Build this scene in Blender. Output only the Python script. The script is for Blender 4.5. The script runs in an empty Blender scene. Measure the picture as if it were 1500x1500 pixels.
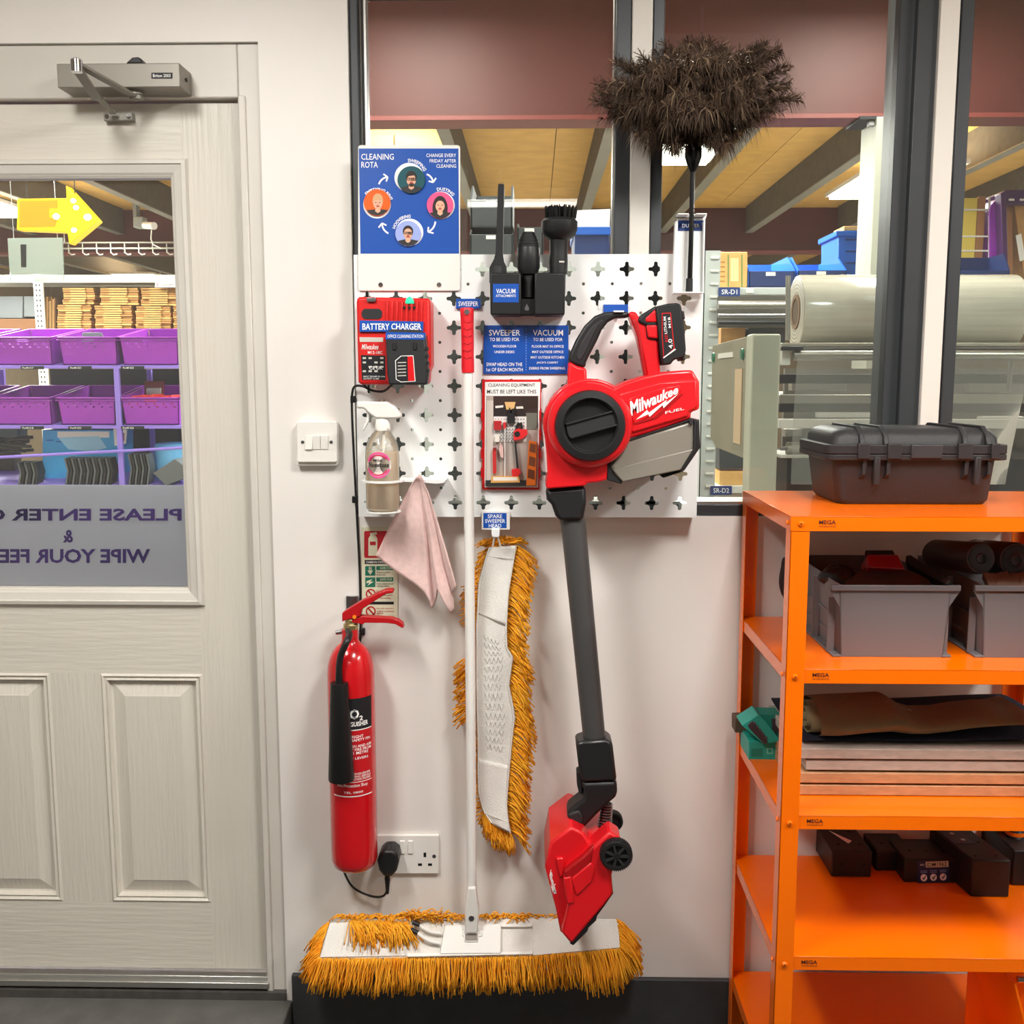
import bpy, bmesh, math, random
from mathutils import Vector, Matrix, Euler
random.seed(11)
S = bpy.context.scene
C = S.collection

# ---------------------------------------------------------------- camera
CAM_Y, CAM_Z, F = -2.25, 1.54, 1500.0
PITCH, YAW = math.radians(7.41), math.radians(1.2)
cam_d = bpy.data.cameras.new('camera')
cam_d.sensor_width = 36.0; cam_d.lens = 36.0 * F / 1500.0
cam_d.clip_start = 0.05; cam_d.clip_end = 60
cam = bpy.data.objects.new('camera', cam_d); C.objects.link(cam)
cam.location = (0, CAM_Y, CAM_Z)
cam.rotation_euler = (math.pi/2 - PITCH, 0, YAW)
S.camera = cam

# ---------------------------------------------------------------- view, world
S.view_settings.view_transform = 'Standard'
S.view_settings.look = 'None'
S.view_settings.gamma = 1.0
S.view_settings.use_curve_mapping = False
S.view_settings.exposure = 0.27
wd = bpy.data.worlds.new('world'); S.world = wd; wd.use_nodes = True
wd.node_tree.nodes['Background'].inputs[0].default_value = (0.9, 0.95, 1.0, 1)
wd.node_tree.nodes['Background'].inputs[1].default_value = 0.25

# ---------------------------------------------------------------- room lamps and added fill (ceiling panels; their housings are built below)
def area(loc, sx, sy, power, col=(1, 0.95, 0.88), rot=(0, 0, 0)):
    l = bpy.data.lights.new('ceiling_panel_light', 'AREA'); l.shape = 'RECTANGLE'
    l.size = sx; l.size_y = sy; l.energy = power; l.color = col
    o = bpy.data.objects.new('ceiling_panel_light', l); C.objects.link(o)
    o.location = loc; o.rotation_euler = rot
    return o
FRONT_LAMPS = [(-0.88, -1.35, 0.25, 0.9), (0.55, -1.38, 0.30, 0.52), (2.02, -1.3, 0.20, 0.9), (-0.2, -3.9, 0.9, 0.2)]  # the last one is a weak fill added behind the viewer
FZ = 2.62
for (x, y, a, b), pw in zip(FRONT_LAMPS, (25, 27, 30, 4)):
    area((x, y, FZ - 0.055), a, b, pw, (1, 0.976, 0.938))
REAR_LAMPS = [(0.63, 2.45), (1.90, 3.42), (-0.72, 3.55), (-2.72, 2.7), (-3.38, 4.0), (3.22, 2.6), (-0.72, 7.6), (1.25, 7.6), (-2.7, 8.2), (-4.03, 8.6), (-0.45, 0.95), (1.25, 0.95), (-1.9, 0.95)]
RZ, RZN = 2.60, 2.93
for (x, y) in REAR_LAMPS:
    near = y < 1.7  # near-bay lamps are added out of view to light the beam and goods
    area((x, y, (RZN if near else RZ) - 0.05), 0.4, 0.9, 26 if near else 62, (1, 0.97, 0.9))
    if not near: area((x, y, RZ + 0.003), 0.4, 0.9, 11, (1, 0.95, 0.85), (math.pi, 0, 0))  # upward light added above each housing to brighten the ceiling boards

# ---------------------------------------------------------------- helpers
_R = Euler((math.pi/2 - PITCH, 0, YAW)).to_matrix()
_CP = Vector((0, CAM_Y, CAM_Z))
def P(x, y, Y=0.0):
    """photo pixel -> point on the vertical plane at depth Y (distance given by what the thing touches)"""
    d = _R @ Vector(((x-750)/F, -(y-750)/F, -1.0))
    return _CP + d * ((Y - CAM_Y) / d.y)
def PZ(x, y, Z):
    """photo pixel -> point on the horizontal plane at height Z"""
    d = _R @ Vector(((x-750)/F, -(y-750)/F, -1.0))
    return _CP + d * ((Z - CAM_Z) / d.z)
def crop(x0, y0, s):
    return lambda pts: [(x0 + a/s, y0 + b/s) for a, b in pts]
def px2m(Y=0.0): return (P(751, 600, Y) - P(750, 600, Y)).length

def lin(h):
    h = h.lstrip('#'); v = [int(h[i:i+2], 16)/255 for i in (0, 2, 4)]
    return tuple((c/12.92 if c <= 0.04045 else ((c+0.055)/1.055)**2.4) for c in v) + (1.0,)
_M = {}
def M(name, hexc='#808080', rough=0.5, metal=0.0, var=0.0, vs=8.0, bump=0.0, bs=60.0, coat=0.0, stretch=None, trans=0.0, alpha=1.0, spec=0.5, emit=0.0, ior=1.45, hex2=None, sheen=0.0):
    if name in _M: return _M[name]
    m = bpy.data.materials.new(name); m.use_nodes = True
    nt = m.node_tree; b = nt.nodes['Principled BSDF']
    c = lin(hexc)
    b.inputs['Base Color'].default_value = c; b.inputs['Roughness'].default_value = rough
    b.inputs['Metallic'].default_value = metal; b.inputs['Specular IOR Level'].default_value = spec
    b.inputs['Coat Weight'].default_value = coat; b.inputs['Coat Roughness'].default_value = 0.08
    b.inputs['Transmission Weight'].default_value = trans; b.inputs['Alpha'].default_value = alpha; b.inputs['IOR'].default_value = ior
    if sheen: b.inputs['Sheen Weight'].default_value = sheen
    if emit: b.inputs['Emission Color'].default_value = c; b.inputs['Emission Strength'].default_value = emit
    if var or bump or hex2:
        tc = nt.nodes.new('ShaderNodeTexCoord'); mp = nt.nodes.new('ShaderNodeMapping')
        nt.links.new(tc.outputs['Object'], mp.inputs[0])
        if stretch: mp.inputs['Scale'].default_value = stretch
    if var or hex2:
        n = nt.nodes.new('ShaderNodeTexNoise'); n.inputs['Scale'].default_value = vs; n.inputs['Detail'].default_value = 6
        nt.links.new(mp.outputs[0], n.inputs['Vector'])
        r = nt.nodes.new('ShaderNodeValToRGB'); r.color_ramp.elements[0].position = 0.3; r.color_ramp.elements[1].position = 0.7
        c2 = lin(hex2) if hex2 else tuple(min(1, k*(1+var)) for k in c[:3]) + (1,)
        c1 = c if hex2 else tuple(k*(1-var) for k in c[:3]) + (1,)
        r.color_ramp.elements[0].color = c1; r.color_ramp.elements[1].color = c2
        nt.links.new(n.outputs[0], r.inputs[0]); nt.links.new(r.outputs[0], b.inputs['Base Color'])
    if bump:
        n2 = nt.nodes.new('ShaderNodeTexNoise'); n2.inputs['Scale'].default_value = bs; n2.inputs['Detail'].default_value = 4
        nt.links.new(mp.outputs[0], n2.inputs['Vector'])
        bp = nt.nodes.new('ShaderNodeBump'); bp.inputs['Strength'].default_value = bump; bp.inputs['Distance'].default_value = 0.004
        nt.links.new(n2.outputs[0], bp.inputs['Height']); nt.links.new(bp.outputs[0], b.inputs['Normal'])
    _M[name] = m
    return m
def glass(name, tint='#ffffff', refl=0.06, rough=0.0, haze=0.0, hazec='#ffffff'):
    """clear sheet: transparent, with a Fresnel reflection and optional dusty haze"""
    if name in _M: return _M[name]
    m = bpy.data.materials.new(name); m.use_nodes = True; nt = m.node_tree; nt.nodes.clear()
    out = nt.nodes.new('ShaderNodeOutputMaterial'); mix = nt.nodes.new('ShaderNodeMixShader')
    tr = nt.nodes.new('ShaderNodeBsdfTransparent'); tr.inputs[0].default_value = lin(tint)
    gl = nt.nodes.new('ShaderNodeBsdfGlossy'); gl.inputs['Roughness'].default_value = rough
    lw = nt.nodes.new('ShaderNodeFresnel'); lw.inputs[0].default_value = 1.33 + refl
    nt.links.new(lw.outputs[0], mix.inputs[0]); nt.links.new(gl.outputs[0], mix.inputs[2])
    if haze:
        df = nt.nodes.new('ShaderNodeBsdfDiffuse'); df.inputs[0].default_value = lin(hazec)
        m2 = nt.nodes.new('ShaderNodeMixShader'); m2.inputs[0].default_value = haze
        nt.links.new(tr.outputs[0], m2.inputs[1]); nt.links.new(df.outputs[0], m2.inputs[2])
        nt.links.new(m2.outputs[0], mix.inputs[1])
    else:
        nt.links.new(tr.outputs[0], mix.inputs[1])
    nt.links.new(mix.outputs[0], out.inputs[0]); _M[name] = m
    return m

def V3(p): return Vector(p)
class MB:
    def __init__(s): s.v = []; s.f = []
    def add(s, vs, fs):
        o = len(s.v); s.v += [Vector(p) for p in vs]; s.f += [tuple(i+o for i in f) for f in fs]; return s
    def box(s, a, b):
        x0, x1 = sorted((a[0], b[0])); y0, y1 = sorted((a[1], b[1])); z0, z1 = sorted((a[2], b[2]))
        return s.add([(x0,y0,z0),(x1,y0,z0),(x1,y1,z0),(x0,y1,z0),(x0,y0,z1),(x1,y0,z1),(x1,y1,z1),(x0,y1,z1)],
                     [(0,3,2,1),(4,5,6,7),(0,1,5,4),(1,2,6,5),(2,3,7,6),(3,0,4,7)])
    def loft(s, *rings, caps=True):
        n = len(rings[0]); vs = [p for r in rings for p in r]; fs = []
        for k in range(len(rings)-1):
            for i in range(n):
                j = (i+1) % n; fs.append((k*n+i, k*n+j, (k+1)*n+j, (k+1)*n+i))
        if caps: fs.append(tuple(range(n-1, -1, -1))); fs.append(tuple((len(rings)-1)*n+i for i in range(n)))
        return s.add(vs, fs)
    def prism(s, px, Y0, Y1):
        """outline in photo pixels on plane Y0, extruded straight back to Y1"""
        a = [P(x, y, Y0) for x, y in px]
        return s.loft(a, [Vector((p.x, Y1, p.z)) for p in a])
    def rect(s, x0, y0, x1, y1, Y0, Y1):
        return s.prism([(x0,y0),(x1,y0),(x1,y1),(x0,y1)], Y0, Y1)
    def rrect(s, x0, y0, x1, y1, r, Y0, Y1, n=4):
        return s.prism(rrpts(x0, y0, x1, y1, r, n), Y0, Y1)
    def disc(s, x, y, r, Y0, Y1, n=24, ry=None):
        ry = ry or r
        return s.prism([(x+r*math.cos(2*math.pi*k/n), y+ry*math.sin(2*math.pi*k/n)) for k in range(n)], Y0, Y1)
    def tube(s, path, rad, n=10, sx=1.0):
        path = [Vector(p) for p in path]; N = len(path)
        rads = rad if isinstance(rad, (list, tuple)) else [rad]*N
        t0 = (path[1]-path[0]).normalized()
        up = Vector((0,1,0)) if abs(t0.y) < 0.9 else Vector((1,0,0))
        u = t0.cross(up).normalized(); rings = []
        for i, p in enumerate(path):
            t = (path[min(i+1, N-1)] - path[max(i-1, 0)])
            t = t.normalized() if t.length > 1e-9 else t0
            u = (u - t*u.dot(t)).normalized(); w = t.cross(u)
            rings.append([p + (u*math.cos(2*math.pi*k/n)*sx + w*math.sin(2*math.pi*k/n))*rads[i] for k in range(n)])
        return s.loft(*rings)
    def lathe(s, prof, o, ax=(0,0,1), n=24, sx=1.0, sy=1.0, a0=0.0, a1=None):
        o = Vector(o); ax = Vector(ax).normalized()
        u = ax.orthogonal().normalized() if abs(ax.z) < 0.99 else Vector((1,0,0)); w = ax.cross(u)
        if a1 is None:
            rings = [[o + ax*h + (u*math.cos(2*math.pi*k/n)*sx + w*math.sin(2*math.pi*k/n)*sy)*max(r, 1e-5) for k in range(n)] for r, h in prof]
            return s.loft(*rings)
        vs = []; fs = []
        for r, h in prof:
            for k in range(n+1):
                a = a0 + (a1-a0)*k/n; vs.append(o + ax*h + (u*math.cos(a)+w*math.sin(a))*r)
        for i in range(len(prof)-1):
            for k in range(n): q = i*(n+1)+k; fs.append((q, q+1, q+n+2, q+n+1))
        return s.add(vs, fs)
    def grid(s, fn, nu, nv):
        vs = [fn(i/nu, j/nv) for j in range(nv+1) for i in range(nu+1)]
        fs = [(j*(nu+1)+i, j*(nu+1)+i+1, (j+1)*(nu+1)+i+1, (j+1)*(nu+1)+i) for j in range(nv) for i in range(nu)]
        return s.add(vs, fs)
    def build(s, name, mat, parent=None, bevel=0.0, smooth=35, seg=2, kind=None, solid=0.0, subsurf=0):
        me = bpy.data.meshes.new(name); me.from_pydata([tuple(p) for p in s.v], [], s.f)
        bm = bmesh.new(); bm.from_mesh(me); bmesh.ops.recalc_face_normals(bm, faces=bm.faces); bm.to_mesh(me); bm.free()
        if smooth:
            me.polygons.foreach_set('use_smooth', [True]*len(me.polygons)); me.set_sharp_from_angle(angle=math.radians(smooth))
        me.materials.append(M(mat) if isinstance(mat, str) else mat)
        o = bpy.data.objects.new(name, me); C.objects.link(o)
        if parent is not None: o.parent = parent
        if solid:
            md = o.modifiers.new('solid', 'SOLIDIFY'); md.thickness = solid; md.offset = 0
        if bevel:
            md = o.modifiers.new('bevel', 'BEVEL'); md.width = bevel; md.segments = seg; md.limit_method = 'ANGLE'; md.angle_limit = math.radians(40)
        if subsurf:
            md = o.modifiers.new('sub', 'SUBSURF'); md.levels = subsurf; md.render_levels = subsurf
        if kind: o['kind'] = kind
        return o
def rrpts(x0, y0, x1, y1, r, n=4):
    r = min(r, (x1-x0)/2, (y1-y0)/2); pts = []
    for cx, cy, a in ((x1-r, y0+r, -90), (x1-r, y1-r, 0), (x0+r, y1-r, 90), (x0+r, y0+r, 180)):
        for k in range(n+1):
            t = math.radians(a + 90*k/n); pts.append((cx+r*math.cos(t), cy+r*math.sin(t)))
    return pts
_things = []
def thing(name, label, cat, group=None):
    o = bpy.data.objects.new(name, None); C.objects.link(o); o.empty_display_size = 0.05
    o['label'] = label; o['category'] = cat
    if group: o['group'] = group
    _things.append(o); return o
def tag(o, label, cat, group=None):
    o['label'] = label; o['category'] = cat
    if group: o['group'] = group
    _things.append(o); return o
def struct(o): o['kind'] = 'structure'; return o
def settle(o):
    """move a thing's origin to the middle of its base"""
    bb = []
    def walk(c):
        if c.type == 'MESH': bb.extend(v.co for v in c.data.vertices)
        for k in c.children: walk(k)
    walk(o)
    if not bb: return
    lo = [min(p[i] for p in bb) for i in range(3)]; hi = [max(p[i] for p in bb) for i in range(3)]
    base = Vector(((lo[0]+hi[0])/2, (lo[1]+hi[1])/2, lo[2]))
    if o.type == 'MESH':
        o.data.transform(Matrix.Translation(-base))
    for k in o.children: k.location = k.location - base
    o.location = base
_kids = {}
def copy_tree(o, parent=None):
    c = o.copy(); C.objects.link(c)
    if parent is not None: c.parent = parent
    for k in list(o.children): copy_tree(k, c)
    return c
def clone(root, loc, label, rotz=None, group=None):
    c = copy_tree(root); c.location = loc; c['label'] = label
    if rotz is not None: c.rotation_euler = (0, 0, rotz)
    if group: c['group'] = group
    return c

# lettering: the built-in font turned into a thin mesh, mapped onto a surface
def text_mesh(s, bold=0.0, spacing=1.0, shear=0.0):
    cu = bpy.data.curves.new('lettering', 'FONT'); cu.body = s; cu.size = 1.0; cu.resolution_u = 2
    cu.offset = bold; cu.space_character = spacing; cu.shear = shear
    ob = bpy.data.objects.new('lettering', cu); me = bpy.data.meshes.new_from_object(ob)
    vs = [v.co.copy() for v in me.vertices]; fs = [tuple(p.vertices) for p in me.polygons]
    bpy.data.objects.remove(ob); bpy.data.curves.remove(cu); bpy.data.meshes.remove(me)
    if not vs: return [], []
    x0 = min(v.x for v in vs); x1 = max(v.x for v in vs); y0 = min(v.y for v in vs); y1 = max(v.y for v in vs)
    return [((v.x-x0)/(x1-x0), (v.y-y0)/(y1-y0)) for v in vs], fs
def text(s, q, Y, mat, parent, bold=0.0, name='lettering', spacing=1.0, shear=0.0, fn=None):
    """q = (x0, y0, x1, y1) box in photo pixels on the plane Y (or four corners tl,tr,br,bl)"""
    if q is not None:
        hgt = abs(q[3]-q[1]) if not isinstance(q[0], (tuple, list)) else math.dist(q[0], q[3])
        if hgt < 9: bold = min(bold, 0.006)
    uv, fs = text_mesh(s, bold, spacing, shear)
    if not uv: return
    if fn is None:
        if len(q) == 4 and not isinstance(q[0], (tuple, list)):
            x0, y0, x1, y1 = q; q = [(x0,y0),(x1,y0),(x1,y1),(x0,y1)]
        Ys = Y if isinstance(Y, (tuple, list)) else (Y,)*4
        tl, tr, br, bl = [P(a[0], a[1], Ys[i]) for i, a in enumerate(q)]
        fn = lambda u, v: (bl*(1-u)+br*u)*(1-v) + (tl*(1-u)+tr*u)*v
    return MB().add([fn(u, v) for u, v in uv], fs).build(name, mat, parent, smooth=0)

def sheet_with_holes(outer, holes, y_front, thick, name, mat, parent, bevel=0.0):
    """flat sheet in the XZ plane with real holes; outer / holes are lists of (x, z)"""
    cu = bpy.data.curves.new('sheet', 'CURVE'); cu.dimensions = '2D'; cu.fill_mode = 'BOTH'; cu.extrude = thick/2
    for lp in [outer] + holes:
        sp = cu.splines.new('POLY'); sp.points.add(len(lp)-1); sp.use_cyclic_u = True
        for p, (x, z) in zip(sp.points, lp): p.co = (x, z, 0, 1)
    ob = bpy.data.objects.new('sheet', cu); me = bpy.data.meshes.new_from_object(ob)
    b = MB(); b.add([(v.co.x, y_front + thick/2 - v.co.z, v.co.y) for v in me.vertices], [tuple(p.vertices) for p in me.polygons])
    bpy.data.objects.remove(ob); bpy.data.curves.remove(cu); bpy.data.meshes.remove(me)
    return b.build(name, mat, parent, smooth=0, bevel=bevel)
def smoothpath(pts, n=8):
    out = []
    for i in range(len(pts)-1):
        p0 = pts[max(i-1, 0)]; p1 = pts[i]; p2 = pts[i+1]; p3 = pts[min(i+2, len(pts)-1)]
        for k in range(n):
            t = k/n; out.append(0.5*((2*p1)+(p2-p0)*t+(2*p0-5*p1+4*p2-p3)*t*t+(3*p1-p0-3*p2+p3)*t**3))
    out.append(pts[-1]); return out
def ell(cx, cy, rx, ry, n=20): return [(cx+rx*math.cos(2*math.pi*k/n), cy+ry*math.sin(2*math.pi*k/n)) for k in range(n)]
# ================================================================ materials
M('plaster', '#e9e5e0', 0.45, var=0.03, vs=3, bump=0.12, bs=35)
M('plinth', '#3b3b3d', 0.55, var=0.1, vs=20, bump=0.1, bs=80)
M('floor_vinyl', '#3a3a39', 0.4, var=0.18, vs=12, bump=0.05)
M('door_white', '#d6d1c6', 0.38, var=0.03, vs=5, bump=0.45, bs=42, stretch=(3.0, 1.0, 0.22))
M('door_white_rail', '#d6d1c6', 0.38, var=0.03, vs=5, bump=0.3, bs=42, stretch=(0.22, 1.0, 3.0))
M('frame_paint', '#d3cfc7', 0.4, var=0.03, vs=6, bump=0.08)
M('dark_alu', '#3d4043', 0.4, metal=0.2, var=0.06)
M('alu', '#b9b9b6', 0.32, metal=0.9, var=0.05)
M('post_white', '#ddd8d0', 0.5, bump=0.06)
M('black_gap', '#0a0a0a', 0.9)
M('steel', '#9c9ca0', 0.3, metal=1.0)
M('chrome', '#c8c8cc', 0.15, metal=1.0)
M('black_plastic', '#1c1c1d', 0.42)
M('black_matt', '#161617', 0.6)
M('white_plastic', '#eceae4', 0.35)
M('white_powder', '#eff1f0', 0.38)
M('ceiling_white', '#c7a974', 0.8, var=0.05, vs=2)
M('lamp_white', '#fffaf0', 0.5, emit=9.0)
M('ink', '#15151a', 0.6)
M('white_ink', '#f7f7f5', 0.6)
M('blue_print', '#1a52ae', 0.35)
M('navy_print', '#1d3a7c', 0.4)
M('red_print', '#d3161c', 0.35)

def frost_film(nm='frost_film', hexc='#d2d2dc', mix=0.5):
    m = bpy.data.materials.new(nm); m.use_nodes = True; nt = m.node_tree; nt.nodes.clear()
    out = nt.nodes.new('ShaderNodeOutputMaterial'); d = nt.nodes.new('ShaderNodeBsdfDiffuse'); t = nt.nodes.new('ShaderNodeBsdfTranslucent'); x = nt.nodes.new('ShaderNodeMixShader')
    d.inputs[0].default_value = lin(hexc); t.inputs[0].default_value = lin(hexc); x.inputs[0].default_value = mix
    nt.links.new(d.outputs[0], x.inputs[1]); nt.links.new(t.outputs[0], x.inputs[2]); nt.links.new(x.outputs[0], out.inputs[0])
    return m
# ================================================================ front room shell
WT = 0.14   # thickness of the wall with the door and the window
XL, XR, YF = -1.95, 2.35, -4.6
ZB = 0.0
sill_z = P(900, 756, 0).z
door_x1 = P(349, 152, 0.03).x; door_z1 = P(200, 152, 0.03).z; door_z0 = P(300, 1418, 0.03).z
door_cx = P(110, 987, 0.03).x; door_x0 = 2*door_cx - door_x1
jamb_x1 = P(388, 400, 0.0).x
win_x0 = P(514, 300, 0.0).x
head_z = P(200, 62, 0).z
top_z = 2.75
b = MB()
b.box((XL, 0, 0), (door_x0-0.07, WT, top_z))                       # left of the door
b.box((door_x0-0.07, 0, head_z), (jamb_x1, WT, top_z))              # over the door
b.box((jamb_x1, 0, 0), (win_x0, WT, top_z))                         # pier between door and window
b.box((win_x0, 0, 0), (XR, WT, sill_z))                             # under the window
b.box((win_x0, 0, 2.55), (XR, WT, top_z))                           # over the window
struct(b.build('wall_back', 'plaster', smooth=0))
struct(MB().box((XL-0.1, YF, -0.0), (XL, 0, top_z)).build('wall_left', M('side_wall_grey', '#b1aaa0', .7)))
struct(MB().box((XR, YF, -0.0), (XR+0.1, WT, top_z)).build('wall_right', 'side_wall_grey'))
struct(MB().box((XL-0.1, YF-0.1, 0), (XR+0.1, YF, top_z)).build('wall_front', M('back_wall_grey', '#8d867c', .7)))
struct(MB().box((XL-0.1, YF, -0.06), (XR+0.1, WT, 0)).build('floor', 'floor_vinyl'))
struct(MB().box((XL-0.1, YF, top_z), (XR+0.1, WT, top_z+0.08)).build('ceiling', 'ceiling_white'))
# lamps of the front room, behind and above the camera
for i, (x, y, a, c) in enumerate(FRONT_LAMPS):
    t = thing('ceiling_lamp', ['long white ceiling lamp above the door side of the room', 'short white ceiling lamp near the middle of the room',
              'narrow white ceiling lamp above the orange shelf side of the room', 'weak fill lamp added at the back of the room behind the viewer'][i], 'lamp', 'ceiling lamps of the front room')
    MB().box((x-a/2-0.02, y-c/2-0.02, FZ-0.04), (x+a/2+0.02, y+c/2+0.02, FZ+0.02)).build('housing', 'white_plastic', t, bevel=0.004)
    MB().box((x-a/2, y-c/2, FZ-0.05), (x+a/2, y+c/2, FZ-0.04)).build('diffuser', 'lamp_white', t)
    for sx in (-1, 1):
        MB().tube([(x, y+sx*c*0.35, FZ+0.02), (x, y+sx*c*0.35, top_z)], 0.006, 6).build('hanger', 'white_plastic', t)
# dark plinth board along the foot of the wall
pz = P(750, 1433, -0.014).z
pl_x0 = P(427, 1440, -0.014).x
struct(MB().box((pl_x0, -0.014, 0), (XR, 0, pz)).build('baseboard_back', 'plinth', bevel=0.002))
# raised dark step in front of the doorway
stz = P(250, 1462, 0.0).z
struct(MB().box((XL, -0.35, 0), (pl_x0-0.002, 0.0, stz)).build('floor_step', M('step_rubber', '#5a5a57', 0.5, var=0.2, vs=14, bump=0.15, bs=120), bevel=0.004))
b = MB(); b.box((door_x0-0.07, -0.005, stz-0.02), (jamb_x1, 0.14, P(250, 1440, 0.03).z))
struct(b.build('trim_1', M('threshold_dark', '#4c4a47', 0.5, var=0.2, vs=30)))
b = MB(); zt = P(250, 1424, 0.03).z
b.box((door_x0-0.02, -0.002, P(250, 1447, 0).z), (door_x1+0.012, 0.05, zt-0.006)); b.box((door_x0-0.02, 0.015, zt-0.008), (door_x1+0.012, 0.035, zt))
struct(b.build('trim_2', 'alu', bevel=0.002))

# ================================================================ door frame and door
fr = thing('door_frame', '', ''); del fr['label']; del fr['category']; _things.remove(fr); fr.name = 'trim_3'; fr['kind'] = 'structure'
jz = P(420, 1452, 0.01).z
MB().box((door_x1+0.006, 0.010, jz), (jamb_x1, WT, head_z)).build('jamb', 'frame_paint', fr, bevel=0.003)
MB().box((door_x1+0.006, 0.004, jz), (door_x1+0.022, 0.03, door_z1+0.01)).build('door_stop', 'frame_paint', fr, bevel=0.003)
MB().box((door_x0-0.07, 0.010, door_z1+0.006), (door_x1+0.006, WT, head_z)).build('head', 'frame_paint', fr, bevel=0.003)
MB().box((door_x0-0.07, 0.010, jz), (door_x0-0.006, WT, door_z1+0.006)).build('jamb', 'frame_paint', fr, bevel=0.003)

dr = bpy.data.objects.new('door_1', None); C.objects.link(dr); dr['kind'] = 'structure'
DY0, DY1 = 0.030, 0.074
gx1 = P(262, 500, DY0).x; gx0 = 2*door_cx - gx1
gz1 = P(120, 258, DY0).z; gz0 = P(120, 864, DY0).z
pan_z1 = P(230, 987, DY0).z; pan_z0 = P(230, 1321, DY0).z
pxa = P(153, 1100, DY0).x; pxb = P(301, 1100, DY0).x
pxc, pxd = 2*door_cx - pxb, 2*door_cx - pxa
b = MB()
b.box((door_x0, DY0, door_z0), (pxc, DY1, door_z1)); b.box((pxb, DY0, door_z0), (door_x1, DY1, door_z1))
b.build('stile', 'door_white', dr)
b = MB()
b.box((pxc, DY0, gz1), (pxb, DY1, door_z1)); b.box((pxc, DY0, pan_z1), (pxb, DY1, gz0)); b.box((pxc, DY0, door_z0), (pxb, DY1, pan_z0))
b.box((pxc, DY0, gz0), (gx0, DY1, gz1)); b.box((gx1, DY0, gz0), (pxb, DY1, gz1))
b.build('rail', 'door_white_rail', dr)
MB().box((pxd, DY0, pan_z0), (pxa, DY1, pan_z1)).build('muntin', 'door_white', dr)
def framed(x0, x1, z0, z1, prof, name, mat, parent):
    """moulding swept round a rectangle: prof = [(inset, Y), ...]"""
    b = MB(); rings = [[Vector((x0+i, y, z0+i)), Vector((x1-i, y, z0+i)), Vector((x1-i, y, z1-i)), Vector((x0+i, y, z1-i))] for i, y in prof]
    b.loft(*rings, caps=False); return b.build(name, mat, parent, smooth=0)
for (a, c) in ((pxa, pxb), (pxc, pxd)):
    framed(a, c, pan_z0, pan_z1, [(0, DY0), (0.005, DY0-0.004), (0.010, DY0+0.001), (0.015, DY0-0.002), (0.019, DY0+0.011), (0.023, DY0+0.012), (0.053, DY0+0.002), (0.054, DY0+0.001)], 'panel_moulding', 'door_white', dr)
    MB().box((a+0.054, DY0+0.001, pan_z0+0.054), (c-0.054, DY1-0.01, pan_z1-0.054)).build('raised_panel', 'door_white', dr)
framed(gx0-0.036, gx1+0.036, gz0-0.036, gz1+0.036, [(0, DY0), (0.004, DY0-0.010), (0.012, DY0-0.012), (0.014, DY0-0.008), (0.030, DY0-0.004), (0.040, DY0+0.004), (0.041, DY0+0.025)], 'glazing_bead', 'frame_paint', dr)
framed(gx0-0.0, gx1+0.0, gz0-0.0, gz1+0.0, [(0, DY0+0.006), (0.003, DY0+0.006), (0.004, DY0+0.016), (0.004, DY0+0.02)], 'gasket', 'black_matt', dr)
MB().box((gx0, DY0+0.018, gz0), (gx1, DY0+0.024, gz1)).build('glass_pane', glass('door_glass', '#f4f8f6', 0.12, haze=0.02), dr)
MB().box((gx0, DY0+0.0245, gz0), (gx1, DY0+0.026, P(120, 712, DY0).z)).build('frosted_film', frost_film(), dr)
# mirrored words cut into the film (read from the other side)
def mirrored(s, x0, y0, x1, y1, bold):
    text(s, [(x1, y0), (x0, y0), (x0, y1), (x1, y1)], DY0+0.0168, M('cut_letter', '#20202c', 0.35, hex2='#4a3a72', vs=3, var=0.1), dr, bold)
mirrored('PLEASE ENTER QUIETLY', -148, 745, 266, 766, 0.03)
mirrored('&', 92, 776, 107, 795, 0.03)
mirrored('WIPE YOUR FEET', -20, 804, 220, 825, 0.03)
M('cut_letter')

# ================================================================ window band: dark frames, white posts, panes
wn = bpy.data.objects.new('window_1', None); C.objects.link(wn); wn['kind'] = 'structure'
wt = 2.55
def X(px, Y=0.0, y=300): return P(px, y, Y).x
fz0 = sill_z
bars = [('frame_post', X(514), X(529.5, 0.02), 0.012, 0.11, 'dark_alu'), ('frame_post', X(903, 0.02, 0), X(926, 0.02, 0), 0.012, 0.11, 'dark_alu'),
        ('mullion', X(927, 0.0, 0), X(957, 0.0, 0), 0.0, WT, 'post_white'), ('frame_post', X(957, 0.02, 0), X(974, 0.02, 0), 0.012, 0.11, 'dark_alu'),
        ('frame_post', X(1322, 0.02, 0), X(1345, 0.02, 0), 0.03, 0.11, 'dark_alu'), ('frame_post', X(1346, 0.01, 0), X(1379, 0.01, 0), 0.012, 0.11, 'dark_alu'),
        ('mullion', X(1379, 0, 0), X(1408, 0, 0), 0.0, WT, 'post_white'), ('frame_post', X(1408, 0.02, 0), X(1427, 0.02, 0), 0.012, 0.11, 'dark_alu')]
for nm, x0, x1, y0, y1, mt in bars:
    MB().box((x0, y0, fz0), (x1, y1, wt)).build(nm, mt, wn, bevel=0.002)
MB().box((X(529.7, 0.02), 0.03, fz0), (X(541, 0.03), 0.06, wt)).build('inner_channel', 'alu', wn, bevel=0.001)
MB().box((X(534, 0.03), 0.026, fz0), (X(536.5, 0.03), 0.031, wt)).build('gasket', 'black_matt', wn)
MB().box((X(900, 0.03, 0), 0.03, fz0), (X(904, 0.03, 0), 0.06, wt)).build('inner_channel', 'alu', wn, bevel=0.001)
zs = P(1050, 738, 0.02).z
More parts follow.
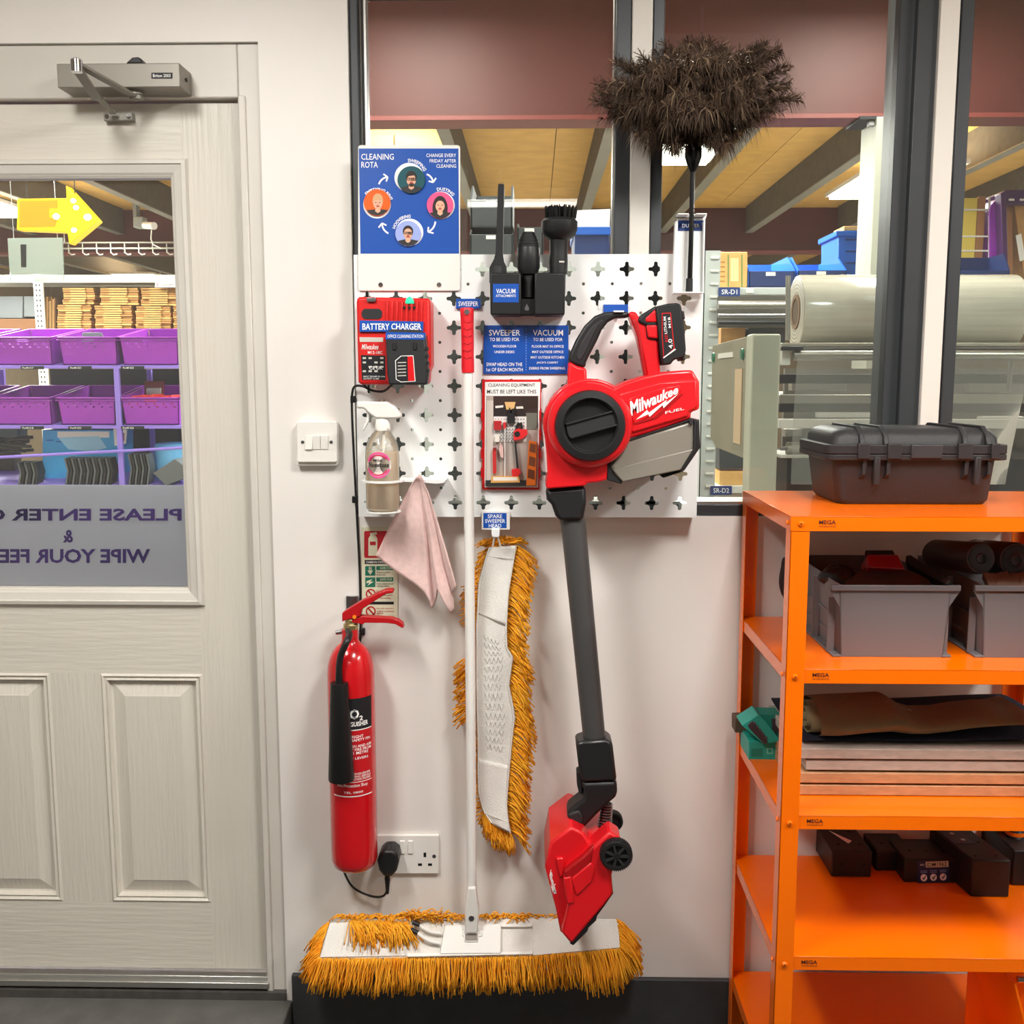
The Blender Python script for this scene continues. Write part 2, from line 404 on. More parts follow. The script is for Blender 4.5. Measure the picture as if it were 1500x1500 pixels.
MB().box((X(529), 0.008, fz0), (XR, 0.11, zs)).build('bottom_rail', 'dark_alu', wn, bevel=0.002)
MB().box((X(529), 0.012, zs), (XR, 0.10, zs+0.006)).build('sill_channel', 'alu', wn)
gp = glass('window_glass', '#f3f7f5', 0.13, haze=0.015)
for a, c in ((X(540, 0.05), X(904, 0.05, 0)), (X(972, 0.05, 0), X(1324, 0.05, 0)), (X(1425, 0.05, 0), XR)):
    MB().box((a, 0.055, zs), (c, 0.061, wt)).build('glass_pane', gp, wn)
# ================================================================ the stockroom behind the door and the window
M('osb', '#d8a95c', .7, var=.10, vs=9, bump=.15, bs=30); M('maroon', '#5a2a26', .5, var=.08, vs=4); M('maroon_flange', '#7a3b36', .45)
M('joist_grey', '#5c564b', .7, var=.2, vs=25); M('joist_steel', '#8e8a80', .5, metal=.3, var=.1); M('rear_floor', '#a9a59b', .5, var=.1); M('rear_wall', '#8a7a66', .8, var=.1)
M('lamp_rear', '#fff8ea', .5, emit=7.0); M('rack_grey', '#b9bfbe', .45); M('rack_white', '#dcdcd6', .5); M('col_cream', '#a3a397', .6)
M('blue_bin', '#1f5fc4', .4); M('navy_bin', '#1a2f66', .45); M('card', '#b98a52', .85, var=.12, vs=30); M('card_pale', '#d8ad6a', .85, var=.1, vs=30); M('purple_plastic', '#9a35b4', .4); M('purple_dark', '#4a2058', .45); M('purple_steel', '#8f78d8', .45)
M('machine_grey', '#a7a796', .5, var=.05); M('machine_side', '#7d7866', .5, var=.12, vs=6); M('shop_black', '#141518', .5); M('dark_grey_bin', '#3b4043', .5); M('cyan_box', '#3aa9e6', .45)
RX0, RX1, RY1, RCZ = -6.0, 5.0, 10.6, 2.78
struct(MB().box((RX0, WT, 0.0), (RX1, RY1, 0.1)).build('floor_rear', 'rear_floor'))
struct(MB().box((RX0, RY1, 0.1), (RX1, RY1+.1, 3.1)).build('wall_rear', 'rear_wall'))
struct(MB().box((RX0-.1, WT, 0.1), (RX0, RY1, 3.1)).build('wall_rear_left', 'rear_wall'))
struct(MB().box((RX1, WT, 0.1), (RX1+.1, RY1, 3.1)).build('wall_rear_right', 'rear_wall'))
struct(MB().box((RX0, 0.0, 0.1), (XL-.1, WT, 3.1)).build('wall_rear_near_left', 'plaster')); struct(MB().box((XR+.1, 0.0, 0.1), (RX1, WT, 3.1)).build('wall_rear_near_right', 'plaster')); struct(MB().box((XL-.1, 0.0, top_z+.08), (XR+.1, WT, 3.1)).build('wall_rear_near_top', 'plaster'))
ce = bpy.data.objects.new('ceiling_rear', None); C.objects.link(ce); ce['kind'] = 'structure'
YB1, YB2 = 1.75, 5.5
for i in range(9):
    for j, (a, c_) in enumerate(((WT, YB1), (YB1, 3.6), (3.6, YB2), (YB2, 8.0), (8.0, RY1))):
        x0 = RX0 + i*1.2222; zc = 3.0 if j == 0 else RCZ
        MB().box((x0+.002, a+.002, zc), (x0+1.2202, c_-.002, zc+.018)).build('board', 'osb', ce)
MB().box((RX0, WT, 3.02), (RX1, RY1, 3.1)).build('deck', 'rear_wall', ce)
for x in [-5.0, -4.35, -3.7, -3.05, -2.4, -1.72, -1.05, -.39, .33, .935, 1.565, 2.23, 2.9, 3.55, 4.2]:
    for (a, c_) in ((YB1+.06, YB2-.06), (YB2+.06, RY1)):
        MB().box((x-.028, a, 2.60), (x+.028, c_, RCZ-.001)).build('joist', 'joist_grey', ce); MB().box((x-.028, a, 2.594), (x+.028, c_, 2.5995)).build('joist_lip', 'joist_steel', ce)
def ibeam(Y, zb_, zt_, nm):
    r = bpy.data.objects.new(nm, None); C.objects.link(r); r['kind'] = 'structure'
    MB().box((RX0, Y, zb_+.02), (RX1, Y+.016, zt_)).build('web', 'maroon', r); MB().box((RX0, Y-.06, zb_), (RX1, Y+.076, zb_+.018)).build('flange', 'maroon_flange', r, bevel=.002)
    return r
zb1 = P(700, 176, YB1-.06).z
ibeam(YB1, zb1, 2.93, 'trim_4'); ibeam(YB2, P(1150, 370, YB2-.06).z, RCZ, 'trim_5')
rlab = ['beyond the middle pane, nearest the beam', 'beyond the right joists of the middle pane', 'beyond the left pane between two joists', 'near the door side of the stockroom', 'at the far left of the stockroom', 'at the right end of the stockroom', 'in the far bay behind the left pane', 'in the far bay behind the middle pane', 'in the far bay seen through the door', 'in the far left corner bay', 'added out of view above the left pane to light the beam', 'added out of view above the middle pane to light the beam', 'added out of view above the door glass to light the beam']
for (x, y), l in zip(REAR_LAMPS, rlab):
    t = thing('stockroom_lamp', 'white panel lamp ' + l, 'lamp', 'panel lamps of the stockroom')
    z_ = RZN if y < 1.7 else RZ; zc_ = 3.0 if y < 1.7 else RCZ
    MB().box((x-.22, y-.47, z_-.02), (x+.22, y+.47, z_)).build('housing', 'white_plastic', t); MB().box((x-.2, y-.45, z_-.035), (x+.2, y+.45, z_-.02)).build('diffuser', 'lamp_rear', t)
    for s_ in (-.35, .35): MB().tube([(x, y+s_, z_), (x, y+s_, zc_)], .004, 6).build('hanger', 'steel', t)
# steel column under the beam
co = thing('steel_column', 'cream boxed column standing behind the film roll in the stockroom', 'column')
yc = YB1-.1; xc0 = P(1279, 300, yc).x
MB().box((xc0, yc, .1), (xc0+.19, yc+.18, zb1-.004)).build('shaft', 'col_cream', co, bevel=.003)
MB().box((xc0-.06, yc+.005, zb1-.012), (xc0+.25, yc+.17, zb1-.001)).build('cap_plate', 'black_matt', co); MB().box((xc0-.02, yc+.02, zb1-.03), (xc0-.002, yc+.05, zb1-.013)).build('bolt', 'steel', co)

def fbox(x0, y0, x1, y1, Y, d, nm, mat, par=None, bevel=.003): return MB().rect(x0, y0, x1, y1, Y, Y+d).build(nm, mat, par, bevel=bevel)
# ---------------------------------------------------------------- rack SR-D
YR = 2.05
rk = thing('stock_rack', 'grey slotted stock rack with SR-D1 and SR-D2 tags beyond the middle pane', 'rack')
xu = P(1029, 500, YR).x; zsh1 = P(1100, 421, YR).z; zsh2 = P(1100, 712, YR).z; ztop_ = P(1040, 367, YR).z
ue_ = px2m(YR)
up = MB().box((xu, YR, .1), (xu+23*ue_, YR+.004, ztop_)); up.box((xu, YR, .1), (xu+.004, YR+.05, ztop_)); up.build('upright', 'rack_grey', rk)
for k in range(20):
    zc = ztop_ - .035 - k*.052
    MB().box((xu+9*ue_, YR-.008, zc), (xu+21*ue_, YR, zc+.010)).build('slot_tab', 'rack_white', rk, bevel=.002)
up = MB().box((xu+2.1, YR, .1), (xu+2.16, YR+.004, ztop_)); up.build('upright', 'rack_grey', rk)
for z in (zsh1, zsh2, zsh2-.5, (zsh1+zsh2)/2-.02):
    MB().box((xu+24*ue_, YR+.001, z-.03), (xu+2.1, YR+.5, z)).build('shelf_board', 'rack_white' if z < zsh1 else 'rack_grey', rk, bevel=.002)
for nm, y0, y1 in (('SR-D1', 421, 434), ('SR-D2', 712, 725)):
    x_ = 1053 if y0 < 500 else 1041
    lb = MB().rect(x_, y0, x_+31, y1, YR-.010, YR).build('tag', 'navy_print', rk); text(nm, (x_+4, y0+3, x_+27, y1-3), YR-.0105, 'white_ink', lb, .02)
fbox(1093, 423, 1104, 429, YR-.004, .004, 'tag', 'white_plastic', rk, 0)
# things on the top shelf
t = thing('taped_carton', 'small yellow carton with green tape beside the slotted upright', 'carton')
fbox(1052.5, 369, 1095, 420.8, YR+.02, .3, 'carton', 'card_pale', t)
for x in (1066, 1086): fbox(x, 373, x+1.6, 420, YR+.0192, .002, 'tape_line', M('tape_green', '#4f8a4a', .6), t, 0)
for k in range(5): fbox(1055, 383+7*k, 1062, 385+7*k, YR+.0192, .002, 'printed_line', M('card_print', '#b0763a', .7), t, 0)
fbox(1070, 378, 1082, 412, YR+.0195, .002, 'paper_label', M('label_buff', '#e3cf9a', .7), t, 0)
def open_bin(x0, x1, yb_, yfr, yside, Y, d, mat, front, label, zb_=None, nm='blue_bin', grp='blue picking bins in the stockroom', labelp=True):
    """picking bin: low front, high sides"""
    t = thing(nm, label, 'storage bin', grp)
    a, c_ = P(x0, yb_, Y), P(x1, yb_, Y); z0 = zb_ if zb_ is not None else a.z; zf = P(x0, yfr, Y).z; zs_ = P(x0, yside, Y+d*.3).z; w = .006
    MB().box((a.x, Y, z0), (c_.x, Y+w, zf)).build('front_wall', front, t, bevel=.002)
    for x, s in ((a.x, 1), (c_.x, -1)):
        b = MB(); g = [Vector((x, Y, z0)), Vector((x, Y, zf)), Vector((x, Y+d*.3, zs_)), Vector((x, Y+d, zs_)), Vector((x, Y+d, z0))]; b.loft(g, [p+Vector((s*w, 0, 0)) for p in g]).build('side_wall', mat, t)
    MB().box((a.x, Y+d-w, z0), (c_.x, Y+d, zs_)).build('back_wall', mat, t); MB().box((a.x, Y, z0), (c_.x, Y+d, z0+.004)).build('base', front, t)
    if labelp:
        xm = (x0+x1)/2; MB().rect(xm-8, yfr+1.5, xm+6, yfr+7, Y-.001, Y+.001).build('tag', 'white_plastic', t)
    return t
open_bin(1096, 1164, 420.8, 397, 377, YR+.01, .42, 'blue_bin', 'navy_bin', 'blue picking bin beside the yellow carton on the stock rack')
open_bin(1168, 1240, 412, 396, 377, YR+.01, .42, 'blue_bin', 'navy_bin', 'blue picking bin left of the cream column on the stock rack', zsh1+.0015)
t = thing('stacked_crate', 'tall blue ribbed crate behind the picking bins by the column', 'crate')
fbox(1228, 343, 1290, 420, YR+.16, .26, 'body', 'blue_bin', t)
for k in range(3): fbox(1239, 350+17*k, 1290, 352+17*k, YR+.155, .01, 'rib', 'navy_bin', t, .001)
fbox(1225, 338, 1292, 346, YR+.15, .28, 'rim', 'blue_bin', t, .003); fbox(1236, 331, 1262, 338, YR+.2, .15, 'carton_flap', 'card_pale', t)
# right end of the rack
open_bin(1396, 1478, 420, 396, 372, YR+.01, .2, 'navy_bin', 'navy_bin', 'dark blue picking bin seen through the right pane', zsh1+.0015, labelp=False)
t = thing('strapped_carton', 'yellow carton with white straps standing in the right pane', 'carton')
yy = YR+.25
a = P(1409, 300, yy).x; c_ = P(1432, 300, yy+.0).x
MB().box((a, yy, zsh1+.006), (c_, yy+.25, P(1420, 290, yy).z)).build('carton', M('card_yellow', '#e9cf63', .8), t, bevel=.003)
MB().box((c_+.001, yy+.0, zsh1+.006), (c_+.035, yy+.25, P(1420, 288, yy).z)).build('carton_side', M('card_brown', '#a8764e', .85), t, bevel=.003)
for y in (306, 345, 366, 384): fbox(1408, y, 1453, y+2.4, yy-.003, .004, 'strap', 'white_plastic', t, 0)
for x in (1448,): fbox(x, 289, x+3, 384, yy-.003, .004, 'strap', 'white_plastic', t, 0)
t = thing('purple_crate', 'purple slotted crate tipped on its side in the right pane', 'crate')
yy = YR+.24
MB().prism([(1452,300),(1466,285),(1470,282),(1474,400),(1450,403),(1449,310)], yy, yy+.3).build('base_wall', 'purple_plastic', t, bevel=.003)
MB().prism([(1466,283),(1474,278),(1560,278),(1560,300),(1474,298)], yy-.05, yy+.3).build('top_wall', 'purple_dark', t, bevel=.003); MB().prism([(1466,283),(1474,279),(1477,402),(1470,404)], yy-.06, yy-.002).build('rim', 'purple_dark', t, bevel=.002)
for k in range(4): fbox(1478+16*k, 291, 1486+16*k, 294, yy-.052, .003, 'slot', 'white_plastic', t, 0)
t = thing('brown_carton', 'brown carton inside the purple crate at the frame edge', 'carton')
fbox(1474, 300, 1484, 410, yy+.02, .2, 'carton', 'card_brown', t); MB().prism([(1486,300),(1540,300),(1540,420),(1502,420)], yy, yy+.2).build('leaning_board', 'card', t); MB().prism([(1488,345),(1496,342),(1502,380),(1494,383)], yy-.003, yy).build('printed_label', 'white_plastic', t)

# ---------------------------------------------------------------- film wrapping machine and its roll
YM_ = .5
mc = thing('wrapping_machine', 'grey film wrapping machine with steel rollers beyond the middle pane', 'machine')
mx0, mx1 = P(1098, 600, YM_).x, P(1141, 600, YM_).x; mz = P(1120, 489, YM_).z
g = [Vector((mx0, YM_, .35)), Vector((mx1, YM_, .35)), Vector((mx1, YM_, mz)), Vector((mx0, YM_, mz))]
MB().loft(g, [p+Vector((0, .07, 0)) for p in g]).build('front_cabinet', 'machine_grey', mc, bevel=.006)
g = [Vector((mx0+.004, YM_+.07, P(1095, 672, YM_+.07).z)), Vector((mx0+.004, YM_+.07, mz-.004)), Vector((mx0+.004, YM_+.62, mz-.01)), Vector((mx0+.004, YM_+.62, P(1045, 640, YM_+.62).z)), Vector((mx0+.004, YM_+.52, P(1052, 655, YM_+.52).z))]
MB().loft(g, [p+Vector((.05, 0, 0)) for p in g]).build('side_panel', 'machine_side', mc, bevel=.002)
for y in (.12, .58): MB().lathe([(0,.006),(.014,.006),(.016,0)][::-1], (mx0+.003, YM_+y, mz-.05), (-1,0,0), 16).build('green_knob', M('knob_green', '#1f6a4e', .4), mc)
MB().box((mx0+.001, YM_+.12, mz-.30), (mx0+.004, YM_+.22, mz-.09)).build('gauge_plate', M('gauge', '#b79f80', .5), mc)
MB().box((mx0+.001, YM_+.26, mz-.055), (mx0+.004, YM_+.5, mz-.04)).build('name_strip', 'label_grey' if 'label_grey' in _M else M('label_grey', '#c9c5bd', .5), mc)
YRl = .78
def rod(x0, x1, y, rpx, Y, nm, mat): MB().tube([P(x0, y, Y), P(x1, y, Y)], rpx*px2m(Y), 20).build(nm, mat, mc)
xr = 1640
def rodz(x0, yy_, rpx, Y, nm, mat):
    a = P(x0, yy_, Y); MB().tube([a, Vector((1.75, Y, a.z))], rpx*px2m(Y), 20).build(nm, mat, mc)
M('roller_steel', '#a7a49c', .3, metal=.8); M('cradle_plate', '#a39d90', .35, metal=.6)
MB().tube([P(1154, 498, YRl-.09), P(1154.5, 404, YRl-.09)], 3.6*px2m(YRl), 12).build('roll_post', 'roller_steel', mc)
MB().tube([Vector((1.42, YRl+.08, 1.5)), Vector((1.42, YRl+.08, P(1464, 403, YRl).z))], 3.6*px2m(YRl), 12).build('roll_post', 'roller_steel', mc)
rodz(1162, 520, 8, YRl-.14, 'roller', 'roller_steel'); rodz(1148, 508, 4.2, YRl-.02, 'roller', 'steel')
a = P(1145, 500, YRl-.15); MB().box((a.x, YRl-.15, a.z-.014), (1.75, YRl+.15, a.z-.004)).build('roll_cradle', 'cradle_plate', mc, bevel=.002)
a = P(1144, 507, YRl-.16); MB().box((a.x, YRl-.17, a.z-.012), (a.x+.06, YRl-.14, a.z)).build('bracket', 'black_plastic', mc, bevel=.003)
MB().box((P(1143,512,YRl-.1).x, YRl-.12, P(1143,535,YRl-.1).z), (P(1156,512,YRl-.1).x, YRl-.08, P(1143,512,YRl-.1).z)).build('bearing_block', 'white_plastic', mc, bevel=.002)
for y, m_ in ((548, 'shop_black'), (578, 'roller_steel'), (590, 'shop_black'), (614, 'white_plastic')):
    a = P(1142, y, YRl+.3); MB().box((a.x, YRl+.3, a.z-.03), (1.8, YRl+.34, a.z)).build('cross_rail', m_, mc, bevel=.002)
MB().tube([P(1143, 657, YRl-.05), P(1152, 657, YRl-.05)], .006, 10).build('axle', 'steel', mc); a = P(1152, 657, YRl-.05); MB().tube([a, a+Vector((.1,0,0))], 9*px2m(YRl), 18).build('pinch_roller', 'roller_steel', mc)
MB().grid(lambda u, v: Vector((P(1168, 530, YRl-.2).x + u*.62 + .03*v, YRl-.2 + .14*v + .012*math.sin(11*u+3*v), P(1168, 524, YRl-.2).z - v*.36)), 30, 12).build('film_web', glass('film_sheet', '#e6e6e2', .15, rough=.15, haze=.22, hazec='#cfcfca'), mc, smooth=180)
MB().box((P(1142,672,YRl+.1).x, YRl, .4), (1.75, YRl+.45, P(1142,668,YRl+.1).z)).build('base_housing', 'shop_black', mc, bevel=.004)
a = P(1141, 668, YRl); MB().box((a.x, YRl-.02, a.z-.004), (a.x+.2, YRl+.2, a.z+.004)).build('tray_edge', 'white_plastic', mc)
fr_ = thing('film_roll', 'big clear packaging film roll on a brown core behind the window', 'film roll')
ra, rb = P(1166, 457, YRl), P(1463, 457, YRl); rr = 52*px2m(YRl)
MB().lathe([(0,0.002),(rr*.48,0.002),(rr*.49,0),(rr*.98,0),(rr,.004),(rr,.62-.004),(rr*.98,.62),(rr*.48,.62)], ra, (1,0,0), 48).build('film', M('film_wound', '#bdb9ac', .16, coat=.6, var=.12, vs=9, stretch=(.3,9,9)), fr_)
MB().lathe([(rr*.36,0.004),(rr*.36,0),(rr*.47,0),(rr*.475,.004)], ra-Vector((.003,0,0)), (1,0,0), 36, a0=0, a1=2*math.pi).build('core', M('core_brown', '#7a5f47', .8), fr_)
MB().lathe([(0,0),(rr*.36,0.001)], ra-Vector((.0012,0,0)), (1,0,0), 24, a0=0, a1=2*math.pi).build('core_bore', M('core_dark', '#5a4938', .9), fr_)
for k in range(4): MB().lathe([(rr*(.58+.1*k),-.0015),(rr*(.60+.1*k),-.0015)], ra, (1,0,0), 40, a0=0, a1=2*math.pi).build('wound_edge', M('film_edge', '#dedbd0', .3), fr_)
rodz(1052, 447, 6, YR-.12, 'guide_roller', 'roller_steel'); rodz(1052, 462, 3, YR-.14, 'guide_roller', 'steel'); rodz(1052, 473, 3.2, YR-.1, 'guide_roller', 'shop_black')
a = P(1052, 434, YR-.05); c_ = P(1052, 480, YR-.05); MB().box((a.x, YR-.05, c_.z), (1.9, YR-.03, a.z)).build('rear_guard', M('guard_dark', '#4d4a43', .6, var=.15), mc)
a = P(1150, 540, YRl+.5); c_ = P(1150, 700, YRl+.5); MB().box((a.x, YRl+.5, c_.z-.2), (1.9, YRl+.52, a.z)).build('rear_guard', M('guard_mid', '#5d5a52', .55, var=.3, vs=5), mc)
for q in ((1160, 560, 1240, 572), (1200, 600, 1290, 612), (1150, 628, 1175, 640), (1215, 640, 1300, 660), (1420, 560, 1480, 575), (1440, 610, 1500, 622)): fbox(*q, YRl+.42, .05, 'guide_bar', 'roller_steel' if q[0] % 3 else 'white_plastic', mc, .002)
for (x0, y0, x1, y1, m_, l) in ((1056, 480, 1092, 507, 'card', 'small brown carton on the middle rack shelf behind the machine'), (1096, 478, 1150, 507, 'dark_grey_bin', 'dark grey carton on the middle rack shelf behind the machine'), (1054, 690, 1094, 711.5, 'card_pale', 'pale carton above the SR-D2 tag'), (1054, 640, 1094, 689, 'dark_grey_bin', 'dark carton stacked on the pale carton above the SR-D2 tag')):
    tag(fbox(x0, y0, x1, y1, YR+.03, .3, 'stock_carton', m_), l, 'carton')
for x, m_, l in ((1455, 'blue_bin', 'blue tub low down in the right pane'),):
    t = thing('blue_tub', l, 'tub'); fbox(x, 668, x+90, 800, YR-.4, .3, 'body', m_, t, .006); fbox(x-3, 664, x+93, 672, YR-.41, .32, 'rim', m_, t, .003)

# ---------------------------------------------------------------- behind the left pane: grey bins, blue box on a second rack
YS2 = 1.25
r2 = thing('side_rack', 'low grey rack behind the pegboard carrying the grey bins', 'rack')
zr2 = P(720, 384, YS2).z; xa_, xb_ = P(600, 384, YS2).x, P(905, 384, YS2).x
MB().box((xa_, YS2, zr2-.03), (xb_, YS2+.45, zr2)).build('shelf_board', 'rack_grey', r2); MB().box((xa_, YS2, .7), (xb_, YS2+.45, .73)).build('shelf_board', 'rack_grey', r2); MB().box((P(560,500,YS2+.45).x, YS2+.45, .12), (xb_+.1, YS2+.47, zr2-.035)).build('added_dark_panel', 'shop_black', r2)  # dark panel added at the back to darken the pegboard slots
for x in (xa_, xb_-.03):
    for y in (YS2, YS2+.42): MB().box((x, y, .1), (x+.03, y+.03, zr2-.03)).build('upright', 'rack_grey', r2)
def grey_bin(x0, x1, y0, y1, label, Y=YS2+.02, side=None):
    return open_bin(x0, x1, y1, y0+ (y1-y0)*.25, side if side else y0, Y, .3, 'dark_grey_bin', 'dark_grey_bin', label, nm='grey_bin', grp='dark grey bins behind the left pane')
grey_bin(688, 752, 330, 383, 'dark grey bin, lower of the stack behind the left pane', side=335)
t = open_bin(689, 751, 333, 293, 272, YS2+.02, .3, 'dark_grey_bin', 'dark_grey_bin', 'dark grey bin, upper of the stack behind the left pane', nm='grey_bin', grp='dark grey bins behind the left pane')
open_bin(757, 796, 383, 333, 328, YS2+.05, .3, 'dark_grey_bin', 'dark_grey_bin', 'dark grey bin with a tag beside the grey bin stack', nm='grey_bin', grp='dark grey bins behind the left pane')
t = thing('blue_lidded_box', 'blue box with a painted white reflection over its lid behind the brush in the left pane', 'box')
fbox(842, 343, 893, 383.5, YS2+.05, .3, 'body', 'navy_bin', t); fbox(840, 332, 895, 344, YS2+.04, .32, 'lid_band', 'blue_bin', t); MB().prism([(846,308),(894,306),(893,332),(842,333)], YS2+.3, YS2+.33).build('lid_reflection', 'white_plastic', t)  # the white sheet imitates a reflection above the lid

# ---------------------------------------------------------------- seen through the door glass
YD = 2.5; TILT = .15
ps = thing('purple_rack', 'purple steel shelf rack full of crates seen through the door glass', 'rack')
dz = [P(120, y, YD).z for y in (536, 624, 712)]
px0, px1 = P(-140, 600, YD).x, P(285, 600, YD).x
for i, z in enumerate(dz):
    q_ = [Vector((px0, YD, z-.012)), Vector((px1, YD, z-.012)), Vector((px1, YD, z)), Vector((px0, YD, z))]; MB().loft(q_, [p+Vector((0, .4, .4*TILT)) for p in q_]).build('shelf_board', 'purple_steel', ps)
    for k, x in enumerate((30, 100, 177)):
        if i < 2:
            f = fbox(x, (536, 624)[i]+.3, x+34, (536, 624)[i]+5, YD-.003, .003, 'tag', 'ink', ps, 0); text(('PurM 017','PurM 021','PurM 025')[k] if i == 0 else ('PurM 018','PurM 022','PurM 026')[k], (x+3, (536,624)[i]+1.5, x+19, (536,624)[i]+4.2), YD-.0035, 'white_ink', f, .02)
for x in (-60, 60, 173, 284):
    for y in (YD-.003, YD+.405): 
        xx = P(x, 600, YD).x
        MB().box((xx-.012, y, .1), (xx+.012, y+.02, dz[0]-.012 if x != 60 else dz[2])).build('upright', 'purple_steel', ps, bevel=.002)
MB().tube([P(-40, 672, YD-.02), P(286, 655, YD-.02)], .007, 8).build('retaining_bar', 'purple_steel', ps)
MB().box((P(78, 600, YD+.44).x, YD+.43, dz[2]), (px1, YD+.44, dz[0]-.01)).build('back_sheet', M('back_sheet', '#2b3234', .6, var=.2), ps)  # added dark sheet standing in for dark boxes behind the crates
MB().box((px0, YD+.001, .4), (px1, YD+.4, .412)).build('shelf_board', 'purple_steel', ps)
def crate_proto():
    """perforated crate 0.27 wide, built about its base"""
    t = thing('perforated_crate', 'x', 'crate', 'purple perforated crates behind the door glass'); w, d, h = .135, .36, .125
    def wallp(a, c_, nm, hol):   # along a->c with slots cut near the top
        return None
    hs = []
    for k in range(6):
        for r_ in range(2): cx_ = -.1+.04*k; hs.append([(cx_-.007+.012*(r_ % 2), h-.03-.014*r_), (cx_+.007+.012*(r_ % 2), h-.03-.014*r_), (cx_+.012*(r_ % 2), h-.022-.014*r_)])
    hs.append([(-.03, .108), (.03, .108), (.026, .119), (-.026, .119)])
    hs = [q for q in hs if not (len(q) == 3 and abs(sum(p[0] for p in q)/3) < .04 and False)]
    sheet_with_holes([(-w*.94, 0), (w*.94, 0), (w, h), (-w, h)], hs, 0.0, .004, 'front_wall', 'purple_plastic', t)
    b = MB().box((-w-.008, -.008, h-.012), (w+.008, .004, h-.008)); b.box((-w-.008, -.008, h-.001), (w+.008, .004, h+.004)); b.box((-w-.008, d-.004, h-.001), (w+.008, d+.008, h+.004)); b.box((-w-.008, -.008, h-.001), (-w+.004, d+.008, h+.004)); b.box((w-.004, -.008, h-.001), (w+.008, d+.008, h+.004)); b.build('rim', 'purple_plastic', t, bevel=.0015)
    for s in (-1, 1):
        g = [Vector((s*w*.94, 0, 0)), Vector((s*w, 0, h)), Vector((s*w, d, h)), Vector((s*w*.94, d, 0))]; MB().loft(g, [p-Vector((s*.004, 0, 0)) for p in g]).build('side_wall', 'purple_plastic', t)
    MB().box((-w*.94, d-.004, 0), (w*.94, d, h)).build('back_wall', 'purple_plastic', t); MB().box((-w*.94, 0, 0), (w*.94, d, .004)).build('base', 'purple_plastic', t)
    return t
rnd = random.Random(5)
cp = crate_proto(); cp['settled'] = 1
spots = [(-62, 0, 'purple crate at the frame edge on the top row of the purple rack'), (38, 0, 'purple crate on the top row, left of the one with the grey tile'), (133, 0, 'purple crate with a grey tile in it on the top row'), (222, 0, 'purple crate beside the door bead on the top row'),
         (-62, 1, 'purple crate at the frame edge on the second row of the purple rack'), (38, 1, 'purple crate on the second row, left of the empty one'), (131, 1, 'empty purple crate left of the purple post on the second row'), (224, 1, 'purple crate filled with red packs on the second row')]
for k, (x, r_, l) in enumerate(spots):
    p = P(x, 536 if r_ == 0 else 624, YD+.03); loc = (p.x, YD+.025, dz[r_]+.0055)
    if k == 0: cp.location = loc; cp.rotation_euler = (math.atan(TILT), 0, 0); cp['label'] = l
    else: c_ = clone(cp, loc, l)
t = thing('grey_tile', 'grey flat tile standing in the purple crate of the top row', 'tile')
MB().prism([(121,487),(148,487),(157,505),(138,522),(113,522)], YD+.035, YD+.045).build('slab', M('tile_grey', '#77808a', .5), t, bevel=.002)
rp = [(185, 590, 30, 'red folded pack at the left of the red filled crate'), (212, 588, 34, 'red folded pack in the middle of the red filled crate'), (240, 589, 32, 'red folded pack at the right of the red filled crate')]
for x, y, w, l in rp:
    MB_ = MB().prism([(x-w*.5, y+8), (x-w*.2, y-10), (x+w*.1, y-6), (x+w*.35, y-11), (x+w*.55, y+8)], YD+.06, YD+.2)
    tag(MB_.build('red_pack', M('pack_red', '#d8302c', .5), None, bevel=.004), l, 'pack', 'red packs in the purple crate')
t = thing('hanging_pouch', 'dark red pouch standing behind the red packs', 'pouch')
fbox(211, 558, 239, 582, YD+.24, .02, 'pouch', M('pouch_red', '#6e1b2a', .4), t); fbox(214, 568, 236, 580, YD+.236, .004, 'clear_window', 'steel', t)
# third row: blue cartons, trays
t = thing('blue_carton', 'bright blue printed carton on the third row of the purple rack', 'carton')
fbox(62, 630, 172, 704, YD+.15, .2, 'carton', 'cyan_box', t); fbox(84, 632, 160, 641, YD+.148, .003, 'print_band', 'white_plastic', t, 0)
MB().prism([(85,641),(145,639),(156,656),(135,662),(100,658)], YD+.147, YD+.15).build('print_shape', M('cyan_pale', '#9fd6f2', .5), t); MB().prism([(166,628),(186,627),(184,650),(168,653)], YD+.14, YD+.15).build('printed_corner', 'white_plastic', t); fbox(172, 634, 182, 646, YD+.1385, .002, 'print_mark', M('mark_red', '#9a4038', .5), t, 0)
for k in range(6): fbox(68+14*k, 644+2*k % 5, 78+14*k, 646+2*k % 5, YD+.1475, .002, 'print_line', M('cyan_deep', '#1c6fb8', .5), t, 0)
t = thing('blue_drum', 'light blue rounded drum at the right end of the third row', 'drum')
c_ = P(256, 690, YD+.22); MB().lathe([(0,0),(.10,0),(.105,.01),(.105,.17),(.095,.19),(0,.19)], (c_.x+.02, YD+.2, dz[2]+.0005), (0,0,1), 32).build('drum', M('drum_blue', '#6ab4e4', .45), t)
t = thing('black_gear', 'tangle of black cable gear on the left of the third row', 'cable')
for k in range(7):
    pts = [P(-20+rnd.uniform(0,70), rnd.uniform(640,662), YD+.05+.02*k) for _ in range(5)]; MB().tube(smoothpath(pts, 5), .008, 6).build('coil', 'shop_black', t)
fbox(-30, 655, 20, 690, YD+.3, .08, 'box', 'shop_black', t)
tag(fbox(-10, 629, 26, 652, YD+.2, .1, 'teal_grey_case', M('case_teal', '#5f7470', .5)), 'grey green case at the left frame edge of the third row', 'case')
